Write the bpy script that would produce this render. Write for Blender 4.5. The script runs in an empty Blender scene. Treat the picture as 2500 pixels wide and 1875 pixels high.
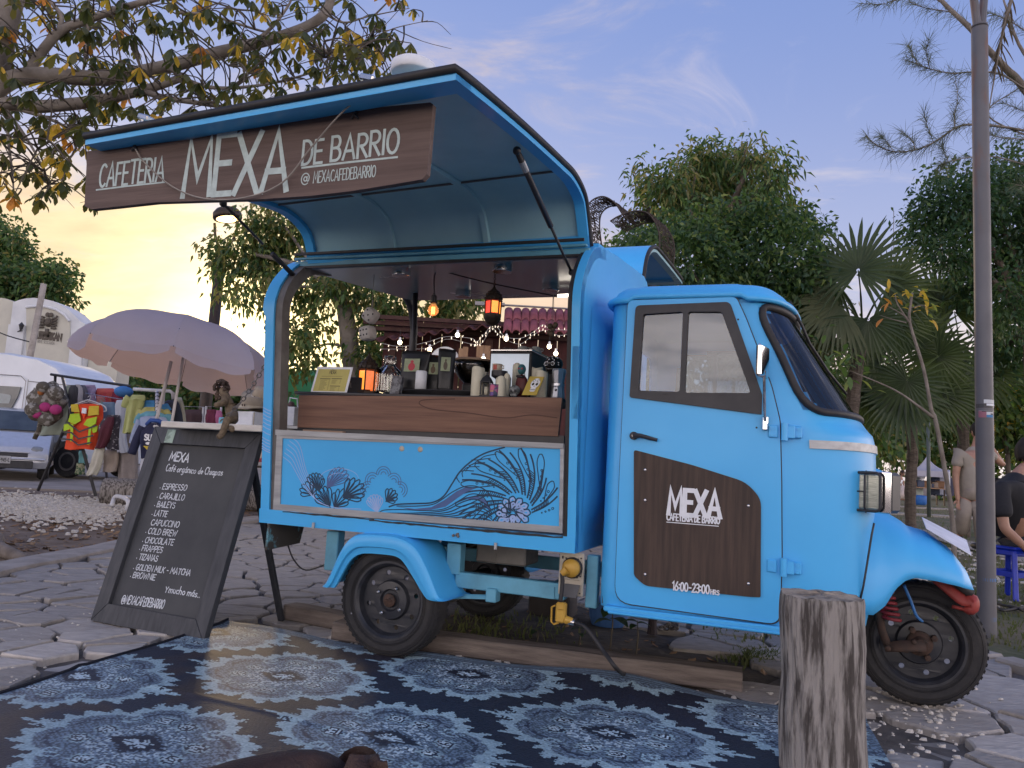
import bpy,bmesh,math,random
import numpy as np
from math import sin,cos,pi,radians,sqrt,atan2
from mathutils import Vector,Matrix,Euler
from mathutils.geometry import tessellate_polygon
R=random.Random(7)
SC=bpy.context.scene
COL=SC.collection

# ------------------------------------------------------------------ camera, sky, sun, exposure
PITCH,ROLL,CAMH,FPX=radians(5.9),radians(3.3),0.9,1878.0
cam_d=bpy.data.cameras.new('camera'); cam=bpy.data.objects.new('camera',cam_d); COL.objects.link(cam)
FW=Vector((0,cos(PITCH),sin(PITCH))); UP0=Vector((0,-sin(PITCH),cos(PITCH))); RT0=Vector((1,0,0))
RT=RT0*cos(ROLL)+UP0*sin(ROLL); UPV=UP0*cos(ROLL)-RT0*sin(ROLL)
cam.matrix_world=Matrix(((RT.x,UPV.x,-FW.x,0),(RT.y,UPV.y,-FW.y,0),(RT.z,UPV.z,-FW.z,CAMH),(0,0,0,1)))
cam_d.sensor_fit='HORIZONTAL'; cam_d.sensor_width=36.0; cam_d.lens=FPX*36.0/2500.0
cam_d.clip_start=0.05; cam_d.clip_end=3000
SC.camera=cam
EYE=Vector((0,0,CAMH))

def ray(px,py): return FW+RT*((px-1250)/FPX)-UPV*((py-937.5)/FPX)
def at(px,py,Y):
 d=ray(px,py); return EYE+d*(Y/d.y)
def ground(px,py,z=0.0):
 d=ray(px,py); return EYE+d*((z-CAMH)/d.z)

SUN_DIR=ray(600,845).normalized()          # where the sun stands, low behind the truck
SUN_EL=math.asin(SUN_DIR.z); SUN_AZ=atan2(SUN_DIR.x,SUN_DIR.y)

def build_world():
 w=bpy.data.worlds.new('World'); SC.world=w; w.use_nodes=True
 nt=w.node_tree; N=nt.nodes; L=nt.links; N.clear()
 def nd(t,**k):
  n=N.new(t)
  for a,b in k.items(): setattr(n,a,b)
  return n
 def mth(op,a,b=None,c=None,clamp=False):
  n=nd('ShaderNodeMath',operation=op); n.use_clamp=clamp
  for i,v in enumerate((a,b,c)):
   if v is None: continue
   if isinstance(v,(int,float)): n.inputs[i].default_value=v
   else: L.new(v,n.inputs[i])
  return n.outputs[0]
 def mixc(f,a,b,bt='MIX'):
  n=nd('ShaderNodeMix',data_type='RGBA',blend_type=bt)
  if isinstance(f,(int,float)): n.inputs[0].default_value=f
  else: L.new(f,n.inputs[0])
  for s,v in ((6,a),(7,b)):
   if isinstance(v,tuple): n.inputs[s].default_value=(*v,1)
   else: L.new(v,n.inputs[s])
  return n.outputs[2]
 out=nd('ShaderNodeOutputWorld'); bg=nd('ShaderNodeBackground')
 sky=nd('ShaderNodeTexSky',sky_type='NISHITA')
 sky.sun_disc=False; sky.sun_elevation=SUN_EL; sky.sun_rotation=SUN_AZ
 sky.altitude=0; sky.air_density=1.0; sky.dust_density=1.5; sky.ozone_density=2.0
 tc=nd('ShaderNodeTexCoord')
 nrm=nd('ShaderNodeVectorMath',operation='NORMALIZE'); L.new(tc.outputs['Generated'],nrm.inputs[0])
 sp=nd('ShaderNodeSeparateXYZ'); L.new(nrm.outputs[0],sp.inputs[0])
 dt=nd('ShaderNodeVectorMath',operation='DOT_PRODUCT'); L.new(nrm.outputs[0],dt.inputs[0]); dt.inputs[1].default_value=SUN_DIR
 sd=dt.outputs['Value']
 zc=mth('MAXIMUM',sp.outputs[2],0.0)
 inv=mth('DIVIDE',1.0,mth('ADD',zc,0.16))
 cx=mth('MULTIPLY',sp.outputs[0],inv); cy=mth('MULTIPLY',sp.outputs[1],inv)
 cv=nd('ShaderNodeCombineXYZ'); L.new(cx,cv.inputs[0]); L.new(cy,cv.inputs[1])
 def noise(scale,det,rough,dist,vec,off=(0,0,0),sc=(1,1,1)):
  m=nd('ShaderNodeMapping'); m.inputs[1].default_value=off; m.inputs[3].default_value=sc
  L.new(vec,m.inputs[0])
  n=nd('ShaderNodeTexNoise'); L.new(m.outputs[0],n.inputs['Vector'])
  n.inputs['Scale'].default_value=scale; n.inputs['Detail'].default_value=det
  n.inputs['Roughness'].default_value=rough; n.inputs['Distortion'].default_value=dist
  return n.outputs[0]
 big=noise(CL['s1'],3,.5,.2,cv.outputs[0],CL['off'])
 fine=noise(CL['s2'],9,.62,.9,cv.outputs[0],(1.7,.3,0),(1,1.5,1))
 # cloud bank low down, thinning towards the zenith
 low=nd('ShaderNodeMapRange',interpolation_type='SMOOTHSTEP'); L.new(sp.outputs[2],low.inputs[0])
 low.inputs[1].default_value=.17; low.inputs[2].default_value=.37; low.inputs[3].default_value=1; low.inputs[4].default_value=0
 dens=mth('ADD',mth('MULTIPLY',big,1.0),mth('MULTIPLY',fine,.75))
 dens=mth('ADD',dens,mth('MULTIPLY',low.outputs[0],CL['low']))
 nears=nd('ShaderNodeMapRange',interpolation_type='SMOOTHSTEP'); L.new(sd,nears.inputs[0])
 nears.inputs[1].default_value=.86; nears.inputs[2].default_value=.995
 dens=mth('ADD',dens,mth('MULTIPLY',nears.outputs[0],CL['near']))
 cm=nd('ShaderNodeMapRange',interpolation_type='SMOOTHSTEP'); L.new(dens,cm.inputs[0])
 cm.inputs[1].default_value=CL['t0']; cm.inputs[2].default_value=CL['t1']
 mask=mth('MULTIPLY',cm.outputs[0],CL['max'])
 # cloud colour: by angle to the sun, dark grey bellies where thick
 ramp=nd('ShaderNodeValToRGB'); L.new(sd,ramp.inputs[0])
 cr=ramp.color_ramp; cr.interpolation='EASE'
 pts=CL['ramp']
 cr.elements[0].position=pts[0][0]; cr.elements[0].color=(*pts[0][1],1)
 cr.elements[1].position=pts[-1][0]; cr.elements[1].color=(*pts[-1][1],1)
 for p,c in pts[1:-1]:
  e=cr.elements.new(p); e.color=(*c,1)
 f2=noise(CL['s2']*.6,6,.6,.6,cv.outputs[0],(5.2,3.3,0),(1,1.6,1))
 bel=nd('ShaderNodeMapRange'); L.new(f2,bel.inputs[0]); bel.inputs[1].default_value=.35; bel.inputs[2].default_value=.68
 bel.inputs[3].default_value=.80; bel.inputs[4].default_value=1.22
 bc=nd('ShaderNodeVectorMath',operation='SCALE'); L.new(ramp.outputs[0],bc.inputs[0]); L.new(bel.outputs[0],bc.inputs['Scale'])
 sk=nd('ShaderNodeVectorMath',operation='SCALE'); L.new(sky.outputs[0],sk.inputs[0]); sk.inputs['Scale'].default_value=CL['sky']
 # airlight: the blue of the clear part, pale towards the horizon
 hz=nd('ShaderNodeMapRange',interpolation_type='SMOOTHSTEP'); L.new(sp.outputs[2],hz.inputs[0])
 hz.inputs[1].default_value=0.0; hz.inputs[2].default_value=.6
 air=mixc(hz.outputs[0],CL['air0'],CL['air1'])
 blue=nd('ShaderNodeVectorMath',operation='ADD'); L.new(sk.outputs[0],blue.inputs[0]); L.new(air,blue.inputs[1])
 glow=mth('POWER',mth('MAXIMUM',sd,0.0),CL['gpow'])
 gl=nd('ShaderNodeVectorMath',operation='SCALE'); gl.inputs[0].default_value=CL['gcol']; L.new(glow,gl.inputs['Scale'])
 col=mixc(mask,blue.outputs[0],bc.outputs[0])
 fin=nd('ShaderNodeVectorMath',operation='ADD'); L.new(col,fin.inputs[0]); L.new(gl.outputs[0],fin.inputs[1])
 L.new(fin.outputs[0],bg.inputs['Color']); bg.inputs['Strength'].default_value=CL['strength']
 L.new(bg.outputs[0],out.inputs[0])
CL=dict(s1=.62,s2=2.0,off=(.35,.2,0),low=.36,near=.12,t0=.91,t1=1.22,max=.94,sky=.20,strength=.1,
          ramp=[(0.0,(27.0,23.2,21.5)),(.25,(21,18,16.8)),(.52,(7.6,6.8,6.6)),(.70,(6.7,5.8,5.4)),(.84,(7.0,5.6,4.6)),(.93,(7.0,5.2,3.7)),(.975,(7.8,5.9,3.4)),(.992,(10,8,4.4)),(1.0,(20,16,8))],  # lowest stops: unseen clouds behind the camera, brightened to light the foreground
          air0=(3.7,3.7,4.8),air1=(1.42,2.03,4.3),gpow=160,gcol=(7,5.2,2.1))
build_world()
sl=bpy.data.lights.new('sun','SUN'); sl.energy=0.7; sl.angle=radians(8); sl.color=(1,.72,.42)
so=bpy.data.objects.new('sun',sl); COL.objects.link(so); so.rotation_euler=SUN_DIR.to_track_quat('Z','Y').to_euler()
SC.view_settings.view_transform='Standard'; SC.view_settings.look='None'
SC.view_settings.gamma=1; SC.view_settings.use_curve_mapping=False; SC.view_settings.exposure=0.55
SC.cycles.max_bounces=7; SC.cycles.transparent_max_bounces=12; SC.cycles.caustics_reflective=False; SC.cycles.caustics_refractive=False

# ------------------------------------------------------------------ materials
MATS={}
def mat(name,col,rough=.55,metal=0.0,col2=None,scale=8.0,bump=0.0,bscale=40.0,detail=5,stretch=(1,1,1),spec=.5,
  coat=0.0,alpha=1.0,trans=0.0,emit=None,estr=0.0,lo=.35,hi=.65,transl=None,ior=1.45,rvar=0.0):
 if name in MATS: return MATS[name]
 m=bpy.data.materials.new(name); m.use_nodes=True; nt=m.node_tree; b=nt.nodes['Principled BSDF']
 MATS[name]=m
 b.inputs['Roughness'].default_value=rough; b.inputs['Metallic'].default_value=metal
 b.inputs['Specular IOR Level'].default_value=spec; b.inputs['Coat Weight'].default_value=coat
 b.inputs['Coat Roughness'].default_value=.12; b.inputs['IOR'].default_value=ior
 b.inputs['Transmission Weight'].default_value=trans; b.inputs['Alpha'].default_value=alpha
 b.inputs['Base Color'].default_value=(*col,1)
 tc=nt.nodes.new('ShaderNodeTexCoord'); mp=nt.nodes.new('ShaderNodeMapping'); mp.inputs[3].default_value=stretch
 nt.links.new(tc.outputs['Object'],mp.inputs[0])
 if col2 is None: col2=tuple(c*.78 for c in col)
 n=nt.nodes.new('ShaderNodeTexNoise'); n.inputs['Scale'].default_value=scale; n.inputs['Detail'].default_value=detail
 n.inputs['Roughness'].default_value=.6
 nt.links.new(mp.outputs[0],n.inputs['Vector'])
 mr=nt.nodes.new('ShaderNodeMapRange'); mr.inputs[1].default_value=lo; mr.inputs[2].default_value=hi
 nt.links.new(n.outputs[0],mr.inputs[0])
 mx=nt.nodes.new('ShaderNodeMix'); mx.data_type='RGBA'
 mx.inputs[6].default_value=(*col,1); mx.inputs[7].default_value=(*col2,1)
 nt.links.new(mr.outputs[0],mx.inputs[0]); nt.links.new(mx.outputs[2],b.inputs['Base Color'])
 if rvar:
  m2=nt.nodes.new('ShaderNodeMapRange'); m2.inputs[1].default_value=.3; m2.inputs[2].default_value=.7
  m2.inputs[3].default_value=max(0,rough-rvar); m2.inputs[4].default_value=min(1,rough+rvar)
  nt.links.new(n.outputs[0],m2.inputs[0]); nt.links.new(m2.outputs[0],b.inputs['Roughness'])
 if bump:
  n2=nt.nodes.new('ShaderNodeTexNoise'); n2.inputs['Scale'].default_value=bscale; n2.inputs['Detail'].default_value=6
  nt.links.new(mp.outputs[0],n2.inputs['Vector'])
  bp=nt.nodes.new('ShaderNodeBump'); bp.inputs['Strength'].default_value=1.0; bp.inputs['Distance'].default_value=bump
  nt.links.new(n2.outputs[0],bp.inputs['Height']); nt.links.new(bp.outputs[0],b.inputs['Normal'])
 if emit is not None:
  b.inputs['Emission Color'].default_value=(*emit,1); b.inputs['Emission Strength'].default_value=estr
 if transl is not None:      # leaves: light comes through
  tr=nt.nodes.new('ShaderNodeBsdfTranslucent'); tr.inputs[0].default_value=(*transl,1)
  ms=nt.nodes.new('ShaderNodeMixShader'); ms.inputs[0].default_value=.42
  o=nt.nodes['Material Output']
  nt.links.new(b.outputs[0],ms.inputs[1]); nt.links.new(tr.outputs[0],ms.inputs[2]); nt.links.new(ms.outputs[0],o.inputs[0])
 return m

# ------------------------------------------------------------------ mesh builder
class MB:
 def __init__(s): s.v=[]; s.f=[]; s.mi=[]; s.cur=0
 def add(s,vs,fs):
  o=len(s.v); s.v.extend([tuple(p) for p in vs]); s.f.extend([tuple(i+o for i in f) for f in fs]); s.mi.extend([s.cur]*len(fs)); return s
 def box(s,c,d,b=0.0,rot=None):
  x,y,z=d[0]/2,d[1]/2,d[2]/2
  if b<= 0:
   vs=[(sx*x,sy*y,sz*z) for sz in (-1,1) for sy in (-1,1) for sx in (-1,1)]
   fs=[(0,2,3,1),(4,5,7,6),(0,1,5,4),(2,6,7,3),(0,4,6,2),(1,3,7,5)]
  else:
   b=min(b,x*.98,y*.98,z*.98)
   vs=[]
   for sx in (-1,1):
    for sy in (-1,1):
     for sz in (-1,1):
      vs+= [(sx*x,sy*(y-b),sz*(z-b)),(sx*(x-b),sy*y,sz*(z-b)),(sx*(x-b),sy*(y-b),sz*z)]
   def I(sx,sy,sz,k): return ((sx> 0)*4+(sy> 0)*2+(sz> 0))*3+k
   fs=[]
   for a in (-1,1):
    fs.append((I(a,-1,-1,0),I(a,1,-1,0),I(a,1,1,0),I(a,-1,1,0)))
    fs.append((I(-1,a,-1,1),I(1,a,-1,1),I(1,a,1,1),I(-1,a,1,1)))
    fs.append((I(-1,-1,a,2),I(1,-1,a,2),I(1,1,a,2),I(-1,1,a,2)))
    for q in (-1,1):
     fs.append((I(a,q,-1,0),I(a,q,1,0),I(a,q,1,1),I(a,q,-1,1)))
     fs.append((I(a,-1,q,0),I(a,1,q,0),I(a,1,q,2),I(a,-1,q,2)))
     fs.append((I(-1,a,q,1),I(1,a,q,1),I(1,a,q,2),I(-1,a,q,2)))
   for sx in (-1,1):
    for sy in (-1,1):
     for sz in (-1,1): fs.append((I(sx,sy,sz,0),I(sx,sy,sz,1),I(sx,sy,sz,2)))
  M=rot.to_3x3() if rot is not None else None
  c=Vector(c)
  return s.add([(M @ Vector(p) if M else Vector(p))+c for p in vs],fs)
 def tube(s,path,r,n=8,caps=True,closed=False,flat=1.0):
  P=[Vector(p) for p in path]; m=len(P)
  rr=r if isinstance(r,(list,tuple)) else [r]*m
  T=[]
  for i in range(m):
   if closed: t=P[(i+1) % m]-P[i-1]
   else: t=P[min(i+1,m-1)]-P[max(i-1,0)]
   T.append(t.normalized() if t.length> 1e-9 else Vector((0,0,1)))
  u=T[0].orthogonal().normalized(); vs=[]
  for i in range(m):
   u=u-T[i]*u.dot(T[i])
   u=u.normalized() if u.length> 1e-6 else T[i].orthogonal().normalized()
   w=T[i].cross(u)
   for k in range(n):
    a=2*pi*k/n; vs.append(P[i]+(u*cos(a)+w*sin(a)*flat)*rr[i])
  fs=[]
  for i in range(m if closed else m-1):
   j=(i+1) % m
   for k in range(n): fs.append((i*n+k,i*n+(k+1) % n,j*n+(k+1) % n,j*n+k))
  if caps and not closed: fs+= [tuple(range(n-1,-1,-1)),tuple((m-1)*n+k for k in range(n))]
  return s.add(vs,fs)
 def lathe(s,prof,n=24,c=(0,0,0),axis='Z',caps=True,M=None):
  vs=[]; c=Vector(c)
  for r,h in prof:
   for k in range(n):
    a=2*pi*k/n; p=(r*cos(a),r*sin(a),h)
    if axis== 'Y': p=(p[0],p[2],p[1])
    elif axis== 'X': p=(p[2],p[0],p[1])
    p=Vector(p)
    vs.append((M @ p if M else p)+c)
  m=len(prof); fs=[]
  for i in range(m-1):
   for k in range(n): fs.append((i*n+k,i*n+(k+1) % n,(i+1)*n+(k+1) % n,(i+1)*n+k))
  if caps:
   if prof[0][0]> 1e-6: fs.append(tuple(range(n)))
   if prof[-1][0]> 1e-6: fs.append(tuple((m-1)*n+k for k in range(n)))
  return s.add(vs,fs)
 def prism(s,outer,fn,t,holes=()):
  """outer/holes: 2d loops; fn(a,b,h)->3d point; extruded h 0..t"""
  loops=[list(outer)]+[list(h) for h in holes]
  tri=tessellate_polygon([[Vector((p[0],p[1],0)) for p in l] for l in loops])
  fl=[p for l in loops for p in l]; n=len(fl)
  vs=[fn(p[0],p[1],0) for p in fl]+[fn(p[0],p[1],t) for p in fl]
  fs=[tuple(x) for x in tri]+[tuple(i+n for i in reversed(x)) for x in tri]
  o=0
  for l in loops:
   m=len(l)
   for i in range(m): j=(i+1) % m; fs.append((o+i,o+j,o+j+n,o+i+n))
   o+= m
  return s.add(vs,fs)
 def grid(s,fn,nu,nv,closeu=False):
  vs=[fn(i/(nu if closeu else nu-1),j/(nv-1)) for j in range(nv) for i in range(nu)]
  fs=[]
  for j in range(nv-1):
   for i in range(nu if closeu else nu-1):
    k=(i+1) % nu; fs.append((j*nu+i,j*nu+k,(j+1)*nu+k,(j+1)*nu+i))
  return s.add(vs,fs)
 def ribbon(s,pts,w,fn,h=0.0,taper=None):
  """flat stroke: pts 2d, half width w, fn(a,b,h)->3d"""
  P=[Vector((p[0],p[1])) for p in pts]
  Q=[P[0]]
  for p in P[1:]:
   if (p-Q[-1]).length> 1e-6: Q.append(p)
  P=Q; m=len(P)
  if m< 2: return s
  vs=[]
  clo=(P[0]-P[-1]).length< 1e-5
  for i in range(m):
   a=P[i]-P[i-1] if i else (P[-1]-P[-2] if clo else P[1]-P[0])
   b=P[i+1]-P[i] if i< m-1 else (P[1]-P[0] if clo else P[-1]-P[-2])
   a.normalize(); b.normalize(); t=a+b
   if t.length< 1e-4: t=b
   t.normalize(); nn=Vector((-t.y,t.x)); k=1/max(.45,abs(nn.dot(Vector((-b.y,b.x)))))
   ww=w*k*(taper(i/(m-1)) if taper else 1)
   p=P[i].copy()
   if not clo:
    if i== 0: p=p-b*w*.8
    if i== m-1: p=p+a*w*.8
   vs+= [fn(p.x+nn.x*ww,p.y+nn.y*ww,h),fn(p.x-nn.x*ww,p.y-nn.y*ww,h)]
  return s.add(vs,[(2*i,2*i+1,2*i+3,2*i+2) for i in range(m-1)])
 def ball(s,c,r,nu=12,nv=8,sq=(1,1,1),rot=None):
  vs=[]; c=Vector(c)
  prof=[(sin(pi*j/nv),-cos(pi*j/nv)) for j in range(nv+1)]
  for a,h in prof:
   for k in range(nu):
    t=2*pi*k/nu; p=Vector((a*cos(t)*sq[0],a*sin(t)*sq[1],h*sq[2]))*r
    vs.append((rot @ p if rot else p)+c)
  fs=[]
  for j in range(nv):
   for k in range(nu): fs.append((j*nu+k,j*nu+(k+1) % nu,(j+1)*nu+(k+1) % nu,(j+1)*nu+k))
  return s.add(vs,fs)
 def xf(s,M):
  s.v=[tuple(M @ Vector(p)) for p in s.v]; return s

def mesh(name,mb,mats,smooth=False,weld=False,ang=None):
 me=bpy.data.meshes.new(name); me.from_pydata(mb.v,[],mb.f)
 mats=mats if isinstance(mats,(list,tuple)) else [mats]
 for m in mats: me.materials.append(m)
 if len(mats)> 1: me.polygons.foreach_set('material_index',mb.mi)
 bm=bmesh.new(); bm.from_mesh(me)
 if weld: bmesh.ops.remove_doubles(bm,verts=bm.verts,dist=1e-5)
 bmesh.ops.recalc_face_normals(bm,faces=bm.faces)
 if ang is not None:
  for f in bm.faces: f.smooth=True
  for e in bm.edges:
   if len(e.link_faces)== 2 and e.calc_face_angle(0)> ang: e.smooth=False
 elif smooth:
  for f in bm.faces: f.smooth=True
 bm.to_mesh(me); bm.free(); return me
def obj(name,mb,mats,parent=None,smooth=False,ang=None,weld=False,label=None,loc=None,rot=None,kind=None):
 me=mb if isinstance(mb,bpy.types.Mesh) else mesh(name,mb,mats,smooth,weld,ang)
 o=bpy.data.objects.new(name,me); COL.objects.link(o)
 if parent: o.parent=parent
 if loc is not None: o.location=loc
 if rot is not None: o.rotation_euler=rot
 if label: o['label']=label
 if kind: o['kind']=kind
 return o
def tag(o,label=None,cat=None,group=None,kind=None):
 if label: o['label']=label
 if cat: o['category']=cat
 if group: o['group']=group
 if kind: o['kind']=kind
 return o
def thing(name,label,cat,loc=(0,0,0),rotz=0.0,group=None,M=None):
 o=bpy.data.objects.new(name,None); COL.objects.link(o); o.empty_display_size=.1
 if M is not None: o.matrix_world=M
 else: o.location=loc; o.rotation_euler=(0,0,rotz)
 return tag(o,label,cat,group)
def kids(o): return [c for c in bpy.data.objects if c.parent== o]
def dup(o,parent=None,loc=None,rot=None,label=None):
 chl=kids(o); c=o.copy(); COL.objects.link(c)
 if parent: c.parent=parent
 if loc is not None: c.location=loc
 if rot is not None: c.rotation_euler=rot
 if label: c['label']=label
 for ch in chl: dup(ch,c)
 return c
XY=lambda a,b,h: Vector((a,b,h))
def arc(c,r,a0,a1,n=12,ry=None): return [(c[0]+r*cos(a0+(a1-a0)*i/n),c[1]+(ry or r)*sin(a0+(a1-a0)*i/n)) for i in range(n+1)]
def cat_rom(P,n=6,closed=False):
 P=[Vector(p) for p in P]; m=len(P); out=[]
 for i in range(m if closed else m-1):
  p0=P[i-1] if (i or closed) else P[0]*2-P[1]; p1=P[i]; p2=P[(i+1) % m]
  p3=P[(i+2) % m] if (closed or i+2< m) else P[-1]*2-P[-2]
  for k in range(n):
   t=k/n; out.append(.5*((2*p1)+(p2-p0)*t+(2*p0-5*p1+4*p2-p3)*t*t+(3*p1-p0-3*p2+p3)*t ** 3))
 if not closed: out.append(P[-1])
 return out
def rrect(x0,y0,x1,y1,r,n=4):
 o=[]
 for (cx,cy,a) in ((x1-r,y1-r,0),(x0+r,y1-r,pi/2),(x0+r,y0+r,pi),(x1-r,y0+r,1.5*pi)):
  o+= [(cx+r*cos(a+pi/2*i/n),cy+r*sin(a+pi/2*i/n)) for i in range(n+1)]
 return o
def rpoly(P,r,n=4):
 o=[]; m=len(P); P=[Vector((p[0],p[1])) for p in P]
 rs=r if isinstance(r,(list,tuple)) else [r]*m
 for i in range(m):
  a=P[i-1]-P[i]; b=P[(i+1) % m]-P[i]; q=min(rs[i],a.length*.45,b.length*.45)
  A=P[i]+a.normalized()*q; B=P[i]+b.normalized()*q
  for k in range(n+1):
   t=k/n; o.append(tuple(A*(1-t) ** 2+P[i]*2*t*(1-t)+B*t*t))
 return o

# ------------------------------------------------------------------ hand lettering
def _a(cx,cy,rx,ry,a0,a1,n=10): return [(cx+rx*cos(radians(a0+(a1-a0)*i/n)),cy+ry*sin(radians(a0+(a1-a0)*i/n))) for i in range(n+1)]
GL={
 'A': (.62,[[(0,0),(.31,1),(.62,0)],[(.1,.33),(.52,.33)]]),
 'B': (.5,[[(0,0),(0,1),(.25,1)]+_a(.25,.76,.2,.24,90,-90)[1:]+[(.05,.52)],[(.25,.52)]+_a(.25,.26,.25,.26,90,-90)[1:]+[(0,0)]]),
 'C': (.5,[_a(.3,.5,.3,.5,50,310,14)]),
 'D': (.52,[[(0,0),(0,1),(.15,1)]+_a(.17,.5,.35,.5,90,-90,12)[1:]+[(0,0)]]),
 'E': (.42,[[(.42,1),(0,1),(0,0),(.42,0)],[(0,.52),(.36,.52)]]),
 'F': (.42,[[(.42,1),(0,1),(0,0)],[(0,.52),(.34,.52)]]),
 'G': (.54,[_a(.3,.5,.3,.5,50,300,14)+[(.52,.12),(.54,.44),(.32,.44)]]),
 'H': (.5,[[(0,0),(0,1)],[(.5,0),(.5,1)],[(0,.52),(.5,.52)]]),
 'I': (.06,[[(.03,0),(.03,1)]]),
 'J': (.34,[[(.34,1),(.34,.2)]+_a(.17,.18,.17,.18,0,-170,8)]),
 'K': (.5,[[(0,0),(0,1)],[(.48,1),(.02,.45)],[(.14,.58),(.5,0)]]),
 'L': (.4,[[(0,1),(0,0),(.4,0)]]),
 'M': (.72,[[(0,0),(.08,1),(.36,.3),(.64,1),(.72,0)]]),
 'N': (.54,[[(0,0),(0,1),(.54,0),(.54,1)]]),
 'O': (.58,[_a(.29,.5,.29,.5,90,450,18)]),
 'P': (.48,[[(0,0),(0,1),(.22,1)]+_a(.22,.74,.26,.26,90,-90)[1:]+[(.02,.48)]]),
 'R': (.5,[[(0,0),(0,1),(.22,1)]+_a(.22,.75,.25,.25,90,-90)[1:]+[(.02,.5)],[(.16,.5),(.5,0)]]),
 'S': (.46,[_a(.23,.76,.21,.24,30,270,10)+_a(.23,.26,.23,.26,90,-150,10)[1:]]),
 'T': (.56,[[(0,1),(.56,1)],[(.28,1),(.28,0)]]),
 'U': (.52,[[(0,1),(0,.26)]+_a(.26,.26,.26,.26,180,360,10)[1:]+[(.52,1)]]),
 'W': (.8,[[(0,1),(.18,0),(.4,.75),(.62,0),(.8,1)]]),
 'X': (.58,[[(0,1),(.58,0)],[(.58,1),(0,0)]]),
 'Y': (.56,[[(0,1),(.28,.5),(.56,1)],[(.28,.5),(.28,0)]]),
 'Z': (.5,[[(0,1),(.5,1),(0,0),(.5,0)]]),
 '0': (.46,[_a(.23,.5,.23,.5,90,450,16)]),'1': (.2,[[(0,.8),(.17,1),(.17,0)]]),
 '2': (.44,[_a(.22,.74,.2,.26,160,-30,9)+[(0,0),(.44,0)]]),
 '3': (.42,[_a(.18,.76,.22,.24,150,-90,9)+_a(.18,.26,.24,.26,90,-150,9)[1:]]),
 '4': (.46,[[(.34,0),(.34,1),(0,.3),(.46,.3)]]),'5': (.42,[[(.4,1),(.04,1),(.02,.56)]+_a(.18,.3,.24,.3,110,-140,9)]),
 '6': (.44,[[(.36,1),(.06,.45)]+_a(.22,.26,.22,.26,150,-210,14)]),'7': (.42,[[(0,1),(.42,1),(.14,0)]]),
 '9': (.42,[_a(.2,.72,.2,.27,0,360,12)+[(.3,0)]]),
 ':': (.08,[[(.04,.26),(.04,.32)],[(.04,.68),(.04,.74)]]),'.': (.08,[[(.03,.02),(.05,.05)]]),'-': (.36,[[(.05,.45),(.31,.45)]]),
 '@': (.9,[_a(.45,.42,.17,.2,30,390,12),[(.63,.62),(.63,.3)]+_a(.73,.3,.1,.1,180,350,5)+_a(.45,.42,.43,.52,0,310,18)[1:]]),
 'a': (.4,[_a(.18,.24,.18,.24,40,400,12),[(.36,.48),(.36,.05),(.42,0)]]),
 'c': (.34,[_a(.2,.24,.2,.24,50,310,10)]),
 'd': (.4,[_a(.18,.24,.18,.24,40,400,12),[(.36,1),(.36,0)]]),
 'e': (.38,[[(.03,.26),(.36,.28)]+_a(.19,.24,.18,.24,10,310,12)]),
 'f': (.34,[[(.36,.9)]+_a(.24,.8,.1,.14,60,180,5)+[(.14,0)],[(0,.5),(.32,.5)]]),
 'g': (.4,[_a(.18,.24,.18,.24,40,400,12),[(.36,.48),(.36,-.2)]+_a(.2,-.2,.16,.16,0,-150,6)]),
 'h': (.38,[[(0,1),(0,0)],[(0,.3)]+_a(.18,.3,.18,.18,180,0,7)+[(.36,0)]]),
 'i': (.06,[[(.03,.48),(.03,0)]]),
 'm': (.62,[[(0,.48),(0,0)],[(0,.3)]+_a(.15,.3,.15,.18,180,0,6)+[(.3,0)],[(.3,.3)]+_a(.45,.3,.15,.18,180,0,6)+[(.6,0)]]),
 'n': (.38,[[(0,.48),(0,0)],[(0,.3)]+_a(.18,.3,.18,.18,180,0,7)+[(.36,0)]]),
 'o': (.4,[_a(.2,.24,.2,.24,90,450,12)]),
 'p': (.4,[[(0,.48),(0,-.36)],_a(.2,.24,.18,.24,180,-180,12)]),
 'r': (.28,[[(0,.48),(0,0)],[(0,.3)]+_a(.14,.32,.14,.16,180,40,6)]),
 's': (.32,[_a(.16,.36,.14,.12,30,270,7)+_a(.16,.12,.15,.12,90,-150,7)[1:]]),
 'u': (.38,[[(0,.48),(0,.18)]+_a(.18,.18,.18,.18,180,360,7)+[(.36,.48),(.36,0)]]),
 'é': (.38,[[(.03,.26),(.36,.28)]+_a(.19,.24,.18,.24,10,310,12),[(.16,.62),(.28,.76)]]),
 'á': (.4,[_a(.18,.24,.18,.24,40,400,12),[(.36,.48),(.36,.05),(.42,0)],[(.16,.62),(.28,.76)]]),
 "'": (.08,[[(.04,.8),(.04,1)]]),
}
def text_width(t,h,sx=1.0,gap=.17):
 return sum((.34 if ch== ' ' else GL[ch][0]+gap) for ch in t)*h*sx
def letters(mb,t,x,y,h,w,fn,sx=1.0,gap=.17,slope=0.0,lift=0.0,jit=.02,slant=0.0,width=None):
 """paint text as brush strokes; baseline starts at (x,y)"""
 if width: sx=width/max(1e-6,text_width(t,h,1.0,gap))
 rr=random.Random(hash(t) % 1000 if False else len(t)*7+ord(t[0])); k=0
 for ch in t:
  if ch== ' ': x+= .34*h*sx; y+= .34*h*sx*slope; continue
  wd,st=GL[ch]; dj=rr.uniform(-jit,jit); hj=1+rr.uniform(-jit,jit)*1.5
  for s_ in st:
   pts=[(x+(p[0]+p[1]*slant)*h*sx,y+((p[1]+dj)*hj)*h+p[0]*h*sx*slope) for p in s_]
   mb.ribbon(pts,w,fn,lift+.00012*(k % 7)); k+= 1
  x+= (wd+gap)*h*sx; y+= (wd+gap)*h*sx*slope
 return x
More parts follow.
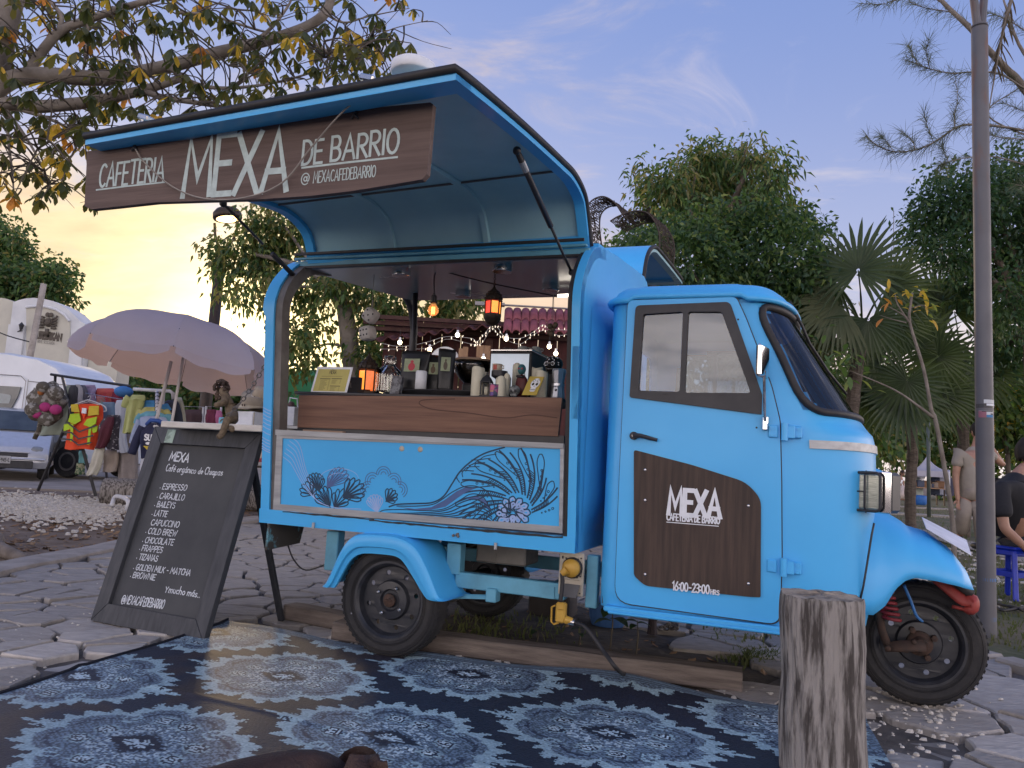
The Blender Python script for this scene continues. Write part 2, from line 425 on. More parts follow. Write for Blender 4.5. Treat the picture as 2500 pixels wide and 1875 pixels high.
# ================================================================== SETTING: ground, paving, kerb, soil, grass
def inpoly(x,y,P):
 c=False; j=len(P)-1
 for i in range(len(P)):
  if ((P[i][1]> y) != (P[j][1]> y)) and (x< (P[j][0]-P[i][0])*(y-P[i][1])/(P[j][1]-P[i][1])+P[i][0]): c=not c
  j=i
 return c
def g2(px,py): p=ground(px,py); return (p.x,p.y)
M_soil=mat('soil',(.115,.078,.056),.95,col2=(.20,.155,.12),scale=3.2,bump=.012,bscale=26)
M_dark=mat('dark_soil',(.045,.036,.027),.95,col2=(.10,.078,.055),scale=5,bump=.015,bscale=22)  # darker brown soil for the strip under the truck
M_lot=mat('lot',(.21,.18,.155),.95,col2=(.30,.265,.235),scale=1.2,bump=.006,bscale=18)
M_lawn=mat('lawn',(.06,.075,.03),.95,col2=(.15,.12,.075),scale=.9,bump=.02,bscale=12)
M_mortar=mat('mortar',(.075,.066,.058),.95,col2=(.15,.13,.115),scale=7,bump=.008,bscale=60)
M_kerb=mat('kerb_stone',(.24,.215,.19),.9,col2=(.34,.31,.28),scale=6,bump=.004,bscale=55)
M_pale=mat('pale_stone',(.42,.39,.34),.9,col2=(.56,.53,.48),scale=14,bump=.004,bscale=60)
M_litter=mat('dry_leaf',(.17,.09,.045),.8,col2=(.30,.2,.11),scale=2.5)
def sheet(name,pts,z,m,kind='structure'):
 mb=MB(); mb.prism(pts,XY,-.3); mb.v=[(x,y,zz+z) for x,y,zz in mb.v]
 return tag(obj(name,mb,m),kind=kind)
mb=MB(); mb.grid(lambda u,v: ((u-.5)*2400,(v-.5)*2400,-.05),3,3); tag(obj('ground',mb,M_soil),kind='structure')

KX=lambda y:-3.22+.028*(y-5)-.02*max(0,3.5-y)          # kerb line on the left of the paving
left=[(KX(y),y) for y in np.linspace(-2,10.2,16)]
pave=left+[(-.5,10.4),(2.7,9.6),(2.65,7),(2.62,4.25),(2.9,3.6),(3.4,2.6),(3.8,-2)]
sp_=sheet('paving',pave,-.028,M_mortar)
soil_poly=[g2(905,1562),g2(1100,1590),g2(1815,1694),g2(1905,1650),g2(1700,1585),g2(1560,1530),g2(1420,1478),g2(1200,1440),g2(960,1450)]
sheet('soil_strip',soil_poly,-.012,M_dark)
verge=[g2(600,1520),g2(905,1565),g2(1815,1697),g2(1905,1652),g2(1990,1660),g2(1960,1790),g2(1500,1700),g2(850,1600),g2(600,1548)]
sheet('gravel_verge',verge,-.006,M_mortar)
sheet('parking_lot',[(-60,12.6),(-12,12.9),(-6.5,14.2),(-2,14.6),(14,15),(14,40),(-60,46)],-.02,M_lot)
lawn_p=[(2.72,4.2),(2.78,9.5),(2,11),(2,90),(120,90),(120,-3),(4.3,-3),(3.5,2.6),(3.0,3.6)]
sheet('lawn',lawn_p,-.014,M_lawn)
mb=MB()
ys=np.linspace(-2,10.2,40); prof=[]
def kfn(u,v):
 y=-2+12.2*v; x=KX(y); k=[(-.25,-.06),(-.25,.018),(-.235,.03),(-.02,.034),(0,.022),(0,-.06)][int(round(u*5))]
 return (x+k[0]+.006*sin(y*9),y,k[1]+.004*sin(y*5+k[0]*9))
mb.grid(kfn,6,60); tag(obj('kerb',mb,M_kerb,ang=.6),kind='structure')
# kerb band at the edge of the lawn, right
mb=MB(); a=Vector((2.55,4.62,0)); b=Vector((3.45,2.4,0)); d=(b-a).normalized(); n=Vector((-d.y,d.x,0))
for i in range(6):
 p=a+(b-a)*((i+.5)/6); mb.box((p.x,p.y,-.01),(.36,.15,.07),.012,Matrix.Rotation(atan2(d.y,d.x)+R.uniform(-.02,.02),3,'Z'))
tag(obj('kerb',mb,M_kerb),kind='structure')
for (ya,yb,xa,xb) in ((24.5,25.2,6,60),(33,33.9,8,70)):
 mb=MB(); mb.box(((xa+xb)/2,(ya+yb)/2,0),(xb-xa,yb-ya,.1),.02); tag(obj('garden_path',mb,M_kerb),kind='structure')
mb=MB(); mb.prism([g2(2245,1292),g2(2290,1303),g2(2400,1330),g2(2500,1345),g2(2500,1375),g2(2330,1332),g2(2250,1306)],XY,.012); tag(obj('garden_path',mb,M_kerb),kind='structure')

# crazy paving: irregular slabs by clipping (Voronoi), every slab its own object
def make_stone_mat():
 m=mat('paving_stone',(.46,.425,.385),.85,col2=(.34,.31,.28),scale=9,bump=.008,bscale=20,stretch=(1,2.6,1),detail=8)
 nt=m.node_tree; b=nt.nodes['Principled BSDF']; oi=nt.nodes.new('ShaderNodeObjectInfo'); mr=nt.nodes.new('ShaderNodeMapRange')
 mr.inputs[3].default_value=.62; mr.inputs[4].default_value=1.18; nt.links.new(oi.outputs['Random'],mr.inputs[0])
 src=b.inputs['Base Color'].links[0].from_socket; sc=nt.nodes.new('ShaderNodeVectorMath'); sc.operation='SCALE'
 nt.links.new(src,sc.inputs[0]); nt.links.new(mr.outputs[0],sc.inputs['Scale']); nt.links.new(sc.outputs[0],b.inputs['Base Color'])
 return m
M_stone=make_stone_mat()
rs=random.Random(11); seeds=[]
sx,sy=.31,.25
for j in range(-8,58):
 for i in range(-18,18):
  y=j*sy*.82+rs.uniform(-.11,.11); x=(i+.5*(j % 2))*sx+rs.uniform(-.14,.14)
  if x> 1.4 and y< 4.6: 
   if rs.random()< .45: continue
  if rs.random()< .07: continue
  seeds.append((x,y))
pin=[(p[0],p[1]) for p in pave]; cells=[]
S=np.array(seeds)
for k,(x,y) in enumerate(seeds):
 if not (-3.3< x< 3.6 and .3< y< 10.2): continue
 if not inpoly(x,y,pin) or inpoly(x,y,soil_poly): continue
 d=np.hypot(S[:,0]-x,S[:,1]-y); idx=[i for i in np.argsort(d)[1:16]]
 P=[(x-.6,y-.6),(x+.6,y-.6),(x+.6,y+.6),(x-.6,y+.6)]
 gap=rs.uniform(.008,.018)
 for i in idx:
  nx,ny=S[i][0]-x,S[i][1]-y; L=math.hypot(nx,ny); nx /=L; ny /=L
  lim=L/2-gap; Q=[]
  for q in range(len(P)):
   A,B=P[q],P[(q+1) % len(P)]
   da=(A[0]-x)*nx+(A[1]-y)*ny-lim; db=(B[0]-x)*nx+(B[1]-y)*ny-lim
   if da<= 0: Q.append(A)
   if da*db< 0: t=da/(da-db); Q.append((A[0]+(B[0]-A[0])*t,A[1]+(B[1]-A[1])*t))
  P=Q
  if len(P)< 3: break
 if len(P)< 3: continue
 if min(p[0]-KX(p[1]) for p in P)< .0: P=[(max(p[0],KX(p[1])+.012),p[1]) for p in P]
 cells.append((math.hypot(x,y),x,y,P))
cells.sort()
RUGP=[(-1.5,4.1),(-.7,3.88),(.52,3.6),(1.5,3.1),(1.6,1.0),(-2.6,1.0),(-1.8,2.75)]
def stone_geo(mb,x,y,P,local=True):
 m=len(P); L0=[]
 for q in range(m):
  A=Vector(P[q]); B=Vector(P[(q+1) % m])
  n=1 if (B-A).length< .09 else (2 if (B-A).length< .22 else 3)
  for t in range(n):
   p=A.lerp(B,t/n)
   if t: p+= Vector((rs.uniform(-.011,.011),rs.uniform(-.011,.011)))
   L0.append(p-Vector((x,y)))
 h=rs.uniform(-.004,.008)-(.03 if inpoly(x,y,RUGP) else 0); tx,ty=rs.uniform(-.025,.025),rs.uniform(-.025,.025); o=(0,0) if local else (x,y)
 n=len(L0); vs=[(p.x+o[0],p.y+o[1],-.04) for p in L0]
 vs+= [(p.x*.995+o[0],p.y*.995+o[1],h-.007+tx*p.x+ty*p.y) for p in L0]
 vs+= [(p.x*.955+o[0],p.y*.955+o[1],h+tx*p.x+ty*p.y+rs.uniform(-.0015,.0015)) for p in L0]
 vs.append((o[0],o[1],h+rs.uniform(-.001,.003)))
 fs=[]
 for i in range(n):
  j=(i+1) % n; fs+= [(i,j,n+j,n+i),(n+i,n+j,2*n+j,2*n+i),(2*n+i,2*n+j,3*n)]
 mb.add(vs,fs)
rest=MB()
for k,(d,x,y,P) in enumerate(cells):
 if k< 296:
  mb=MB(); stone_geo(mb,x,y,P); obj('paving_stone',mb,M_stone,sp_,loc=(x,y,0))
 else: stone_geo(rest,x,y,P,False)
if rest.v: obj('paving_stone',rest,M_stone,sp_,kind='stuff')

# pebbles, leaf litter, pale gravel, grass: nobody could count these
def rock(mb,x,y,z,r,rr,fl=.6):
 n=6; vs=[]; a0=rr.uniform(0,6); s=rr.uniform(.7,1.4)
 for k in range(n): a=a0+2*pi*k/n; q=r*rr.uniform(.75,1.15); vs.append((x+q*cos(a)*s,y+q*sin(a),z-r*.2))
 for k in range(n): a=a0+2*pi*k/n+.3; q=r*rr.uniform(.55,.85); vs.append((x+q*cos(a)*s,y+q*sin(a),z+r*fl*rr.uniform(.6,1)))
 vs.append((x,y,z+r*fl*1.1)); fs=[]
 for k in range(n): j=(k+1) % n; fs+= [(k,j,n+j,n+k),(n+k,n+j,2*n)]
 mb.add(vs,fs)
rr=random.Random(3)
mb=MB()
for _ in range(4200):
 px=rr.gauss(170,120); d=rr.gauss(10.6,.95); x=(px-1250)/FPX*d; rock(mb,x,d,-.03,rr.uniform(.008,.034),rr)
tag(obj('pale_gravel',mb,M_pale),'band of pale broken gravel on the earth in front of the clothes racks',kind='stuff')
mb=MB()
for _ in range(300):
 px=rr.uniform(780,2020); t=rr.random(); py=1590+(px-850)*.105+rr.uniform(-25,40); p=ground(px,py)
 rock(mb,p.x,p.y,-.004,rr.choice((.004,.006,.008,.012))*rr.uniform(.8,1.3),rr)
for _ in range(170):
 p=ground(rr.gauss(2240,90),rr.gauss(1770,50)); rock(mb,p.x,p.y,.004,rr.choice((.003,.005,.007,.012))*rr.uniform(.8,1.3),rr)
for _ in range(160):
 p=ground(rr.uniform(0,640),rr.uniform(1400,1700)); rock(mb,p.x,p.y,.0,rr.uniform(.003,.008),rr)
tag(obj('pebbles',mb,M_pale),'small pale pebbles scattered over the paving round the truck',kind='stuff')
def leaf_bits(mb,x,y,z,L,rr):
 a=rr.uniform(0,6.3); w=L*.28; cu=L*rr.uniform(.1,.45); c,s=cos(a),sin(a)
 pts=[(-L/2,0,0),(-L*.15,w,cu*.5),(L*.3,w*.7,cu*.6),(L/2,0,cu),(L*.3,-w*.7,cu*.3),(-L*.15,-w,cu*.2)]
 mb.add([(x+p[0]*c-p[1]*s,y+p[0]*s+p[1]*c,z+p[2]) for p in pts],[(0,1,2),(0,2,3),(0,3,4),(0,4,5)])
mb=MB()
for _ in range(5200):
 y=rr.uniform(4.6,12.8); x=rr.uniform(-9-.2*y,-3.55+.03*(y-5))
 leaf_bits(mb,x,y,-.05,rr.uniform(.03,.10),rr)
for _ in range(170):
 p=ground(rr.uniform(920,1880),rr.uniform(1470,1640))
 leaf_bits(mb,p.x,p.y,-.012,rr.uniform(.02,.06),rr)
tag(obj('leaf_litter',mb,M_litter),'dry brown leaf litter lying over the bare earth',kind='stuff')
mb=MB()
for _ in range(900):
 x=rr.uniform(2.8,9); y=rr.uniform(6.0,12); rock(mb,x,y,-.02,rr.uniform(.015,.06),rr)
tag(obj('pale_gravel',mb,M_pale),'pale stones in the worn grass behind the steel pole',kind='stuff')
def blade(mb,x,y,z,h,rr):
 a=rr.uniform(0,6.3); w=rr.uniform(.003,.006)+h*.02; lx,ly=rr.uniform(-.6,.6)*h,rr.uniform(-.6,.6)*h
 c,s=cos(a)*w,sin(a)*w
 mb.add([(x-c,y-s,z),(x+c,y+s,z),(x+lx*.4+c*.7,y+ly*.4+s*.7,z+h*.6),(x+lx*.4-c*.7,y+ly*.4-s*.7,z+h*.6),(x+lx,y+ly,z+h)],
           [(0,1,2,3),(3,2,4)])
M_grass=mat('grass',(.055,.085,.028),.8,col2=(.15,.14,.06),scale=1.6,transl=(.12,.16,.04))
mb=MB()
n=0
while n< 15000:
 y=3.0+rr.random() ** 1.6*7; x=rr.uniform(2.6,7.5)
 if not inpoly(x,y,lawn_p): continue
 if (sin(x*4.1)+sin(y*3.3+x))<-1.0 and rr.random()< .8: n+= 1; continue
 blade(mb,x,y,-.02,rr.uniform(.02,.065),rr); n+= 1
for _ in range(5200):
 y=rr.uniform(10,40); x=rr.uniform(.35,.75)*y; blade(mb,x,y,-.02,rr.uniform(.05,.12),rr)
tag(obj('grass',mb,M_grass),'short green grass growing in patches beside the paving',kind='stuff')
mb=MB()
for _ in range(700):
 p=ground(rr.gauss(1180,110) if rr.random()< .6 else rr.gauss(1820,45),rr.gauss(1530,22)+(75 if rr.random()< .0 else 0)); blade(mb,p.x,p.y,-.02,rr.uniform(.02,.07),rr)
for _ in range(500):
 p=ground(rr.gauss(1850,40),rr.gauss(1600,10)); blade(mb,p.x,p.y,-.02,rr.uniform(.02,.05),rr)
tag(obj('weeds',mb,M_grass),'thin weeds growing in the dark soil under the truck',kind='stuff')
# ================================================================== FOOD TRUCK (local frame: x to the nose, y away from us, z up)
TYAW=radians(21); TH=Vector((cos(TYAW),-sin(TYAW),0)); TN=Vector((sin(TYAW),cos(TYAW),0)); T0=Vector((-.506,3.527,0))
def L2W(x,y,z): return T0+TH*x+TN*y+Vector((0,0,z))
def W2L(p): d=p-T0; return Vector((d.dot(TH),d.dot(TN),d.z))
def TP(px,py,p0,n):
 d=ray(px,py); dl=Vector((d.dot(TH),d.dot(TN),d.z)); e=W2L(EYE); n=Vector(n); return e+dl*((Vector(p0)-e).dot(n)/dl.dot(n))
def TY(px,py,y): return TP(px,py,(0,y,0),(0,1,0))
def TX(px,py,x): return TP(px,py,(x,0,0),(1,0,0))
def TB(px,py,off=0.0): return TP(px,py,(0,.02+off,.545),(0,1,.1))      # the near wall of the box leans out a little
def yb(z,off=0.0): return .02+off-.1*(z-.545)
def TBP(off): return lambda a,b,h: Vector((a,yb(b,off)-h,b))

M_blue=mat('blue_paint',(.070,.43,.82),.38,col2=(.058,.38,.76),scale=2.2,coat=.12,spec=.4,rvar=.06,lo=.3,hi=.75)
M_blue2=mat('chassis_paint',(.13,.40,.55),.5,col2=(.10,.28,.37),scale=5,rvar=.1)
M_in=mat('inner_paint_lifted',(.36,.60,.66),.35,col2=(.31,.53,.60),scale=3,rvar=.1)  # the blue paint lightened in colour to lift the shaded hatch underside
M_ceil=mat('ceiling_steel',(.50,.56,.57),.22,.35,col2=(.42,.48,.49),scale=3,rvar=.08)
M_alu=mat('aluminium',(.40,.415,.43),.45,.45,col2=(.29,.30,.31),scale=14,stretch=(.3,3,3))
M_steel=mat('steel',(.62,.62,.62),.22,1.0,col2=(.5,.5,.5),scale=10)
M_chrome=mat('chrome',(.80,.80,.80),.08,1.0,col2=(.7,.7,.7))
M_rub=mat('rubber',(.014,.014,.016),.6,col2=(.03,.028,.028),scale=9)
M_blk=mat('black_plastic',(.018,.019,.024),.45,col2=(.03,.03,.034),scale=12)
M_tyre=mat('tyre',(.017,.017,.019),.78,col2=(.05,.046,.042),scale=7,bump=.002,bscale=90,lo=.45,hi=.85)
M_rim=mat('rim_paint',(.018,.02,.026),.42,col2=(.05,.05,.055),scale=12,rvar=.12,lo=.45,hi=.8)
M_rust=mat('rust',(.075,.042,.03),.85,col2=(.035,.025,.02),scale=25)
M_board=mat('counter_wood',(.20,.105,.068),.62,col2=(.125,.062,.042),scale=5,stretch=(.45,4,9),bump=.0006,bscale=30,detail=8)
M_ply=mat('dark_plywood',(.062,.038,.028),.6,col2=(.028,.017,.013),scale=6,stretch=(9,4,.5),bump=.0007,bscale=40,detail=8)
M_white=mat('white_paint',(.72,.74,.78),.6,col2=(.62,.65,.70),scale=30)
M_navy=mat('navy_paint',(.012,.035,.075),.5,col2=(.016,.05,.10),scale=20)
M_violet=mat('violet_paint',(.075,.13,.30),.5,col2=(.06,.11,.26),scale=20)
M_lilac=mat('lilac_paint',(.34,.46,.74),.5,col2=(.28,.42,.72),scale=20)
M_yel=mat('yellow_plastic',(.50,.30,.045),.45,col2=(.40,.23,.035),scale=12)
M_grey=mat('grey_metal',(.17,.16,.15),.6,.2,col2=(.11,.10,.095),scale=10)
M_cream=mat('cream_plastic',(.47,.43,.35),.55,col2=(.36,.32,.25),scale=14)
def make_glass(name,tint,gl=.9,rough=.02,f0=.06):
 m=bpy.data.materials.new(name); m.use_nodes=True; nt=m.node_tree; nt.nodes.clear(); MATS[name]=m
 o=nt.nodes.new('ShaderNodeOutputMaterial'); mx=nt.nodes.new('ShaderNodeMixShader')
 t=nt.nodes.new('ShaderNodeBsdfTransparent'); t.inputs[0].default_value=(*tint,1)
 g=nt.nodes.new('ShaderNodeBsdfGlossy'); g.inputs['Roughness'].default_value=rough; g.inputs[0].default_value=(gl,gl,gl,1)
 f=nt.nodes.new('ShaderNodeFresnel'); f.inputs[0].default_value=1.5
 a=nt.nodes.new('ShaderNodeMath'); a.operation='ADD'; a.inputs[1].default_value=f0; a.use_clamp=True
 nt.links.new(f.outputs[0],a.inputs[0]); nt.links.new(a.outputs[0],mx.inputs[0])
 nt.links.new(t.outputs[0],mx.inputs[1]); nt.links.new(g.outputs[0],mx.inputs[2]); nt.links.new(mx.outputs[0],o.inputs[0]); return m
M_glass=make_glass('window_glass',(.66,.76,.86),.42,.03,.10)
M_clear=make_glass('clear_glass',(.93,.95,.93),.9,.03,.03)

TRUCK=thing('food_truck','sky blue three-wheeled coffee truck with its side hatch propped open over a wooden counter','food truck',T0,-TYAW)
def part(name,mb,m,p=None,**k): return obj(name,mb,m,p or TRUCK,**k)

# ---- box: beam, panel, frames, arches, roof
mb=MB()
mb.prism([(-.742,.545),(.856,.545),(.856,.612),(-.742,.612)],lambda a,b,h: (a,yb(b,-.004)+h,b),.06)
part('floor_beam',mb,M_blue,ang=.5)
mb=MB(); mb.box((.06,.68,.585),(1.58,1.2,.03)); part('floor',mb,M_grey)
mb=MB()
for xa,xb,dz,t in ((-.60,-.1,.003,.004),(-.12,.30,-.001,.0045),(.28,.80,.0,.006)):
 pts=[(xa+(xb-xa)*i/14,.606+dz+R.uniform(-.002,.002)) for i in range(15)]
 mb.ribbon(pts,t,TBP(-.0065),0.0,lambda t: .5+.5*sin(pi*t)+.2*sin(t*40))
part('gap_stripe',mb,M_blk)  # uneven black stripes along the gap under the panel frame
P4=[TB(*p) for p in ((682,1233),(1366.7,1287),(1370,1094.7),(688.6,1067.5))]
mb=MB(); mb.prism([(p.x,p.z) for p in P4],lambda a,b,h: (a,yb(b,.004)+h,b),.02)
PANEL=part('side_panel',mb,M_blue)
f4=[TB(*p) for p in ((667,1245),(1373,1302),(1377,1094),(676,1062))]
mb=MB(); mb.prism([(p.x,p.z) for p in f4],lambda a,b,h: (a,yb(b,-.002)+h,b),.022,[[(p.x,p.z) for p in [TB(684,1231),TB(1365,1285),TB(1368,1096),TB(690,1070)]]])
part('panel_frame',mb,M_alu)
mb=MB(); a,b=TB(676,1049),TB(1377,1083); a2,b2=TB(676,1062),TB(1377,1095)
mb.prism([(a.x,a.z),(b.x,b.z),(b2.x,b2.z),(a2.x,a2.z)],lambda x,z,h: (x,yb(z,-.012)+h,z),.07)
part('sill_rail',mb,M_alu)
mb=MB()
for px in (869,914):
 p=TB(px*1.0+111,1095 if px< 900 else 1097); mb.lathe([(.0,-.004),(.011,-.004),(.013,0),(.013,.006)],14,(p.x,yb(p.z,.004),p.z),'Y')
part('lock_cap',mb,M_cream,smooth=True)
# near arches: the end frames of the box, curving in to the roof
ARCH=[(.02,.545),(-.005,.80),(-.035,1.10),(-.065,1.40),(-.083,1.58),(-.072,1.66),(-.035,1.735),(.03,1.81),(.10,1.862),(.19,1.896),(.30,1.915)]
AR=[Vector((0,p[0],p[1])) for p in ARCH]
def arch_strip(x0,x1,off,dep,name,m):
 mb=MB(); pts=cat_rom(AR,4); n=len(pts); rows=[]
 for i,p in enumerate(pts):
  t=(pts[min(i+1,n-1)]-pts[max(i-1,0)]).normalized(); nn=Vector((0,t.z,-t.y))      # inward normal
  xa=x0(p.z) if callable(x0) else x0; xb=x1(p.z) if callable(x1) else x1
  A=p+nn*off; B=p+nn*(off+dep)
  rows.append([(xa,A.y,A.z),(xb,A.y,A.z),(xb,B.y,B.z),(xa,B.y,B.z)])
 o=len(mb.v)
 for r in rows: mb.v.extend(r)
 for i in range(n-1):
  for k in range(4): mb.f.append((o+i*4+k,o+i*4+(k+1) % 4,o+(i+1)*4+(k+1) % 4,o+(i+1)*4+k)); mb.mi.append(0)
 mb.f+= [(o,o+3,o+2,o+1),(o+n*4-4,o+n*4-3,o+n*4-2,o+n*4-1)]; mb.mi+= [0,0]
 return part(name,mb,m,ang=.6)
arch_strip(lambda z:-.738-(.016 if z> 1.56 else 0),lambda z:-.688,0,.045,'rear_post',M_blue)
arch_strip(-.689,-.648,.012,.06,'post_seal',M_grey)
arch_strip(.80,.822,.008,.06,'post_seal',M_rub)
arch_strip(.821,.857,0,.05,'front_post',M_blue)
mb=MB()
for z0 in (1.10,1.085,1.068,1.05,1.03,1.01,.985,.955,.94,.925,.91,.90):      # white chevrons brushed on the post
 mb.ribbon([(-.737,z0+.004),(-.712,z0-.008),(-.690,z0-.014)],.0022,TBP(-.0012))
part('painted_stripe',mb,M_lilac)
# front bulkhead with shallow bulge, seen between box and cab
full=ARCH+[(.50,1.945),(.9,1.985),(1.2,2.015),(1.30,2.0),(1.365,1.93),(1.385,1.75),(1.36,.545)]
mb=MB(); mb.prism([(p[0],p[1]) for p in full],lambda a,b,h: (.857+h,a,b),-.03)
part('bulkhead',mb,M_blue,ang=.5)
mb=MB()
def bulge(u,v):
 y=.10+u*1.1; z=.62+v*(.98+.25*u); e=min(1,min(u,1-u)*7)*min(1,min(v,1-v)*7); e=e*e*(3-2*e)
 return (.8585+.035*e,y,z)
mb.grid(bulge,20,20); part('bulkhead_pressing',mb,M_blue,smooth=True)
# far side: sill panel, far arch
mb=MB(); mb.box((.06,1.37,.80),(1.56,.03,.46)); part('far_panel',mb,M_in)
for xa,nm in ((-.712,'far_post'),(.83,'far_post')):
 pts=[Vector((xa,1.36,.55)),Vector((xa,1.385,1.6)),Vector((xa,1.375,1.78)),Vector((xa,1.31,1.90)),Vector((xa,1.2,1.955)),Vector((xa,1.05,1.96))]
 mb=MB(); mb.tube(cat_rom(pts,6),.026,8); part(nm,mb,M_blk,smooth=True)
mb=MB(); mb.prism([(-.73,.19),(.85,.19),(.85,1.22),(-.73,1.22)],lambda a,b,h: (a,b,1.875+.1*b+h),.02); part('roof',mb,M_blue)
mb=MB(); mb.prism([(-.70,.13),(.82,.13),(.82,1.30),(-.70,1.30)],lambda a,b,h: (a,b,1.822+.082*b+h),.012); part('ceiling',mb,M_ceil)
mb=MB()
mb.box((.06,.10,1.85),(1.56,.03,.03),.004); mb.box((.06,.075,1.872),(1.54,.02,.012),.003); part('header',mb,M_blue2)
mb=MB(); mb.box((.06,.082,1.83),(1.54,.012,.012)); mb.box((.06,.055,1.893),(1.52,.012,.012)); part('header_seal',mb,M_rub)
for i,(px,py) in enumerate(((980,666),(1226,655),(1131,718),(1344,702))):
 p=TP(px,py,(0,0,1.80),(0,-.082,1)); mb=MB(); mb.lathe([(.045,-.018),(.047,-.016),(.047,.02),(.045,.025)],20,p); mb.lathe([(.034,-.0185),(.03,-.012)],20,p,caps=True)
 part('ceiling_lamp',mb,M_steel,ang=.5)

# ---- hatches
def hatch(prof_l,prof_r,xl,xr,name,far=False):
 pl=cat_rom([Vector((0,*p)) for p in prof_l],5); pr=cat_rom([Vector((0,*p)) for p in prof_r],5); n=len(pl)
 h=.018
 def nrm(P,i):
  t=(P[min(i+1,n-1)]-P[max(i-1,0)]).normalized(); return Vector((0,t.z,-t.y))*(1 if far else-1)
 def pt(u,i,off):
  a=pl[i]+nrm(pl,i)*off; b=pr[i]+nrm(pr,i)*off; p=a.lerp(b,u); return Vector((xl+(xr-xl)*u,p.y,p.z))
 mb=MB(); K=9; top=[[pt(k/(K-1),i,-h) for k in range(K)] for i in range(n)]; bot=[[pt(k/(K-1),i,0) for k in range(K)] for i in range(n)]
 for S_ in (top,bot):
  o=len(mb.v)
  for r in S_: mb.v.extend([tuple(p) for p in r])
  for i in range(n-1):
   for k in range(K-1): mb.f.append((o+i*K+k,o+i*K+k+1,o+(i+1)*K+k+1,o+(i+1)*K+k)); mb.mi.append(0)
 N2=n*K
 for i in range(n-1):
  for k in (0,K-1): mb.f.append((i*K+k,(i+1)*K+k,N2+(i+1)*K+k,N2+i*K+k)); mb.mi.append(0)
 for k in range(K-1):
  for i in (0,n-1): mb.f.append((i*K+k,i*K+k+1,N2+i*K+k+1,N2+i*K+k)); mb.mi.append(0)
 hp=part(name,mb,M_in if not far else M_blue,ang=.7)
 if far: hp.data.materials.append(M_in)
 # frame lip all round the underside, ribs across it, dark rubber on the rim
 w=.045
 for u0,u1,t in ((0,w/1.45,.022),(1-w/1.45,1,.022)):
  lip=MB()
  for i in range(n-1):
   q=[pt(u0,i,.001),pt(u1,i,.001),pt(u1,i+1,.001),pt(u0,i+1,.001)]; q2=[pt(u0,i,t),pt(u1,i,t),pt(u1,i+1,t),pt(u0,i+1,t)]
   lip.add(q+q2,[(4,5,6,7),(0,1,5,4),(1,2,6,5),(2,3,7,6),(3,0,4,7)])
  part('hatch_frame',lip,M_blue if not far else M_in,hp,ang=.6)
 for i0,i1,t in ((0,2,.022),(n-3,n-1,.022)):
  lip=MB()
  a=[pt(.0,i0,t),pt(1,i0,t),pt(1,i1,t),pt(0,i1,t)]; b=[pt(.0,i0,.001),pt(1,i0,.001),pt(1,i1,.001),pt(0,i1,.001)]
  lip.add(a+b,[(0,1,2,3),(4,7,6,5),(0,4,5,1),(2,6,7,3),(1,5,6,2),(3,7,4,0)])
  part('hatch_frame',lip,M_blue if not far else M_in,hp)
 if not far:
  for u in (.33,.665):
   rb=MB()
   for i in range(1,n-2):
    du=.012; q=[pt(u-du,i,.0008),pt(u+du,i,.0008),pt(u+du,i+1,.0008),pt(u-du,i+1,.0008)]; q2=[pt(u-du*.7,i,.014),pt(u+du*.7,i,.014),pt(u+du*.7,i+1,.014),pt(u-du*.7,i+1,.014)]
    rb.add(q+q2,[(4,5,6,7),(1,2,6,5),(3,0,4,7)])
   part('hatch_rib',rb,M_in,hp)
  sm=MB(); ii=int(n*.52); sm.tube([pt(.02,ii,.004),pt(.98,ii,.004)],.005,6); part('hatch_seam',sm,M_grey,hp)
 rim=[pt(0,i,-.009) for i in range(n)]+[pt(k/8,n-1,-.009) for k in range(1,9)]+[pt(1,i,-.009) for i in range(n-2,-1,-1)]
 rm=MB(); rm.tube(rim,.0135,6); part('hatch_seal',rm,M_rub,hp,smooth=True)
 return pt,n
PR_R=[(.158,1.891),(.09,2.0),(.02,2.075),(-.139,2.105),(-.326,2.091),(-.714,2.048),(-1.037,2.005),(-1.294,1.966)]
PR_L=[(.10,1.858),(.05,1.965),(-.02,2.02),(-.16,2.05),(-.32,2.038),(-.68,1.998),(-.98,1.962),(-1.235,1.945)]
hpt,hn=hatch(PR_L,PR_R,-.635,.82,'hatch')
FR=[(1.27,2.01),(1.33,2.14),(1.44,2.235),(1.60,2.295),(1.80,2.315),(2.2,2.34),(2.5,2.355),(2.75,2.365)]
hatch(FR,FR,-.635,.84,'far_hatch',True)
for (p0,p1) in (((1262,368),(1395,665)),((545,497),(716,672))):      # gas struts
 a=TY(*p0,-.62); b=TY(*p1,.02); mb=MB(); m_=a.lerp(b,.52)
 if p0[0]< 900: mb.tube([b,m_.lerp(a,-.28)],.012,10); mb.tube([m_,a],.006,8)
 else: mb.tube([a,m_.lerp(b,.12)],.012,10); mb.tube([m_,b],.0062,8)
 mb.ball(a,.016,8,6); mb.ball(b,.014,8,6)
 s=part('gas_strut',mb,M_blk,smooth=True)
 if p0[0]> 900: mb=MB(); d=(b-a).normalized(); mb.tube([a+d*.05,a+d*.10],.0128,10); part('strut_label',mb,M_alu,s)
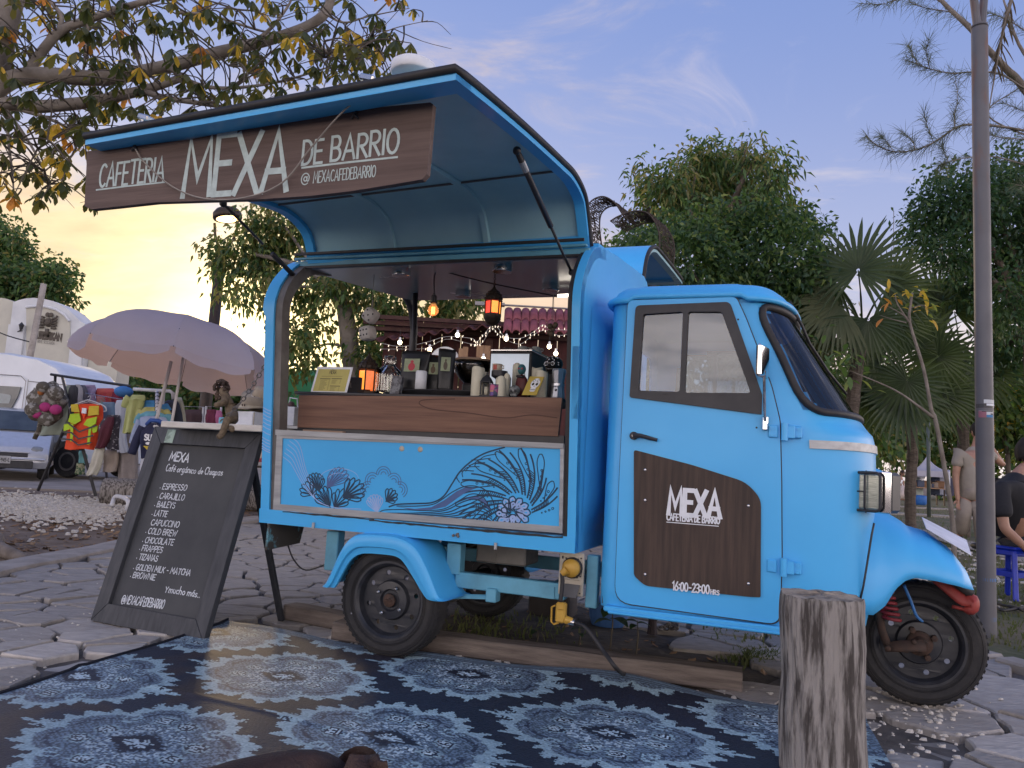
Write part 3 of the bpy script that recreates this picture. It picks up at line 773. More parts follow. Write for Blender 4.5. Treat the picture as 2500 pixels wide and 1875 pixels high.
# things fixed on top of the near hatch
p=TY(1008,184,-1.22); mb=MB(); mb.lathe([(.062,0),(.066,.005),(.066,.03),(.055,.038),(0,.041)],24,p); part('roof_vent',mb,M_white,smooth=True)
for q,yy in (((360,294),-1.15),((903,200),-1.25)):
 p=TY(*q,yy); mb=MB(); mb.box(p+Vector((0,0,.004)),(.05,.05,.02),.004,Matrix.Rotation(.3,3,'Y')); mb.box(p+Vector((-.015,0,-.012)),(.012,.02,.022)); part('floodlight',mb,M_steel)
p=TY(770,222,-1.2); mb=MB(); mb.lathe([(.016,-.004),(.016,.004),(.008,.004),(.008,-.004),(.016,-.004)],14,p,'Y',caps=False); part('eye_bolt',mb,M_blk)

# ---- counter inside
bl=[TY(*p,.12) for p in ((726,1043),(1362,1065),(1372,971),(730,965))]
mb=MB(); mb.prism([(p.x,p.z) for p in bl],lambda a,b,h: (a,.12+h,b),.02); part('counter_front',mb,M_board)
gl_=cat_rom([Vector(q+(0,)) for q in ((1360,1020),(1300,1013),(1245,1020),(1210,1018),(1140,1008),(1060,1000),(1030,990),(1024,982),(1040,976),(1110,974))],5)
gl_=[TY(q.x,q.y,.12) for q in gl_]
mb=MB(); mb.ribbon([(q.x,q.z) for q in gl_],.0022,lambda a,b,h: (a,.1185-h,b))
part('wood_grain',mb,mat('grain',(.085,.04,.03),.7))
CZ=1.203
mb=MB(); mb.box((.02,.36,CZ-.008),(1.42,.46,.014),.003); part('counter_top',mb,M_blk)
mb=MB(); mb.box((.05,.20,1.005),(1.40,.14,.06)); part('counter_base',mb,M_blk)
a,b=TY(743,1051,.10),TY(840,1062,.10); mb=MB(); mb.box(((a.x+b.x)/2,.10,(a.z+b.z)/2),(b.x-a.x,.03,.022),.002); part('spacer_block',mb,mat('pale_wood',(.33,.22,.15),.7,scale=9,stretch=(.4,3,3)))
mb=MB(); mb.box((.05,1.33,1.02),(1.50,.10,.02)); part('far_sill',mb,M_alu)
mb=MB(); mb.box((-1.06,.585,1.0),(.64,1.23,.032),.004); part('tail_shelf',mb,mat('shelf_white',(.60,.58,.53),.6,col2=(.46,.44,.40),scale=8,stretch=(1,1,4)))
# chain holding the tail shelf
def chain_links(mb,pts,L=.026,r=.0032,w=.0075):
 tot=0; P=[Vector(p) for p in pts]; acc=[0]
 for i in range(len(P)-1): acc.append(acc[-1]+(P[i+1]-P[i]).length)
 n=int(acc[-1]/(L*.78))
 for k in range(n):
  s=acc[-1]*(k+.5)/n; i=max(j for j in range(len(P)-1) if acc[j]<= s); t=(s-acc[i])/max(1e-9,acc[i+1]-acc[i]); p=P[i].lerp(P[i+1],t)
  d=(P[i+1]-P[i]).normalized(); u=d.orthogonal().normalized(); v=d.cross(u)
  if k % 2: u=v
  ring=[p+d*(cos(a)*(L/2-w*.5)+(w*.5 if cos(a)> 0 else-w*.5)*.6)+u*sin(a)*w for a in [2*pi*q/10 for q in range(10)]]
  mb.tube(ring,r,5,closed=True)
mb=MB(); a=TY(648,892,-.05); b=TY(540,1031,-.02); mid=a.lerp(b,.5)+Vector((0,0,-.03)); chain_links(mb,cat_rom([a,mid,b],8),.03,.0034,.009); part('chain',mb,M_grey,smooth=True)
mb=MB(); mb.box(b,(.03,.01,.05),.003); part('chain_hook',mb,M_blue2)

# ---- underside
mb=MB()
mb.box((.512,.20,.358),(.525,.05,.07),.004); mb.box((-.42,.2,.425),(.07,.06,.19),.004); mb.box((.237,.2,.45),(.07,.06,.14),.004)
mb.box((.05,1.1,.358),(1.5,.05,.07),.004); mb.box((.70,.62,.35),(.06,.9,.05)); mb.box((-.35,.62,.35),(.06,.9,.05)); mb.box((.9,.17,.42),(.05,.05,.22),.004)
part('chassis',mb,M_blue2)
mb=MB(); mb.tube([(-.02,.16,.25),(.15,.16,.27),(.32,.16,.292),(.43,.17,.30)],.013,8,flat=.4); mb.box((.44,.18,.31),(.05,.06,.06),.004); part('leaf_spring',mb,M_blue2)
mb=MB(); mb.tube([(0,.12,.255),(0,1.18,.255)],.03,10); mb.ball((0,.65,.255),.1,12,8); part('axle',mb,M_grey,smooth=True)
mb=MB(); mb.box((.36,.55,.46),(.26,.2,.10),.008); mb.box((.34,.447,.46),(.004,.005,.10)); part('battery_box',mb,mat('dusty_grey',(.26,.25,.235),.8))
mb=MB(); mb.prism([TXp for TXp in ((.03,.542),(.31,.515),(.285,.43),(.022,.415))],lambda a,b,h: (-.70+h,a,b),.012); part('rear_bracket',mb,mat('worn_bracket',(.055,.05,.045),.8,col2=(.13,.33,.40),scale=9,lo=.55,hi=.62))
mb=MB(); mb.tube(cat_rom([Vector(p) for p in ((-.70,.2,.43),(-.64,.18,.36),(-.55,.16,.32),(-.44,.18,.36))],5),.004,5); part('loose_wire',mb,M_rub)
for px,py in ((768,1283),(1212,1333)):
 p=TB(px,py); mb=MB(); mb.box((p.x,yb(p.z,-.010),p.z),(.012,.012,.03),.002); mb.lathe([(.003,-.003),(.003,0)],8,(p.x,yb(p.z,-.016),p.z-.006),'Y'); part('latch',mb,M_alu)
p=TB(1114,1307); mb=MB()
for i in range(6): mb.ball((p.x+R.uniform(-.015,.015),yb(p.z,-.006),p.z+R.uniform(-.008,.008)),R.uniform(.004,.008),6,4)
part('broken_latch',mb,M_grey)
# power inlet with plug
mb=MB(); mb.box((.822,.105,.45),(.108,.02,.18),.004); mb.box((.822,.094,.475),(.085,.008,.10),.004); inl=part('power_inlet',mb,M_cream)
mb=MB(); mb.lathe([(.044,.0),(.044,-.012),(.040,-.016)],20,(.83,.09,.478),'Y'); part('socket_ring',mb,M_rub,inl,smooth=True)
mb=MB(); mb.prism([(.795,.36),(.86,.36),(.868,.41),(.80,.41)],lambda a,b,h: (a,.085-h*1.0-(.41-b)*.5,b),.006); part('inlet_flap',mb,mat('flap_grey',(.10,.10,.10),.5),inl)
mb=MB()
for q in ((.785,.52),(.866,.52),(.866,.445),(.866,.375),(.785,.515),(.80,.515),(.852,.515),(.852,.44),(.80,.44)): mb.lathe([(.0035,-.006),(.0035,0)],8,(q[0],.09,q[1]),'Y')
part('screw',mb,M_blk,inl)

# ---- wheels
def wheel(r,w,name_c,holes,front=False):
 """mesh dict for a wheel at the origin, axis y, outer face towards -y"""
 t=MB(); prof=[(r*.66,-w*.34),(r*.70,-w*.44),(r*.78,-w*.50),(r*.86,-w*.51),(r*.90,-w*.47),(r*.95,-w*.45),(r*.985,-w*.36),(r,-w*.2),(r,w*.2),(r*.985,w*.36),(r*.9,w*.47),(r*.78,w*.5),(r*.66,w*.34)]
 t.lathe(prof,48,(0,0,0),'Y',caps=False)
 for q in (.735,.755,.905):
  t.lathe([(r*q,-w*.50-.001+(.02*w if q> .9 else 0)),(r*(q+.008),-w*.52),(r*(q+.016),-w*.50)],48,(0,0,0),'Y',caps=False)
 for k in range(56):
  a=2*pi*k/56; 
  for sgn in (-1,1): t.box((r*.994*cos(a),sgn*w*.27,r*.994*sin(a)),(.0035,w*.20,.014),0,Matrix.Rotation(-a,3,'Y'))
 return t
def rim(r,w,nh):
 m=MB(); m.lathe([(r*.69,-w*.40),(r*.70,-w*.46),(r*.66,-w*.46),(r*.62,-w*.38),(r*.60,-w*.22),(r*.585,-w*.16)],48,(0,0,0),'Y',caps=False)
 # disc with round holes
 holes=[]
 for k in range(nh):
  a=2*pi*(k+.3)/nh; holes.append([(r*.49*cos(a)+r*.045*cos(b),r*.49*sin(a)+r*.045*sin(b)) for b in [2*pi*q/10 for q in range(10)]])
 ring=[(r*.59*cos(2*pi*k/48),r*.59*sin(2*pi*k/48)) for k in range(48)]
 m.prism(ring,lambda a,b,h: (a,-w*.16+h-.04*w*max(0,1-abs(math.hypot(a,b)/r-.36)*7),b),.006,holes)
 m.lathe([(r*.36,-w*.17),(r*.33,-w*.30),(r*.20,-w*.33),(r*.17,-w*.25)],40,(0,0,0),'Y')
 return m
WR,WW=.252,.135
def build_wheel(loc,front=False):
 ty=part('wheel',wheel(WR,WW,'',8),M_tyre,None,ang=.5,loc=loc)
 part('rim',rim(WR,WW,8),M_rim,ty,ang=.5)
 return ty
RW=build_wheel((-.01,.095,WR))
mb=MB(); mb.lathe([(.032,-.048),(.028,-.056),(.0,-.058)],20,(0,0,0),'Y'); mb.box((0,-.058,0),(.035,.004,.008)); mb.box((0,-.058,0.008),(.02,.004,.006)); part('hub_cap',mb,M_rust,RW,smooth=True)
mb=MB()
for k in range(4):
 a=pi/4+k*pi/2+.25; mb.lathe([(.008,-.045),(.0085,-.058),(.005,-.062),(0,-.062)],8,(.066*cos(a),0,.066*sin(a)),'Y')
part('wheel_nut',mb,M_steel,RW)
mb=MB(); mb.lathe([(.004,-.07),(.004,-.062)],8,(-.18,0,-.075),'Y'); part('tyre_valve',mb,M_steel,RW)
build_wheel((-.01,1.205,WR))
FWL=build_wheel((2.20,.65,WR))
mb=MB(); mb.lathe([(.052,-.03),(.05,-.06),(.034,-.075),(.026,-.11),(0,-.11)],20,(0,0,0),'Y')
for k in range(4): a=.5+k*pi/2; mb.lathe([(.013,-.04),(.013,-.075),(.0,-.078)],6,(.06*cos(a),0,.06*sin(a)),'Y')
part('hub',mb,M_rust,FWL,ang=.5)
mb=MB(); mb.tube([(2.03,.52,.42),(2.05,.52,.30),(2.075,.515,.235)],[.018,.016,.016],10); mb.tube([(2.06,.51,.235),(2.13,.505,.25),(2.21,.51,.258)],[.022,.028,.022],10,flat=.5)
mb.lathe([(.012,-.02),(.012,.0)],8,(2.07,.50,.236),'Y'); mb.lathe([(.01,-.02),(.01,.0)],8,(2.165,.49,.275),'Y'); part('swing_arm',mb,M_rust,smooth=True)
mb=MB(); hx=[Vector((2.05+.035*k/60+.034*cos(k*.62),.52+.034*sin(k*.62),.50-.13*k/60-.02)) for k in range(62)]; mb.tube(hx,.0075,6); part('coil_spring',mb,mat('red_paint',(.22,.02,.03),.5),smooth=True)
mb=MB(); mb.tube(cat_rom([Vector(p) for p in ((2.125,.46,.50),(2.15,.46,.44),(2.17,.46,.385),(2.195,.48,.36))],5),.006,6); part('brake_hose',mb,mat('hose_blue',(.03,.16,.42),.5),smooth=True)

# ---- rear mudguard: stepped band over the wheel
OUT=[(-.327,.29),(-.30,.325),(-.245,.455),(-.195,.524),(-.131,.546),(.0,.552),(.085,.54),(.152,.503),(.212,.42),(.264,.325),(.288,.30),(.312,.297)]
INN=[(-.275,.285),(-.262,.305),(-.212,.40),(-.172,.44),(-.12,.456),(.0,.46),(.05,.452),(.085,.425),(.136,.365),(.19,.30),(.216,.286),(.25,.284)]
def mudguard(y0,sg,name):
 mb=MB(); A=cat_rom([Vector((p[0],0,p[1])) for p in OUT],4); B=cat_rom([Vector((p[0],0,p[1])) for p in INN],4); n=len(A)
 prof=[(0,.012),(.0,-.004),(.30,-.010),(.36,-.028),(.70,-.034),(.92,-.026),(1.0,-.004),(1.02,.22),(.98,.22),(.95,.02),(.3,.012)]; m=len(prof)
 for i in range(n):
  for f,yy in prof: p=B[i].lerp(A[i],f); mb.v.append((p.x,y0+sg*yy,p.z))
 for i in range(n-1):
  for k in range(m): mb.f.append((i*m+k,i*m+(k+1) % m,(i+1)*m+(k+1) % m,(i+1)*m+k)); mb.mi.append(0)
 mb.f+= [tuple(range(m)),tuple((n-1)*m+k for k in range(m-1,-1,-1))]; mb.mi+= [0,0]
 return part(name,mb,M_blue,ang=.75)
mudguard(.0,1,'mudguard'); mudguard(1.30,-1,'mudguard')
# ================================================================== CAB
CY=.65
def lerpt(z,T):
 if z<= T[0][0]: return T[0][1]
 for (a,va),(b,vb) in zip(T,T[1:]):
  if z<= b: return va+(vb-va)*(z-a)/(b-a)
 return T[-1][1]
XF=[(.30,1.985),(.45,2.012),(.95,2.022),(1.05,2.02),(1.10,2.008),(1.15,1.972),(1.205,1.933),(1.29,1.880),(1.615,1.675),(1.7,1.62)]
XS=[(.30,1.69),(1.05,1.70),(1.12,1.675),(1.222,1.635),(1.394,1.582),(1.556,1.515),(1.7,1.47)]
YS=[(.30,.085),(.40,.07),(1.2,.07),(1.63,.085)]
XR=.945
def S(u,z,off=0.0):
 """point of the cab skin: u 0 rear near corner .. .5 nose centre .. 1 rear far corner"""
 m=u> .5; uu=1-u if m else u; ys=lerpt(z,YS); xs=lerpt(z,XS); xf=lerpt(z,XF); e=3.0 if z< 1.1 else 2.5
 def q(uu):
  if uu< .05: a=pi/2*uu/.05; return Vector((XR+.07-.07*cos(a),ys+.07-.07*sin(a)))
  if uu< .30: return Vector((XR+.07+(xs-XR-.07)*(uu-.05)/.25,ys))
  a=(uu-.30)/.20*pi/2
  return Vector((xs+(xf-xs)*sin(a) ** (2/e),CY-(CY-ys)*max(0,cos(a)) ** (2/e)))
 p=q(uu)
 if off:
  d=q(min(.5,uu+.003))-q(max(0,uu-.003))
  n=Vector((d.y,-d.x)); n.normalize(); p=p+n*off
 y=p.y
 if m: y=2*CY-y
 return Vector((p.x,y,z))
WIN=[(TY(*p,.07).x,TY(*p,.07).z) for p in ((1539,971),(1860,1013),(1861.6,965),(1783,739),(1554,748))]
DOOR=[(TY(*p,.07).x,TY(*p,.07).z) for p in ((1513,1475),(1906,1528),(1908,1500),(1907,1180),(1904,1028),(1883,946),(1855,865),(1822,780),(1798,722),(1536,731),(1513,1180))]
DOOR=[(1.022,.362),(1.660,.352),(1.662,.60),(1.655,.884),(1.645,1.125),(1.612,1.257),(1.564,1.389),(1.509,1.531),(1.468,1.622),(1.024,1.618),(1.020,.9)]
def inset(P,d):
 c=Vector((sum(p[0] for p in P)/len(P),sum(p[1] for p in P)/len(P))); return [((p[0]-c.x)*(1-d/.3)+c.x,(p[1]-c.y)*(1-d/.3)+c.y) for p in P]
# windscreen outline in (u, z)
def shield_loop(k=0.0,n=5):
 P=[(.327+k*.012,1.168+k*.014),(.673-k*.012,1.168+k*.014),(.682-k*.012,1.588-k*.014),(.318+k*.012,1.588-k*.014)]
 rs_=(.02,.02,.02,.02); o=[]
 # rounded corners in a space where u is stretched
 Q=[(p[0]*4,p[1]) for p in P]; o=rpoly(Q,.11,6); W_=[]
 for i in range(len(o)):
  a,b=Vector(o[i]),Vector(o[(i+1) % len(o)]); m_=max(1,int((b-a).length/.03)); W_+= [a.lerp(b,t/m_) for t in range(m_)]
 return [(p[0]/4,p[1]) for p in W_]
NU,NZ=150,62
zs=[.335+(1.625-.335)*j/(NZ-1) for j in range(NZ)]
us=[i/(NU-1) for i in range(NU)]
cabv=[S(u,z) for z in zs for u in us]; cabf=[]
WI=inset(WIN,.03); SHI=shield_loop(.9)
for j in range(NZ-1):
 for i in range(NU-1):
  u=(us[i]+us[i+1])/2; z=(zs[j]+zs[j+1])/2; p=S(u,z)
  if (u< .31 or u> .69) and inpoly(p.x,z,WI): continue
  if .31< u< .69 and inpoly(u,z,SHI): continue
  cabf.append((j*NU+i,j*NU+i+1,(j+1)*NU+i+1,(j+1)*NU+i))
mb=MB(); mb.add(cabv,cabf); CAB=part('cab',mb,M_blue,smooth=True)
mb=MB()   # cab rear wall with a window opening, floor, seat bench
mb.prism([(.15,.335),(1.15,.335),(1.15,1.62),(.15,1.62)],lambda a,b,h: (XR+.004+h,a,b),.012,[rrect(.30,1.15,1.0,1.5,.06)])
part('cab_rear_wall',mb,M_blue)
mb=MB(); mb.box((1.33,CY,.36),(.74,1.1,.03)); part('cab_floor',mb,M_blk)
mb=MB(); mb.box((1.13,CY,.80),(.32,1.0,.16),.04); mb.box((1.0,CY,1.0),(.10,1.0,.32),.04); part('bench_seat',mb,mat('seat_vinyl',(.06,.06,.065),.6))
mb=MB(); mb.box((1.80,CY,1.08),(.18,1.0,.10),.03); part('dashboard',mb,M_blk)
mb=MB(); ring=[Vector((1.58+.06*cos(t),.45+.14*sin(t),1.16+.13*cos(t))) for t in [2*pi*k/24 for k in range(24)]]; mb.tube(ring,.011,6,closed=True); mb.tube([(1.58,.45,1.16),(1.72,.5,1.03)],.016,6); part('steering_wheel',mb,M_blk,smooth=True)
# door: proud of the skin, dark gap round it, black window frame with two panes
for side in (0,1):
 yf=(lambda y: y) if side== 0 else (lambda y: 2*CY-y)
 gap=MB(); o=rpoly(DOOR,[.07,.045,.01,.01,.02,.02,.02,.02,.02,.03,.01],5)
 gap.prism([((a-1.33)*1.012+1.33,(b-.99)*1.009+.99) for a,b in o],lambda a,b,h: (a,yf(.0685+h),b),.006,[[((a-1.33)*.97+1.33,(b-.99)*.97+.99) for a,b in o]])
 part('door_gap',gap,M_blk)
 d=MB(); d.prism(o,lambda a,b,h: (a,yf(.0585+h),b),.012,[rpoly(inset(WIN,.008),.02)])
 d2=[((a-1.33)*1.0+1.33,b) for a,b in o]
 dr=part('door',d,M_blue)
 bv=dr.modifiers.new('edge','BEVEL'); bv.width=.004; bv.segments=2; bv.limit_method='ANGLE'; bv.angle_limit=radians(50)
 PN1=[(TY(*p,.06).x,TY(*p,.06).z) for p in ((1559,954),(1660,957),(1668,762),(1571,768))]
 PN2=[(TY(*p,.06).x,TY(*p,.06).z) for p in ((1672,959),(1833,960),(1762,762),(1681,762))]
 f=MB(); f.prism(rpoly(WIN,[.01,.004,.004,.02,.02]),lambda a,b,h: (a,yf(.050+h),b),.03,[rpoly(PN1,.012),rpoly(PN2,.012)])
 fr=part('window_frame',f,M_blk,dr); b2=fr.modifiers.new('edge','BEVEL'); b2.width=.003; b2.segments=2; b2.limit_method='ANGLE'; b2.angle_limit=radians(50)
 for PN in (PN1,PN2):
  g=MB(); g.prism([((a-PN[0][0]) ,b) for a,b in PN] and PN,lambda a,b,h: (a,yf(.066+h),b),.003); part('window_pane',g,M_glass,dr)
 if side== 0:
  g=MB(); a,b=TY(1548,1064,.055),TY(1606,1070,.055)
  g.lathe([(.017,.0),(.017,-.012),(.013,-.016),(0,-.016)],16,(a.x,.056,a.z),'Y'); g.tube([(a.x,.045,a.z),(a.x+.03,.038,a.z+.001),(b.x,.043,b.z-.008)],[.012,.009,.007],8)
  part('door_handle',g,M_blk,dr,ang=.7)
  g=MB(); g.lathe([(.006,-.0175),(0,-.0175)],8,(a.x,.056,a.z),'Y'); part('lock',g,M_steel,dr)
  for q in ((1802,780),(1847,1044)):
   pp=TY(*q,.058); g=MB(); g.lathe([(.004,-.0005),(0,-.0005)],8,(pp.x,.058,pp.z),'Y'); part('hole',g,M_blk,dr)
  for q in ((1625,963),(1760,966)):
   pp=TY(*q,.05); g=MB(); g.box((pp.x,.0495,pp.z),(.022,.003,.004)); part('drain_slot',g,M_rub,dr)
# hinges
for hx,hz in ((1.662,1.083),(1.668,.568)):
 g=MB(); g.box((hx-.040,.054,hz),(.036,.008,.048),.003); g.box((hx+.046,.062,hz),(.040,.014,.048),.005); g.tube([(hx+.002,.046,hz-.034),(hx+.002,.046,hz+.034)],.013,10); g.box((hx+.02,.05,hz),(.04,.010,.05),.003)
 for sx,sz in ((-.042,.012),(-.042,-.012),(.054,.012),(.054,-.014)): g.lathe([(.0075,-.004),(.0075,.0)],6,(hx+sx,.05 if sx< 0 else .055,hz+sz),'Y')
 part('hinge',g,M_blue,ang=.6)
# roof cap
mb=MB(); prof=[(1.0,1.606,.004),(1.0,1.606,.026),(1.0,1.618,.030),(1.0,1.630,.024),(.985,1.650,.0),(.96,1.668,0),(.90,1.690,0),(.75,1.712,0),(.45,1.728,0),(.0,1.732,0)]
n=90
for f,z,off in prof:
 for k in range(n):
  u=k/(n-1); p=S(u,1.60,off); zz=z+(.016 if .06< u< .30 or .70< u< .94 else 0)*(1 if f== 1.0 else .3)
  c=Vector((1.27,CY)); q=c+(Vector((p.x,p.y))-c)*f; mb.v.append((q.x,q.y,zz))
for j in range(len(prof)-1):
 for k in range(n):
  kk=(k+1) % n; mb.f.append((j*n+k,j*n+kk,(j+1)*n+kk,(j+1)*n+k)); mb.mi.append(0)
part('cab_roof',mb,M_blue,smooth=True)
# windscreen
lo=shield_loop(0)
mb=MB(); mb.tube([S(a,b,.004) for a,b in lo],.0155,8,closed=True); part('windscreen_seal',mb,M_rub,smooth=True)
mb=MB(); nU,nV=40,14
mb.grid(lambda u,v: S(.322+.356*u,1.172+.412*v,.001),nU,nV); part('windscreen',mb,M_glass,smooth=True)
mb=MB(); mb.box((1.87,.6,1.145),(.10,.7,.008),0,Matrix.Rotation(.3,3,'Y')); part('dash_paper',mb,M_white)
a=TY(1926,737,.35); pts=[a,TY(1958,795,.38),TY(1976,838,.42),TY(2020,905,.5),TY(2066,962,.58)]
mb=MB(); mb.tube([a,TY(1950,782,.37)],.012,6,flat=.5); mb.tube(pts,.0065,6); part('wiper',mb,M_blk,smooth=True)
# trim, mirror, headlamps
mb=MB(); n=50
for k in range(n):
 u=.309+(1-.618)*k/(n-1)
 for z,o_ in ((1.024,.001),(1.024,.007),(1.056,.007),(1.056,.001)): mb.v.append(tuple(S(u,z,o_)))
for k in range(n-1):
 for q in range(3): mb.f.append((k*4+q,k*4+q+1,k*4+q+5,k*4+q+4)); mb.mi.append(0)
part('trim_strip',mb,M_alu,ang=.6)
b0=TY(1868,1030,.045); b1=TY(1866,905,-.01)
mb=MB(); mb.tube([b0,b0.lerp(b1,.15)+Vector((0,-.02,0)),b1],.006,8); mb.box(b0+Vector((0,.002,-.005)),(.022,.02,.055),.004); MIR=part('mirror',mb,M_chrome,ang=.6)
mb=MB(); c=TY(1862,882,-.01); Mx=Matrix.Rotation(radians(68),3,'Z') @ Matrix.Rotation(radians(8),3,'X'); mb.box(c,(.11,.022,.13),.010,Matrix.Rotation(radians(75),3,'Z')); part('mirror_head',mb,M_chrome,MIR,ang=.5)
def headlamp(c,rz):
 h=MB(); Mr=Matrix.Rotation(rz,3,'Z')
 def bx(m,p,d,b=.0): q=Mr @ Vector(p); m.box(c+q,d,b,Mr)
 bx(h,(0,.055,0),(.205,.11,.155),.012); L=part('headlamp',h,M_blk,ang=.6)
 b=MB(); bx(b,(0,-.003,0),(.205,.012,.158),.004); part('lamp_bezel',b,M_chrome,L,ang=.5)
 l=MB(); bx(l,(.02,-.012,0),(.095,.012,.135),.006); part('lamp_glass',l,mat('lamp_glass',(.42,.44,.38),.12,.3,col2=(.22,.24,.20),scale=30,stretch=(1,1,9)),L)
 g=MB()
 for dx in (-.028,.016): g.tube([c+Mr @ Vector((dx,-.016,-.078)),c+Mr @ Vector((dx,-.032,-.06)),c+Mr @ Vector((dx,-.032,.06)),c+Mr @ Vector((dx,-.016,.078))],.0042,6)
 loop=[c+Mr @ Vector((a,-.026,b)) for a,b in rrect(-.055+.015,-.072,.072,.072,.018)]; g.tube(loop,.0055,6,closed=True); g.tube([c+Mr @ Vector((-.028,-.03,0)),c+Mr @ Vector((.016,-.03,0))],.003,5)
 part('lamp_guard',g,M_blk,L,smooth=True)
p=TY(2100,1199,.17); headlamp(Vector((p.x+.012,.175,p.z)),radians(-24))
p2=Vector((2.02,1.16,.875))
mb=MB(); mb.ball((2.04,1.03,.88),.14,16,10,(.75,.7,.72)); part('lamp_pod',mb,M_blue,smooth=True)
headlamp(Vector((2.12,1.06,.88)),radians(90))
# front mudguard: one bulge over the wheel, open below
TOPZ=[(1.93,.84),(2.0,.815),(2.06,.79),(2.12,.757),(2.15,.733),(2.222,.715),(2.295,.664),(2.348,.592),(2.366,.543),(2.372,.515)]
BOTZ=[(1.93,.40),(1.952,.405),(1.993,.402),(2.038,.437),(2.078,.504),(2.11,.535),(2.145,.549),(2.226,.542),(2.305,.528),(2.372,.508)]
HW=[(1.93,.46),(2.0,.43),(2.06,.385),(2.145,.35),(2.25,.33),(2.32,.30),(2.355,.25),(2.372,.20)]
def mg(u,v):
 x=1.93+.442*(1-(1-u) ** 1.6); t=lerpt(x,TOPZ); b=min(lerpt(x,BOTZ),t-.004); w=lerpt(x,HW)
 a=(v-.5)*2; s=abs(a); e=2.7
 ang=s*pi/2; yy=w*sin(ang) ** (2/e); zz=b+(t-b)*max(0,cos(ang)) ** (2/e)
 return (x,CY+(yy if a> 0 else-yy),zz)
mb=MB(); mb.grid(mg,44,49); FM=part('front_mudguard',mb,M_blue,smooth=True); so_=FM.modifiers.new('thick','SOLIDIFY'); so_.thickness=.006; so_.offset=-1
# joint between cab and mudguard
mb=MB(); mb.tube([TY(*q,.185) for q in ((2134,1277),(2128,1306),(2118,1370),(2108,1430),(2099,1470))],.004,6); part('body_seam',mb,M_blk,smooth=True)
# number plate folded up on the nose, red strap hanging below it
q=[TY(*p_,yy) for p_,yy in (((2262,1297),.47),((2350,1341),.55),((2328,1346),.50),((2325,1353),.47))]
a=Vector((2.20,.42,.735)); mb=MB(); mb.add([a,a+Vector((.155,-.02,-.09)),a+Vector((.20,.34,-.055)),a+Vector((.03,.36,.03))]+[p_+Vector((0,0,.004)) for p_ in (a,a+Vector((.155,-.02,-.09)),a+Vector((.20,.34,-.055)),a+Vector((.03,.36,.03)))],[(0,1,2,3),(4,7,6,5),(0,4,5,1),(1,5,6,2),(2,6,7,3),(3,7,4,0)]); part('nose_plate',mb,mat('plate_white',(.68,.70,.78),.45))
mb=MB(); c0=TY(2300,1430,.45); mb.tube(cat_rom([c0+Vector((-.02,.12,.03)),c0+Vector((.04,.1,-.02)),c0+Vector((.09,.09,-.06)),c0+Vector((.125,.09,-.055)),c0+Vector((.12,.09,-.095)),c0+Vector((.05,.1,-.09))],4),[.028]*10+[.034]*8+[.014]*3,8,flat=.55); part('bumper_flap',mb,mat('red_vinyl',(.30,.045,.035),.55,col2=(.22,.03,.025),scale=14),smooth=True)
mb=MB(); mb.tube([c0+Vector((.0,.12,.05)),c0+Vector((.06,.10,.01)),c0+Vector((.12,.1,-.035))],.02,6); part('bumper_rubber',mb,M_rub,smooth=True)
# sill below the door
mb=MB(); mb.box((1.33,.09,.335),(.70,.10,.022),.006); mb.box((1.34,.055,.323),(.68,.04,.012),.004); part('sill',mb,M_blue,ang=.6)
# plywood on the door, with lettering and bolts
PW=[(TY(*p_,.055).x,TY(*p_,.055).z) for p_ in ((1548,1405),(1575,1430),(1830,1457),(1857,1458),(1858,1218),(1822,1177),(1690,1135),(1548,1098))]
mb=MB(); mb.prism(rpoly(PW,[.012,.02,.02,.006,.03,.05,.03,.012],4),lambda a,b,h: (a,.0575-h,b),.007); PL=part('door_plywood',mb,M_ply)
fnp=lambda a,b,h: (a,.0500-h,b)
def TYd(px,py): p=TY(px,py,.05); return p.x,p.z
mb=MB(); x0,z0=TYd(1632,1254); x1,_=TYd(1757,1262); letters(mb,'MEXA',x0,z0,.098,.0092,fnp,gap=.15,width=(x1-x0)+.012,jit=.0,lift=.0004); part('lettering',mb,M_white,PL)
mb=MB(); x0,z0=TYd(1628,1269); x1,_=TYd(1756,1278); letters(mb,'CAFETERIA DE BARRIO',x0,z0,.026,.0024,fnp,gap=.15,width=(x1-x0)+.004,lift=.0004)
xa,za=TYd(1628,1270); xb,zb=TYd(1754,1279); mb.ribbon([(xa,z0-.009),(xb,z0-.009)],.0016,fnp,.0004)
x0,z0=TYd(1642,1440); x1,_=TYd(1734,1447); x_=letters(mb,'16:00-23:00',x0,z0,.033,.0026,fnp,gap=.16,width=(x1-x0),lift=.0004); letters(mb,'HRS',x_+.002,z0,.017,.0019,fnp,gap=.2,lift=.0004)
part('lettering',mb,M_white,PL)
for q in ((1575,1147),(1575,1221),(1575,1402),(1827,1235),(1827,1425)):
 a,b=TYd(*q); mb=MB(); mb.ball((a,.0495,b),.0065,8,5,(1,.6,1)); part('bolt',mb,M_steel,PL,smooth=True)

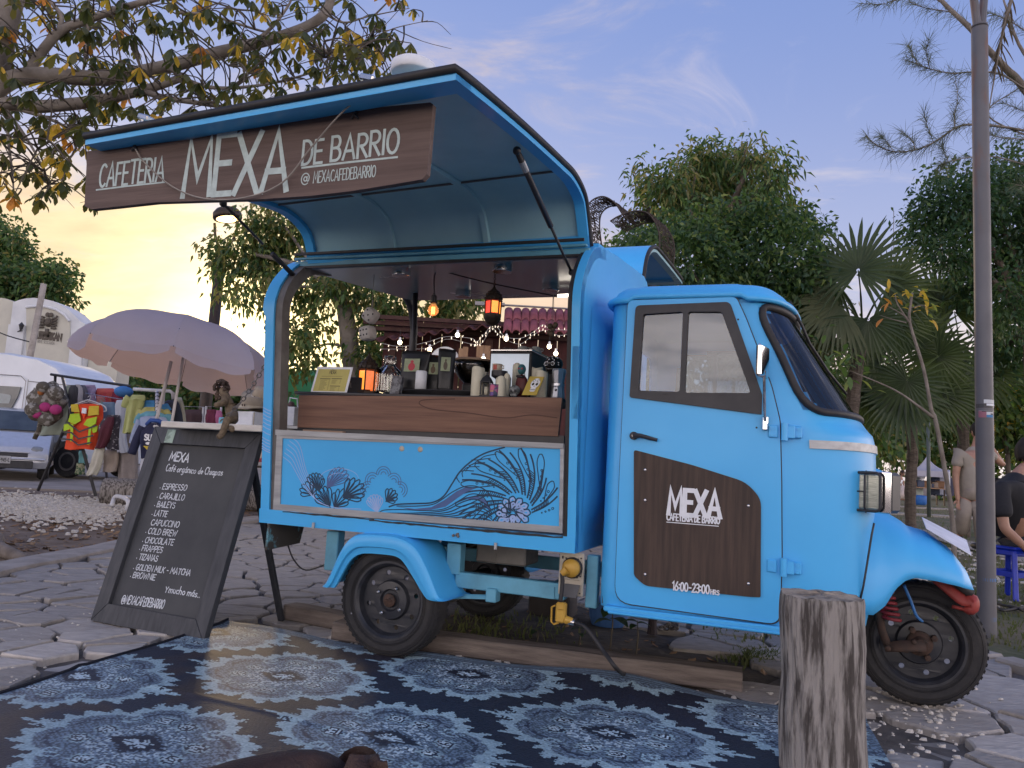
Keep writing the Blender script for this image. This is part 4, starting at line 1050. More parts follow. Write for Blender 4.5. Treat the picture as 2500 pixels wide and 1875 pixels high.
# ================================================================== painted mural on the side panel
def Z3(x,y): p=TB(640+x/2.9105,1050+y/2.9105); return (p.x,p.z)
fm=TBP(.004-.0006)
class Mur:
 def __init__(s): s.mb=MB(); s.k=0
 def st(s,pts,w,sm=0,taper=None):
  P=cat_rom([Vector((p[0],p[1],0)) for p in pts],sm) if sm else pts
  s.mb.ribbon([Z3(p[0],p[1]) for p in P],w,fm,.0001*(s.k % 9),taper); s.k+= 1
 def petal(s,a,b,wd,w):
  """teardrop from root a to tip b"""
  a=Vector(a); b=Vector(b); d=b-a; n=Vector((-d.y,d.x)).normalized(); L=d.length
  P=[a,a+d*.45+n*wd*.65,a+d*.8+n*wd,b+n*wd*.45,b+d.normalized()*wd*.25,b-n*wd*.45,a+d*.8-n*wd,a+d*.45-n*wd*.65,a]
  s.st([(p.x,p.y) for p in P],w,4)
navy,viol,lil=Mur(),Mur(),Mur()
def fan(m,root,c,r0,a0,a1,n,w,wd):
 for k in range(n):
  a=radians(a0+(a1-a0)*k/max(1,n-1)); m.petal(root,(c[0]+r0*cos(a),c[1]-r0*sin(a)),wd,w)
fan(navy,(355,460),(330,430),62,205,40,6,.0026,15)
fan(navy,(400,435),(375,370),62,150,20,7,.0026,14)
fan(navy,(478,545),(440,470),66,200,60,6,.0028,17)
fan(navy,(510,550),(560,480),60,150,-40,6,.0026,14)
fan(navy,(575,480),(640,430),85,110,-50,7,.0028,17)
fan(navy,(880,505),(905,470),52,110,-50,6,.0026,13)
fan(viol,(458,408),(545,330),62,170,-15,8,.0021,16)
for (x,y,a) in ((760,430,150),(790,370,130),(860,330,92),(925,375,55),(965,430,25)):
 for r in (22,44,64):
  ca=radians(a); cx,cy=x+14*cos(ca),y-14*sin(ca); viol.st([(cx+r*cos(ca+t)*.8,cy-r*sin(ca+t)*.9) for t in np.linspace(-1.5,1.5,11)],.0017)
fan(lil,(815,585),(800,520),58,165,35,7,.0021,13)
for k in range(6):
 o=k*13; lil.st([(145+o*.9,190-o*2.2),(200+o,235-o*1.9),(255+o*.8,330-o*.8),(310+o*.7,420-o*.5),(390,500),(500,548),(700,562)],.0017,5)
for m,r in ((lil,72),(lil,40)):
 m.st([(545+r*1.9*cos(t),345-r*sin(t)) for t in np.linspace(.1,3.0,14)],.0013)
# the wave
navy.st([(900,545),(960,528),(1100,522),(1205,515),(1285,472),(1345,385),(1400,300),(1480,225),(1580,165),(1720,122)],.0034,6)
navy.st([(955,540),(1100,540),(1210,528),(1280,490),(1350,440),(1440,400),(1530,402),(1600,440),(1640,510),(1650,560)],.0024,6)
navy.st([(830,585),(870,568),(1000,565),(1150,572),(1290,560),(1400,500),(1480,455),(1560,470),(1615,545)],.0022,6)
band=[(960,545),(1080,560),(1200,548),(1290,500),(1380,435),(1450,402),(1530,408),(1450,440),(1390,480),(1300,545),(1200,566),(1080,572)]
pb=[Z3(*p) for p in band]; mbb=MB(); mbb.prism(pb,lambda a,b,h: fm(a,b,.00005+h),.0003); part('painted_band',mbb,M_violet,PANEL)
band=[(1440,490),(1500,470),(1560,478),(1600,515),(1625,580),(1570,520),(1510,492)]
mbb=MB(); mbb.prism([Z3(*p) for p in band],lambda a,b,h: fm(a,b,.00005+h),.0003); part('painted_band',mbb,M_violet,PANEL)
for k in range(6):
 navy.st([(850+110*k,590+10*k),(1080+60*k,590+9*k),(1290+28*k,572+12*k),(1420+14*k,512+24*k),(1510+10*k,492+27*k),(1590+4*k,530+22*k),(1630,570+16*k)],.0025,6)
C0=(1800,560)
arms=[(192,60),(168,62),(146,64),(124,66),(100,68),(76,70),(52,72),(30,74),(8,60),(-16,52)]
def spiral(a,r0,r1,tw,n=10,e=.72): return [(C0[0]+(r0+(r1-r0)*t)*cos(radians(a-tw*t ** e)),C0[1]-(r0+(r1-r0)*t)*sin(radians(a-tw*t ** e))) for t in np.linspace(0,1,n)]
def clip(P): return [p for p in P if p[0]< 2118 and p[1]> 122+(p[0]-1720)*.022 and p[1]< 680]
for a,tw in arms:
 r1=430 if a> 20 else 330
 A=clip(spiral(a+14,115,r1,-tw*.55)); B=clip(spiral(a+4,120,r1*.93,-tw*.55))
 if len(A)> 3: navy.st(A,.0034,3)
 if len(B)> 3: navy.st(B,.0034,3)
 for k in range(1,13):
  t=.03+k*.045; p=spiral(a+14,115,r1,-tw*.55,101)[int(t*100)]; q=spiral(a+4,120,r1*.93,-tw*.55,101)[int(t*100)]
  if len(clip([p,q]))== 2: navy.st([p,((p[0]+q[0])/2+5,(p[1]+q[1])/2+4),q],.0019)
 # leaf lobes and bubbles between the arms
 L_=clip(spiral(a-2,190,r1*.98,-tw*.5)); 
 if len(L_)> 4 and a> 0: navy.petal(L_[1],L_[-1],26,.0022)
 for k in range(4):
  t=.32+k*.12; p=spiral(a-5,120,r1,-tw*.55,101)[int(t*100)]
  if len(clip([p])): navy.st([(p[0]+(4+k*1.3)*cos(s),p[1]+(4+k*1.3)*sin(s)) for s in np.linspace(0,2*pi,9)],.0014)
for k in range(5): navy.st(clip([(1400+22*k,372-40*k),(1380+40*k,330-30*k),(1420+40*k,290-26*k),(1500+40*k,290-30*k)]),.002,4)
for ring,n,r,wd in ((0,12,120,24),(1,10,82,20),(2,7,46,14)):
 for k in range(n):
  a=2*pi*(k+ring*.4)/n; c=(1780,590)
  tip=(c[0]+r*cos(a),c[1]-r*sin(a)*.95)
  if tip[1]< 672:
   navy.petal((c[0]+r*.35*cos(a+.35),c[1]-r*.35*sin(a+.35)),tip,wd,.0026)
   if ring< 2: lil.petal((c[0]+r*.5*cos(a+.2),c[1]-r*.5*sin(a+.2)),(c[0]+r*.9*cos(a),c[1]-r*.86*sin(a)),wd*.5,.0034)
lil.st([(1780+14*cos(t),628+14*sin(t)) for t in np.linspace(0,2*pi,14)],.006); navy.st([(1780+27*cos(t),628+27*sin(t)) for t in np.linspace(0,2*pi,16)],.0028)
part('painted_wave',navy.mb,M_navy,PANEL); part('painted_shell',viol.mb,M_violet,PANEL); part('painted_foam',lil.mb,M_lilac,PANEL)
# ================================================================== helpers for bodies
def skin_mesh(name,V,E,rad,mats,sub=2,root=0,smooth=True):
 me=bpy.data.meshes.new(name); me.from_pydata([tuple(v) for v in V],E,[]); me.update()
 o=bpy.data.objects.new(name,me); COL.objects.link(o)
 md=o.modifiers.new('s','SKIN'); md.use_smooth_shade=True; md.branch_smoothing=.6
 for i,d in enumerate(me.skin_vertices[0].data):
  r=rad[i]; d.radius=r if isinstance(r,(tuple,list)) else (r,r); d.use_root=(i== root)
 s2=o.modifiers.new('b','SUBSURF'); s2.levels=sub; s2.render_levels=sub
 dg=bpy.context.evaluated_depsgraph_get(); dg.update()
 m2=bpy.data.meshes.new_from_object(o.evaluated_get(dg)); m2.name=name
 bpy.data.objects.remove(o); bpy.data.meshes.remove(me)
 m2.materials.clear()
 for m in (mats if isinstance(mats,(list,tuple)) else [mats]): m2.materials.append(m)
 for p in m2.polygons: p.use_smooth=True
 return m2
def chain_skin(name,chains,mats,sub=2):
 """chains: list of lists of (point, radius); a chain may start with an ('@', chain, index) link"""
 V,E,Rr,idx=[],[],[],[]
 for ch in chains:
  ids=[]
  for k,it in enumerate(ch):
   if it[0]== '@': ids.append(idx[it[1]][it[2]]); continue
   V.append(Vector(it[0])); Rr.append(it[1]); ids.append(len(V)-1)
  for a,b in zip(ids,ids[1:]): E.append((a,b))
  idx.append(ids)
 return skin_mesh(name,V,E,Rr,mats,sub)

# ================================================================== hanging wooden sign
SG=thing('wooden_sign','weathered brown wooden sign reading CAFETERIA MEXA DE BARRIO hung under the raised hatch','sign',M=Matrix.Translation(T0) @ Matrix.Rotation(-TYAW,4,'Z'))
M_sign=mat('weathered_sign_wood',(.135,.095,.082),.8,col2=(.085,.058,.05),scale=4.5,stretch=(.5,6,9),bump=.0008,bscale=30,detail=9)
M_paint=mat('pale_paint',(.46,.55,.53),.7,col2=(.36,.43,.42),scale=45,lo=.4,hi=.7)
YS_=-1.17
def TS(px,py): p=TY(px,py,YS_); return (p.x,p.z)
top=[(213,369),(330,356),(460,341),(560,322),(640,310),(655,296),(800,281),(930,261),(1050,250)]
bot=[(1042,425),(1030,438),(960,450),(860,466),(760,478),(640,486),(500,490),(380,494),(280,505),(222,511),(206,503)]
ol=[TS(*p) for p in top+[(1057,254)]+bot]
mb=MB(); mb.prism(ol[::-1],lambda a,b,h: (a,YS_+h,b),.022); BD=obj('board',mb,M_sign,SG)
fs_=lambda a,b,h: (a,YS_-.001-h,b)
def line_text(t,p0,p1,hpx,w,**k):
 """text whose baseline runs between two sighted points"""
 a=TS(*p0); b=TS(*p1); h=TS(p0[0],p0[1]-hpx)[1]-a[1]; mb=MB()
 letters(mb,t,a[0],a[1],h,w,fs_,slope=(b[1]-a[1])/(b[0]-a[0]),width=b[0]-a[0]+.17*h*.5,jit=k.get('jit',.02),gap=k.get('gap',.17)); return mb
def under(mb,p0,p1,w): mb.ribbon([TS(*p0),((TS(*p0)[0]+TS(*p1)[0])/2,(TS(*p0)[1]+TS(*p1)[1])/2+.001),TS(*p1)],w,fs_,.0003)
mb=line_text('CAFETERIA',(242,457),(400,440),54,.0045); under(mb,(236,464),(403,445),.0028); obj('lettering',mb,M_paint,SG)
mb=line_text('MEXA',(446,481),(700,463),137,.0105,jit=.01,gap=.12); obj('lettering',mb,M_paint,SG)
mb=line_text('DE BARRIO',(738,402),(975,372),56,.0046); under(mb,(738,410),(970,384),.0032); obj('lettering',mb,M_paint,SG)
mb=line_text('@',(735,449),(757,447),26,.0018); m3=line_text('MEXACAFEDEBARRIO',(765,447),(917,431),27,.0017); mb.add(m3.v,m3.f); obj('lettering',mb,M_paint,SG)
M_rope=mat('rope',(.30,.27,.24),.9)
mb=MB(); a=TY(328,362,YS_-.004); pts=[TY(331,364,YS_-.012),TY(352,396,YS_-.012),TY(420,455,YS_-.012),TY(500,485,YS_-.014),TY(600,482,YS_-.014),TY(690,445,YS_-.015),TY(760,360,YS_-.02),TY(840,270,YS_-.05),TY(925,208,YS_-.085),TY(945,200,YS_-.085)]
mb.tube(cat_rom(pts,6),.0028,6); obj('rope',mb,M_rope,SG,smooth=True)
for q in ((330,362),(868,283)):
 p=TY(*q,YS_-.004); mb=MB(); mb.tube([p+Vector((-.012,-.002,-.008)),p+Vector((0,-.006,.002)),p+Vector((.006,0,.02)),p+Vector((.004,.02,.045))],.004,6); mb.tube([p+Vector((-.004,-.004,.006)),p+Vector((.014,-.006,-.012))],.004,6); obj('hook',mb,M_blk,SG)

# ================================================================== chalkboard
A_,B_=ground(225,1516),ground(500,1570); dA=(B_-A_).normalized(); AW=(B_-A_).length
LEAN=radians(15)
MA=Matrix.Translation(A_+Vector((0,0,.002))) @ Matrix.Rotation(atan2(dA.y,dA.x),4,'Z') @ Matrix.Rotation(-LEAN,4,'X')
CB=thing('chalkboard','charcoal chalkboard on legs listing coffee drinks in white handwriting, leaning beside the rug','menu board',M=MA)
M_char=mat('charcoal_paint',(.042,.046,.055),.6,col2=(.03,.033,.04),scale=12,rvar=.08,stretch=(4,4,.7))
M_slate=mat('slate',(.036,.039,.044),.72,col2=(.055,.058,.062),scale=3.5,detail=8)
M_chalk=mat('chalk',(.62,.66,.70),.9,col2=(.36,.39,.43),scale=60,lo=.4,hi=.7)
AH=1.02
def cb_pt(px,py):
 inv=MA.inverted(); e=inv @ EYE; d=(inv.to_3x3() @ ray(px,py)); t=(.010-e.y)/d.y; p=e+d*t; return (p.x,p.z)
FWD=.082
for (x0,z0,x1,z1,tr) in ((0,0,AW,0,'h'),(0,AH,AW,AH,'h'),(0,0,0,AH,'v'),(AW,0,AW,AH,'v')):
 if tr== 'h': s=1 if z0== 0 else-1; P=[(0,z0),(AW,z0),(AW-FWD,z0+s*(FWD+.01)),(FWD,z0+s*(FWD+.01))]
 else: s=1 if x0== 0 else-1; P=[(x0,0),(x0,AH),(x0+s*FWD,AH-FWD-.01),(x0+s*FWD,FWD+.01)]
 c=(sum(p[0] for p in P)/4,sum(p[1] for p in P)/4); P=[(c[0]+(p[0]-c[0])*.997,c[1]+(p[1]-c[1])*.998) for p in P]
 mb=MB(); mb.prism(P,lambda a,b,h: (a,h-.012,b),.034); q=obj('frame_board',mb,M_char,CB); bv=q.modifiers.new('e','BEVEL'); bv.width=.0025; bv.segments=2
mb=MB(); mb.prism([(FWD-.01,FWD),(AW-FWD+.01,FWD),(AW-FWD+.01,AH-FWD),(FWD-.01,AH-FWD)],lambda a,b,h: (a,.011+h,b),.008); SLT=obj('slate',mb,M_slate,CB)
fc=lambda a,b,h: (a,.0103-h,b)
def chalk(t,p0,p1,hpx,w=.0024,gap=.17,**k):
 a,b=cb_pt(*p0),cb_pt(*p1); h=cb_pt(p0[0]+hpx*.2,p0[1]-hpx)[1]-a[1]
 mb=MB(); letters(mb,t,a[0],a[1],h,w,fc,slope=(b[1]-a[1])/(b[0]-a[0]),width=(b[0]-a[0])+.17*h*.4,gap=gap,jit=.03,lift=.0003,slant=k.get('slant',.05)); obj('lettering',mb,M_chalk,SLT)
def ZB(x,y): return (220+x/2.964,1020+y/2.964)
chalk('MEXA',ZB(570,308),ZB(712,322),20,.0042)
chalk('Café',ZB(545,385),ZB(615,390),17,.0022); chalk('orgánico',ZB(627,391),ZB(765,403),17,.0022); chalk('de',ZB(779,404),ZB(815,407),16,.0022); chalk('Chiapas',ZB(826,409),ZB(958,417),17,.0022)
for t,x,y,x2,y2 in (('ESPRESSO',521,517,697,528),('CARAJILLO',500,584,680,598),('BAILEYS',481,645,612,655),('LATTE',462,709,554,717),('CAPUCCINO',437,776,642,794),('COLD BREW',417,838,624,858),('CHOCOLATE',394,904,602,922),('FRAPPES',372,962,521,979),('TIZANAS',351,1025,486,1040),('GOLDEN MILK - MATCHA',328,1100,724,1143),('BROWNIE',306,1157,470,1175)):
 chalk(t,ZB(x,y),ZB(x2,y2),14.0,.0021)
 if t not in ('CAPUCCINO',): chalk('.',ZB(x-16,y-8),ZB(x-10,y-8),14,.0022)
chalk('Y',ZB(538,1262),ZB(560,1264),13,.0022); chalk('mucho',ZB(566,1265),ZB(685,1283),19,.0022); chalk('más..',ZB(700,1286),ZB(795,1303),19,.0022)
chalk('@MEXACAFEDEBARRIO',ZB(222,1338),ZB(528,1382),20,.0024)
mb=MB(); c=[cb_pt(*ZB(*p)) for p in ((558,188),(618,193),(648,96),(588,94))]
mb.prism([(p[0],p[1]) for p in c],lambda a,b,h: (a,-.0135-h,b),.0008); obj('sticker',mb,mat('sticker_green',(.30,.40,.33),.6,col2=(.16,.22,.18),scale=22,lo=.5,hi=.6),CB)
for sx in (.06,AW-.06):
 base=MA @ Vector((sx,.02,AH-.12)); foot=base+Vector((0,0,0)); bk=MA.to_3x3() @ Vector((0,1,0)); bk.z=0; bk.normalize(); foot=Vector((base.x,base.y,0))+bk*.34
 a,b=MA.inverted() @ base,MA.inverted() @ foot; mb=MB(); d=(b-a).normalized()
 mb.box((a+b)/2,(.035,.022,(b-a).length),.003,d.to_track_quat('Z','Y').to_matrix()); obj('leg',mb,M_char,CB)

# ================================================================== woven rug
def build_rug():
 U,V,s=2.95,1.95,.0072
 O=ground(555,1528); eu=Vector((.938,-.3467,0)).normalized(); ev=Vector((-.3467,-.938,0)).normalized()
 nu,nv=int(U/s),int(V/s)
 u=np.linspace(0,U,nu+1); v=np.linspace(0,V,nv+1); uu,vv=np.meshgrid(u,v)
 du=uu-.094*vv*0; 
 push=-.13*np.exp(-((uu-1.97)/.38) ** 2)*np.exp(-(vv/.28) ** 2)+.02*np.exp(-((uu-.85)/.3) ** 2)*np.exp(-(vv/.3) ** 2)
 x=O.x+eu.x*(uu+.094*vv)+ev.x*(vv+push); y=O.y+eu.y*(uu+.094*vv)+ev.y*(vv+push)
 z=.016+.012*np.exp(-(vv/.05) ** 2)*(1+np.sin(uu*7))*.5+.003*np.sin(uu*5+vv*3)+.003*np.sin(vv*9-uu*2)+.016*np.exp(-((uu+.03)/.05) ** 2)*np.exp(-(vv/.1) ** 2)
 z+= .006*np.exp(-((vv-.95-.08*uu)/.02) ** 2)
 co=np.stack([x,y,z],-1).reshape(-1,3)
 i=np.arange(nu); j=np.arange(nv); I,J=np.meshgrid(i,j); a=(J*(nu+1)+I).ravel(); f=np.stack([a,a+1,a+nu+2,a+nu+1],-1)
 me=bpy.data.meshes.new('rug'); me.vertices.add(len(co)); me.vertices.foreach_set('co',co.ravel())
 me.loops.add(f.size); me.loops.foreach_set('vertex_index',f.ravel()); me.polygons.add(len(f)); me.polygons.foreach_set('loop_start',np.arange(0,f.size,4)); me.update(calc_edges=True)
 # the woven figure, stitch by stitch
 rng=np.random.RandomState(5); P=np.stack([(I+.5).ravel()*s,(J+.5).ravel()*s],-1)
 st=np.floor(P[:,0]/(s*3)+(J.ravel() % 2)*.5); jit=rng.rand(int(st.max())+3,nv)[st.astype(int),J.ravel()]
 navy=np.array([.017,.023,.042]); mid=np.array([.115,.165,.215]); lt=np.array([.33,.47,.52]); wh=np.array([.50,.63,.68]); br_sheen=np.array([.045,.033,.032])
 n=len(P); col=np.tile(navy,(n,1)); r1=rng.rand(n)
 def vn(sc,seed):
  q=np.random.RandomState(seed).rand(64,64); a=P*sc; b=np.floor(a).astype(int) % 63; t=a-np.floor(a); t=t*t*(3-2*t)
  return (q[b[:,0],b[:,1]]*(1-t[:,0])+q[b[:,0]+1,b[:,1]]*t[:,0])*(1-t[:,1])+(q[b[:,0],b[:,1]+1]*(1-t[:,0])+q[b[:,0]+1,b[:,1]+1]*t[:,0])*t[:,1]
 w=(vn(3.5,1)*.6+vn(12,2)*.4)
 brown=np.clip((w-.50)*6,0,1)*np.clip(1.6-P[:,0],0,1); col=col*(1-brown[:,None]*.8)+br_sheen*brown[:,None]*.8  # warm brown sheen painted into the weave colour towards the left end
 cents=[]
 for k in range(-1,6):
  for m in range(-1,5): cents.append((.085+.655*k,(.22 if k % 2== 0 else .62)+.80*m))
 lay=np.zeros(n)
 for cx,cy in cents:
  dx=(P[:,0]-cx+(jit-.5)*.014)/.86; dy=(P[:,1]-cy)/.86; rr_=np.hypot(dx,dy); sel=rr_< .66
  if not sel.any(): continue
  dx,dy,r=dx[sel],dy[sel],rr_[sel]; th=np.arctan2(dy,dx); c=np.tile(np.nan,(sel.sum(),3))
  jag=.052*np.abs(((th*15/np.pi) % 1)-.5)*2+.014*(np.sin(th*47)> 0)
  B=.245+.045*np.abs(np.cos(2*th+np.pi/2)) ** .6+.10*np.abs(np.cos(th)) ** 9+.04*np.abs(np.sin(th)) ** 8
  lob=B+.055*np.abs(np.sin(4*th)) ** .7
  j2=jit[sel]; q1=r1[sel]
  out=r< lob+jag
  inn=r< lob-.022
  c[out]=lt*.95
  stip=((np.floor(dx/(s*2))+np.floor(dy/s)) % 2)< 1
  c[inn]=mid; c[inn & stip]=mid*1.45; c[inn & ~stip]=mid*.62
  ring2=(np.abs(r-(lob-.07))< .007) & (np.abs(np.sin(4*th))> .45); c[ring2]=navy*1.8
  # tips with scrolls
  for sg in (-1,1):
   tx=dx*sg-.43; c[(np.hypot(tx,dy*1.2)< .05+.012*np.sin(9*np.arctan2(dy,tx)))]=lt
   c[(np.hypot(tx,np.abs(dy)-.035)< .017)]=navy; c[(np.hypot(tx,np.abs(dy)-.035)< .008)]=lt
   tip=(np.abs(dy)< .014*(1-np.abs(tx-.085)/.045)) & (np.abs(tx-.085)< .045); c[tip]=lt
  # rosettes
  for k in range(8):
   a=np.pi/8+k*np.pi/4+(.12 if k % 2 else-.12); R0=.215 if k % 2 else .20; ex,ey=dx-R0*np.cos(a),dy-R0*np.sin(a)
   if k in (1,5): e=np.maximum(np.abs(ex),np.abs(ey))*1.15
   else: e=np.hypot(ex,ey*1.1)
   ea=np.arctan2(ey,ex)
   c[e< .047+.006*np.sin(ea*12)]=lt*.85; c[e< .036]=navy*1.2; c[e< .026]=wh*.9; c[e< .016]=navy; c[(e< .007)]=wh
  # scrolls inside the lobes
  for k in range(4):
   a=np.pi/4+k*np.pi/2; ex,ey=dx-.265*np.cos(a),dy-.265*np.sin(a); e=np.hypot(ex,ey); sp=(e< .05) & (np.abs(((e/.05*1.4+np.arctan2(ey,ex)/(2*np.pi)) % 1)-.5)< .17); c[sp]=lt
  # speckled wreath and dark heart with a pale cross
  wr=(r> .095) & (r< .165+.012*np.sin(8*th)); sel2=wr & (np.random.RandomState(3).rand(len(r))< .55) & (np.sin(dx*160)+np.sin(dy*210+dx*60)>-.35); c[sel2]=wh*.85
  dm=np.abs(dx)/.125+np.abs(dy)/.088; jg=.10*np.sin(th*20); c[dm< 1+jg]=navy*.9
  c[(dm< .52+jg)]=wh*.9; c[(np.abs(dx)< .008) & (dm< .6)]=navy; c[(np.abs(dy)< .006) & (dm< .6)]=navy; c[(dm< .16)]=wh
  ok=~np.isnan(c[:,0]); ids=np.where(sel)[0][ok]; col[ids]=c[ok]
 e=P[:,1]< .055; stripe=(np.floor(P[:,1]/.009) % 2)< 1; col[e & stripe]=mid*1.25; col[e & ~stripe]=mid*.55
 col[P[:,0]< .012]=navy*.7
 col *= (.78+.44*r1)[:,None]*(.85+.3*vn(2.2,9))[:,None]
 ca=me.color_attributes.new('weave','FLOAT_COLOR','CORNER'); ca.data.foreach_set('color',np.repeat(np.concatenate([col,np.ones((n,1))],1),4,0).ravel().astype(np.float32))
 m=bpy.data.materials.new('woven_rug'); m.use_nodes=True; nt=m.node_tree; b=nt.nodes['Principled BSDF']; b.inputs['Roughness'].default_value=.55
 at_=nt.nodes.new('ShaderNodeVertexColor'); at_.layer_name='weave'; nt.links.new(at_.outputs[0],b.inputs['Base Color'])
 tc=nt.nodes.new('ShaderNodeTexCoord'); mp=nt.nodes.new('ShaderNodeMapping'); mp.inputs[2].default_value=(0,0,radians(20)); mp.inputs[3].default_value=(60,130,60); nt.links.new(tc.outputs['Object'],mp.inputs[0])
 nz=nt.nodes.new('ShaderNodeTexNoise'); nz.inputs['Scale'].default_value=1.5; nt.links.new(mp.outputs[0],nz.inputs['Vector']); bp=nt.nodes.new('ShaderNodeBump'); bp.inputs['Distance'].default_value=.003; nt.links.new(nz.outputs[0],bp.inputs['Height']); nt.links.new(bp.outputs[0],b.inputs['Normal'])
 me.materials.append(m); o=bpy.data.objects.new('rug',me); COL.objects.link(o)
 tag(o,'navy woven outdoor rug with pale blue medallions spread on the paving before the truck','rug')
 mb=MB(); pts=[Vector(co[k*(nu+1)])+Vector((0,0,.002)) for k in range(0,nv+1,6)]; mb.tube(pts,.006,5); obj('hem',mb,mat('hem',(.012,.014,.022),.8),o)
build_rug()

# ================================================================== stump post, beams, stone, dog
M_stump=mat('grey_driftwood',(.27,.25,.23),.9,col2=(.055,.047,.042),scale=11,stretch=(4.2,4.2,.5),bump=.022,bscale=13,detail=12,lo=.44,hi=.60)
M_end=mat('end_grain',(.33,.28,.22),.9,col2=(.11,.09,.07),scale=14,bump=.006,bscale=30,lo=.42,hi=.68)
b0=ground(2008,1903); SH=.66
sc_=(b0.y) 
def xz(px,py): return at(px,py,b0.y)
SHT=xz(2000,1452).z
mb=MB(); rs2=random.Random(2); nA,nZ=64,34; vs=[]
cxs=[(0,2012,99),(.15,2008,98),(.35,2004,97),(.55,2006,94),(.72,2003,97),(.88,1998,97),(1,1998,96)]
def intp(t,k):
 for a,b in zip(cxs,cxs[1:]):
  if t<= b[0]: f=(t-a[0])/(b[0]-a[0]); return a[k]+(b[k]-a[k])*f
 return cxs[-1][k]
for j in range(nZ):
 t=j/(nZ-1); z=SHT*t; xc=(intp(t,1)-2008)/FPX*b0.y; r=intp(t,2)/FPX*b0.y*.98
 for k in range(nA):
  a=2*pi*k/nA+.10*sin(t*4); q=r*(1+.018*sin(5*a+3*t)+.012*sin(11*a+t*5)+.008*sin(23*a-t*2)+rs2.uniform(-.006,.006))
  if t> .985: q *= .975
  vs.append((xc+q*cos(a),q*sin(a),z+(.002*sin(3*a)+.002*sin(11*a) if t> .9 else 0)))
fsx=[]
for j in range(nZ-1):
 for k in range(nA): fsx.append((j*nA+k,j*nA+(k+1) % nA,(j+1)*nA+(k+1) % nA,(j+1)*nA+k))
mb.add(vs,fsx)
ST=thing('tree_stump','cracked grey upright log post standing at the right corner of the rug','log post',(b0.x,b0.y,0)); obj('trunk',mb,M_stump,ST,smooth=True)
mb=MB(); topv=vs[-nA:]; nr=7; vv=[]
for i in range(nr):
 f=1-i/nr
 for k in range(nA):
  x,y,z=topv[k]; xc=(1998-2008)/FPX*b0.y; a=2*pi*k/nA
  crack=-.012 if (i> 2 and abs(((a*3/(2*pi)+.1) % 1)-.5)< .035) else 0
  vv.append((xc+(x-xc)*f,y*f,z+.006*(1-f)+crack+rs2.uniform(-.0015,.0015)))
vv.append(((1998-2008)/FPX*b0.y,0,SHT+.004)); ff=[]
for i in range(nr-1):
 for k in range(nA): ff.append((i*nA+k,i*nA+(k+1) % nA,(i+1)*nA+(k+1) % nA,(i+1)*nA+k))
for k in range(nA): ff.append(((nr-1)*nA+k,(nr-1)*nA+(k+1) % nA,nr*nA))
mb.add(vv,ff); obj('cut_face',mb,M_end,ST)

M_beam=mat('old_beam',(.20,.165,.14),.85,col2=(.10,.08,.068),scale=6,stretch=(.6,5,5),bump=.003,bscale=40,detail=9)
def beam(p0,p1,hgt,wid,label,grp=None,z=0.0):
 a=Vector((p0[0],p0[1],0)); b=Vector((p1[0],p1[1],0)); d=b-a; L=d.length; an=atan2(d.y,d.x)
 mb=MB(); K=14; vs=[]; r_=random.Random(int(L*1000))
 for i in range(K+1):
  x=L*i/K; o=[r_.uniform(-.002,.002) for _ in range(8)]
  e=.006
  for y,zz in ((0,e),(e,0),(wid-e,0),(wid,e),(wid,hgt-e),(wid-e,hgt),(e,hgt),(0,hgt-e)): vs.append((x,y+o[0],zz+(o[1] if zz> .01 else 0)))
 fs=[]
 for i in range(K):
  for k in range(8): fs.append((i*8+k,i*8+(k+1) % 8,i*8+8+(k+1) % 8,i*8+8+k))
 fs+= [tuple(range(8)),tuple(K*8+k for k in range(7,-1,-1))]; mb.add(vs,fs)
 o=obj('timber_beam',mb,M_beam,ang=.7,loc=(a.x,a.y,z),rot=(0,0,an)); tag(o,label,'beam',grp); return o
g1,g3=ground(925,1580),ground(1812,1690)
beam((g1.x-.25,g1.y+.10),(g3.x,g3.y),.085,.11,'long grey timber beam lying between the truck wheels beside the rug',z=-.005)
g4,g5=ground(690,1512),ground(838,1545)
beam((g4.x,g4.y),(g5.x+.12,g5.y-.05),.08,.10,'short grey timber beam lying behind the rear wheel on the paving')
def stone_thing(px,py,r,label,name='stone',cat='stone',m=None,grp=None,fl=.5,n=14):
 p=ground(px,py); mb=MB(); r_=random.Random(px); vs=[]; K=9
 for j in range(6):
  t=pi*j/10; 
  for k in range(K): a=2*pi*k/K; q=r*cos(t)*r_.uniform(.82,1.12); vs.append((q*cos(a)*1.25,q*sin(a),r*sin(t)*fl*r_.uniform(.9,1.05)))
 fs=[(j*K+k,j*K+(k+1) % K,(j+1)*K+(k+1) % K,(j+1)*K+k) for j in range(5) for k in range(K)]+[tuple(5*K+k for k in range(K))]
 mb.add(vs,fs); o=obj(name,mb,m or M_pale,loc=(p.x,p.y,-.004)); return tag(o,label,cat,grp)
stone_thing(826,1558,.045,'pale grey stone lying against the rear tyre')

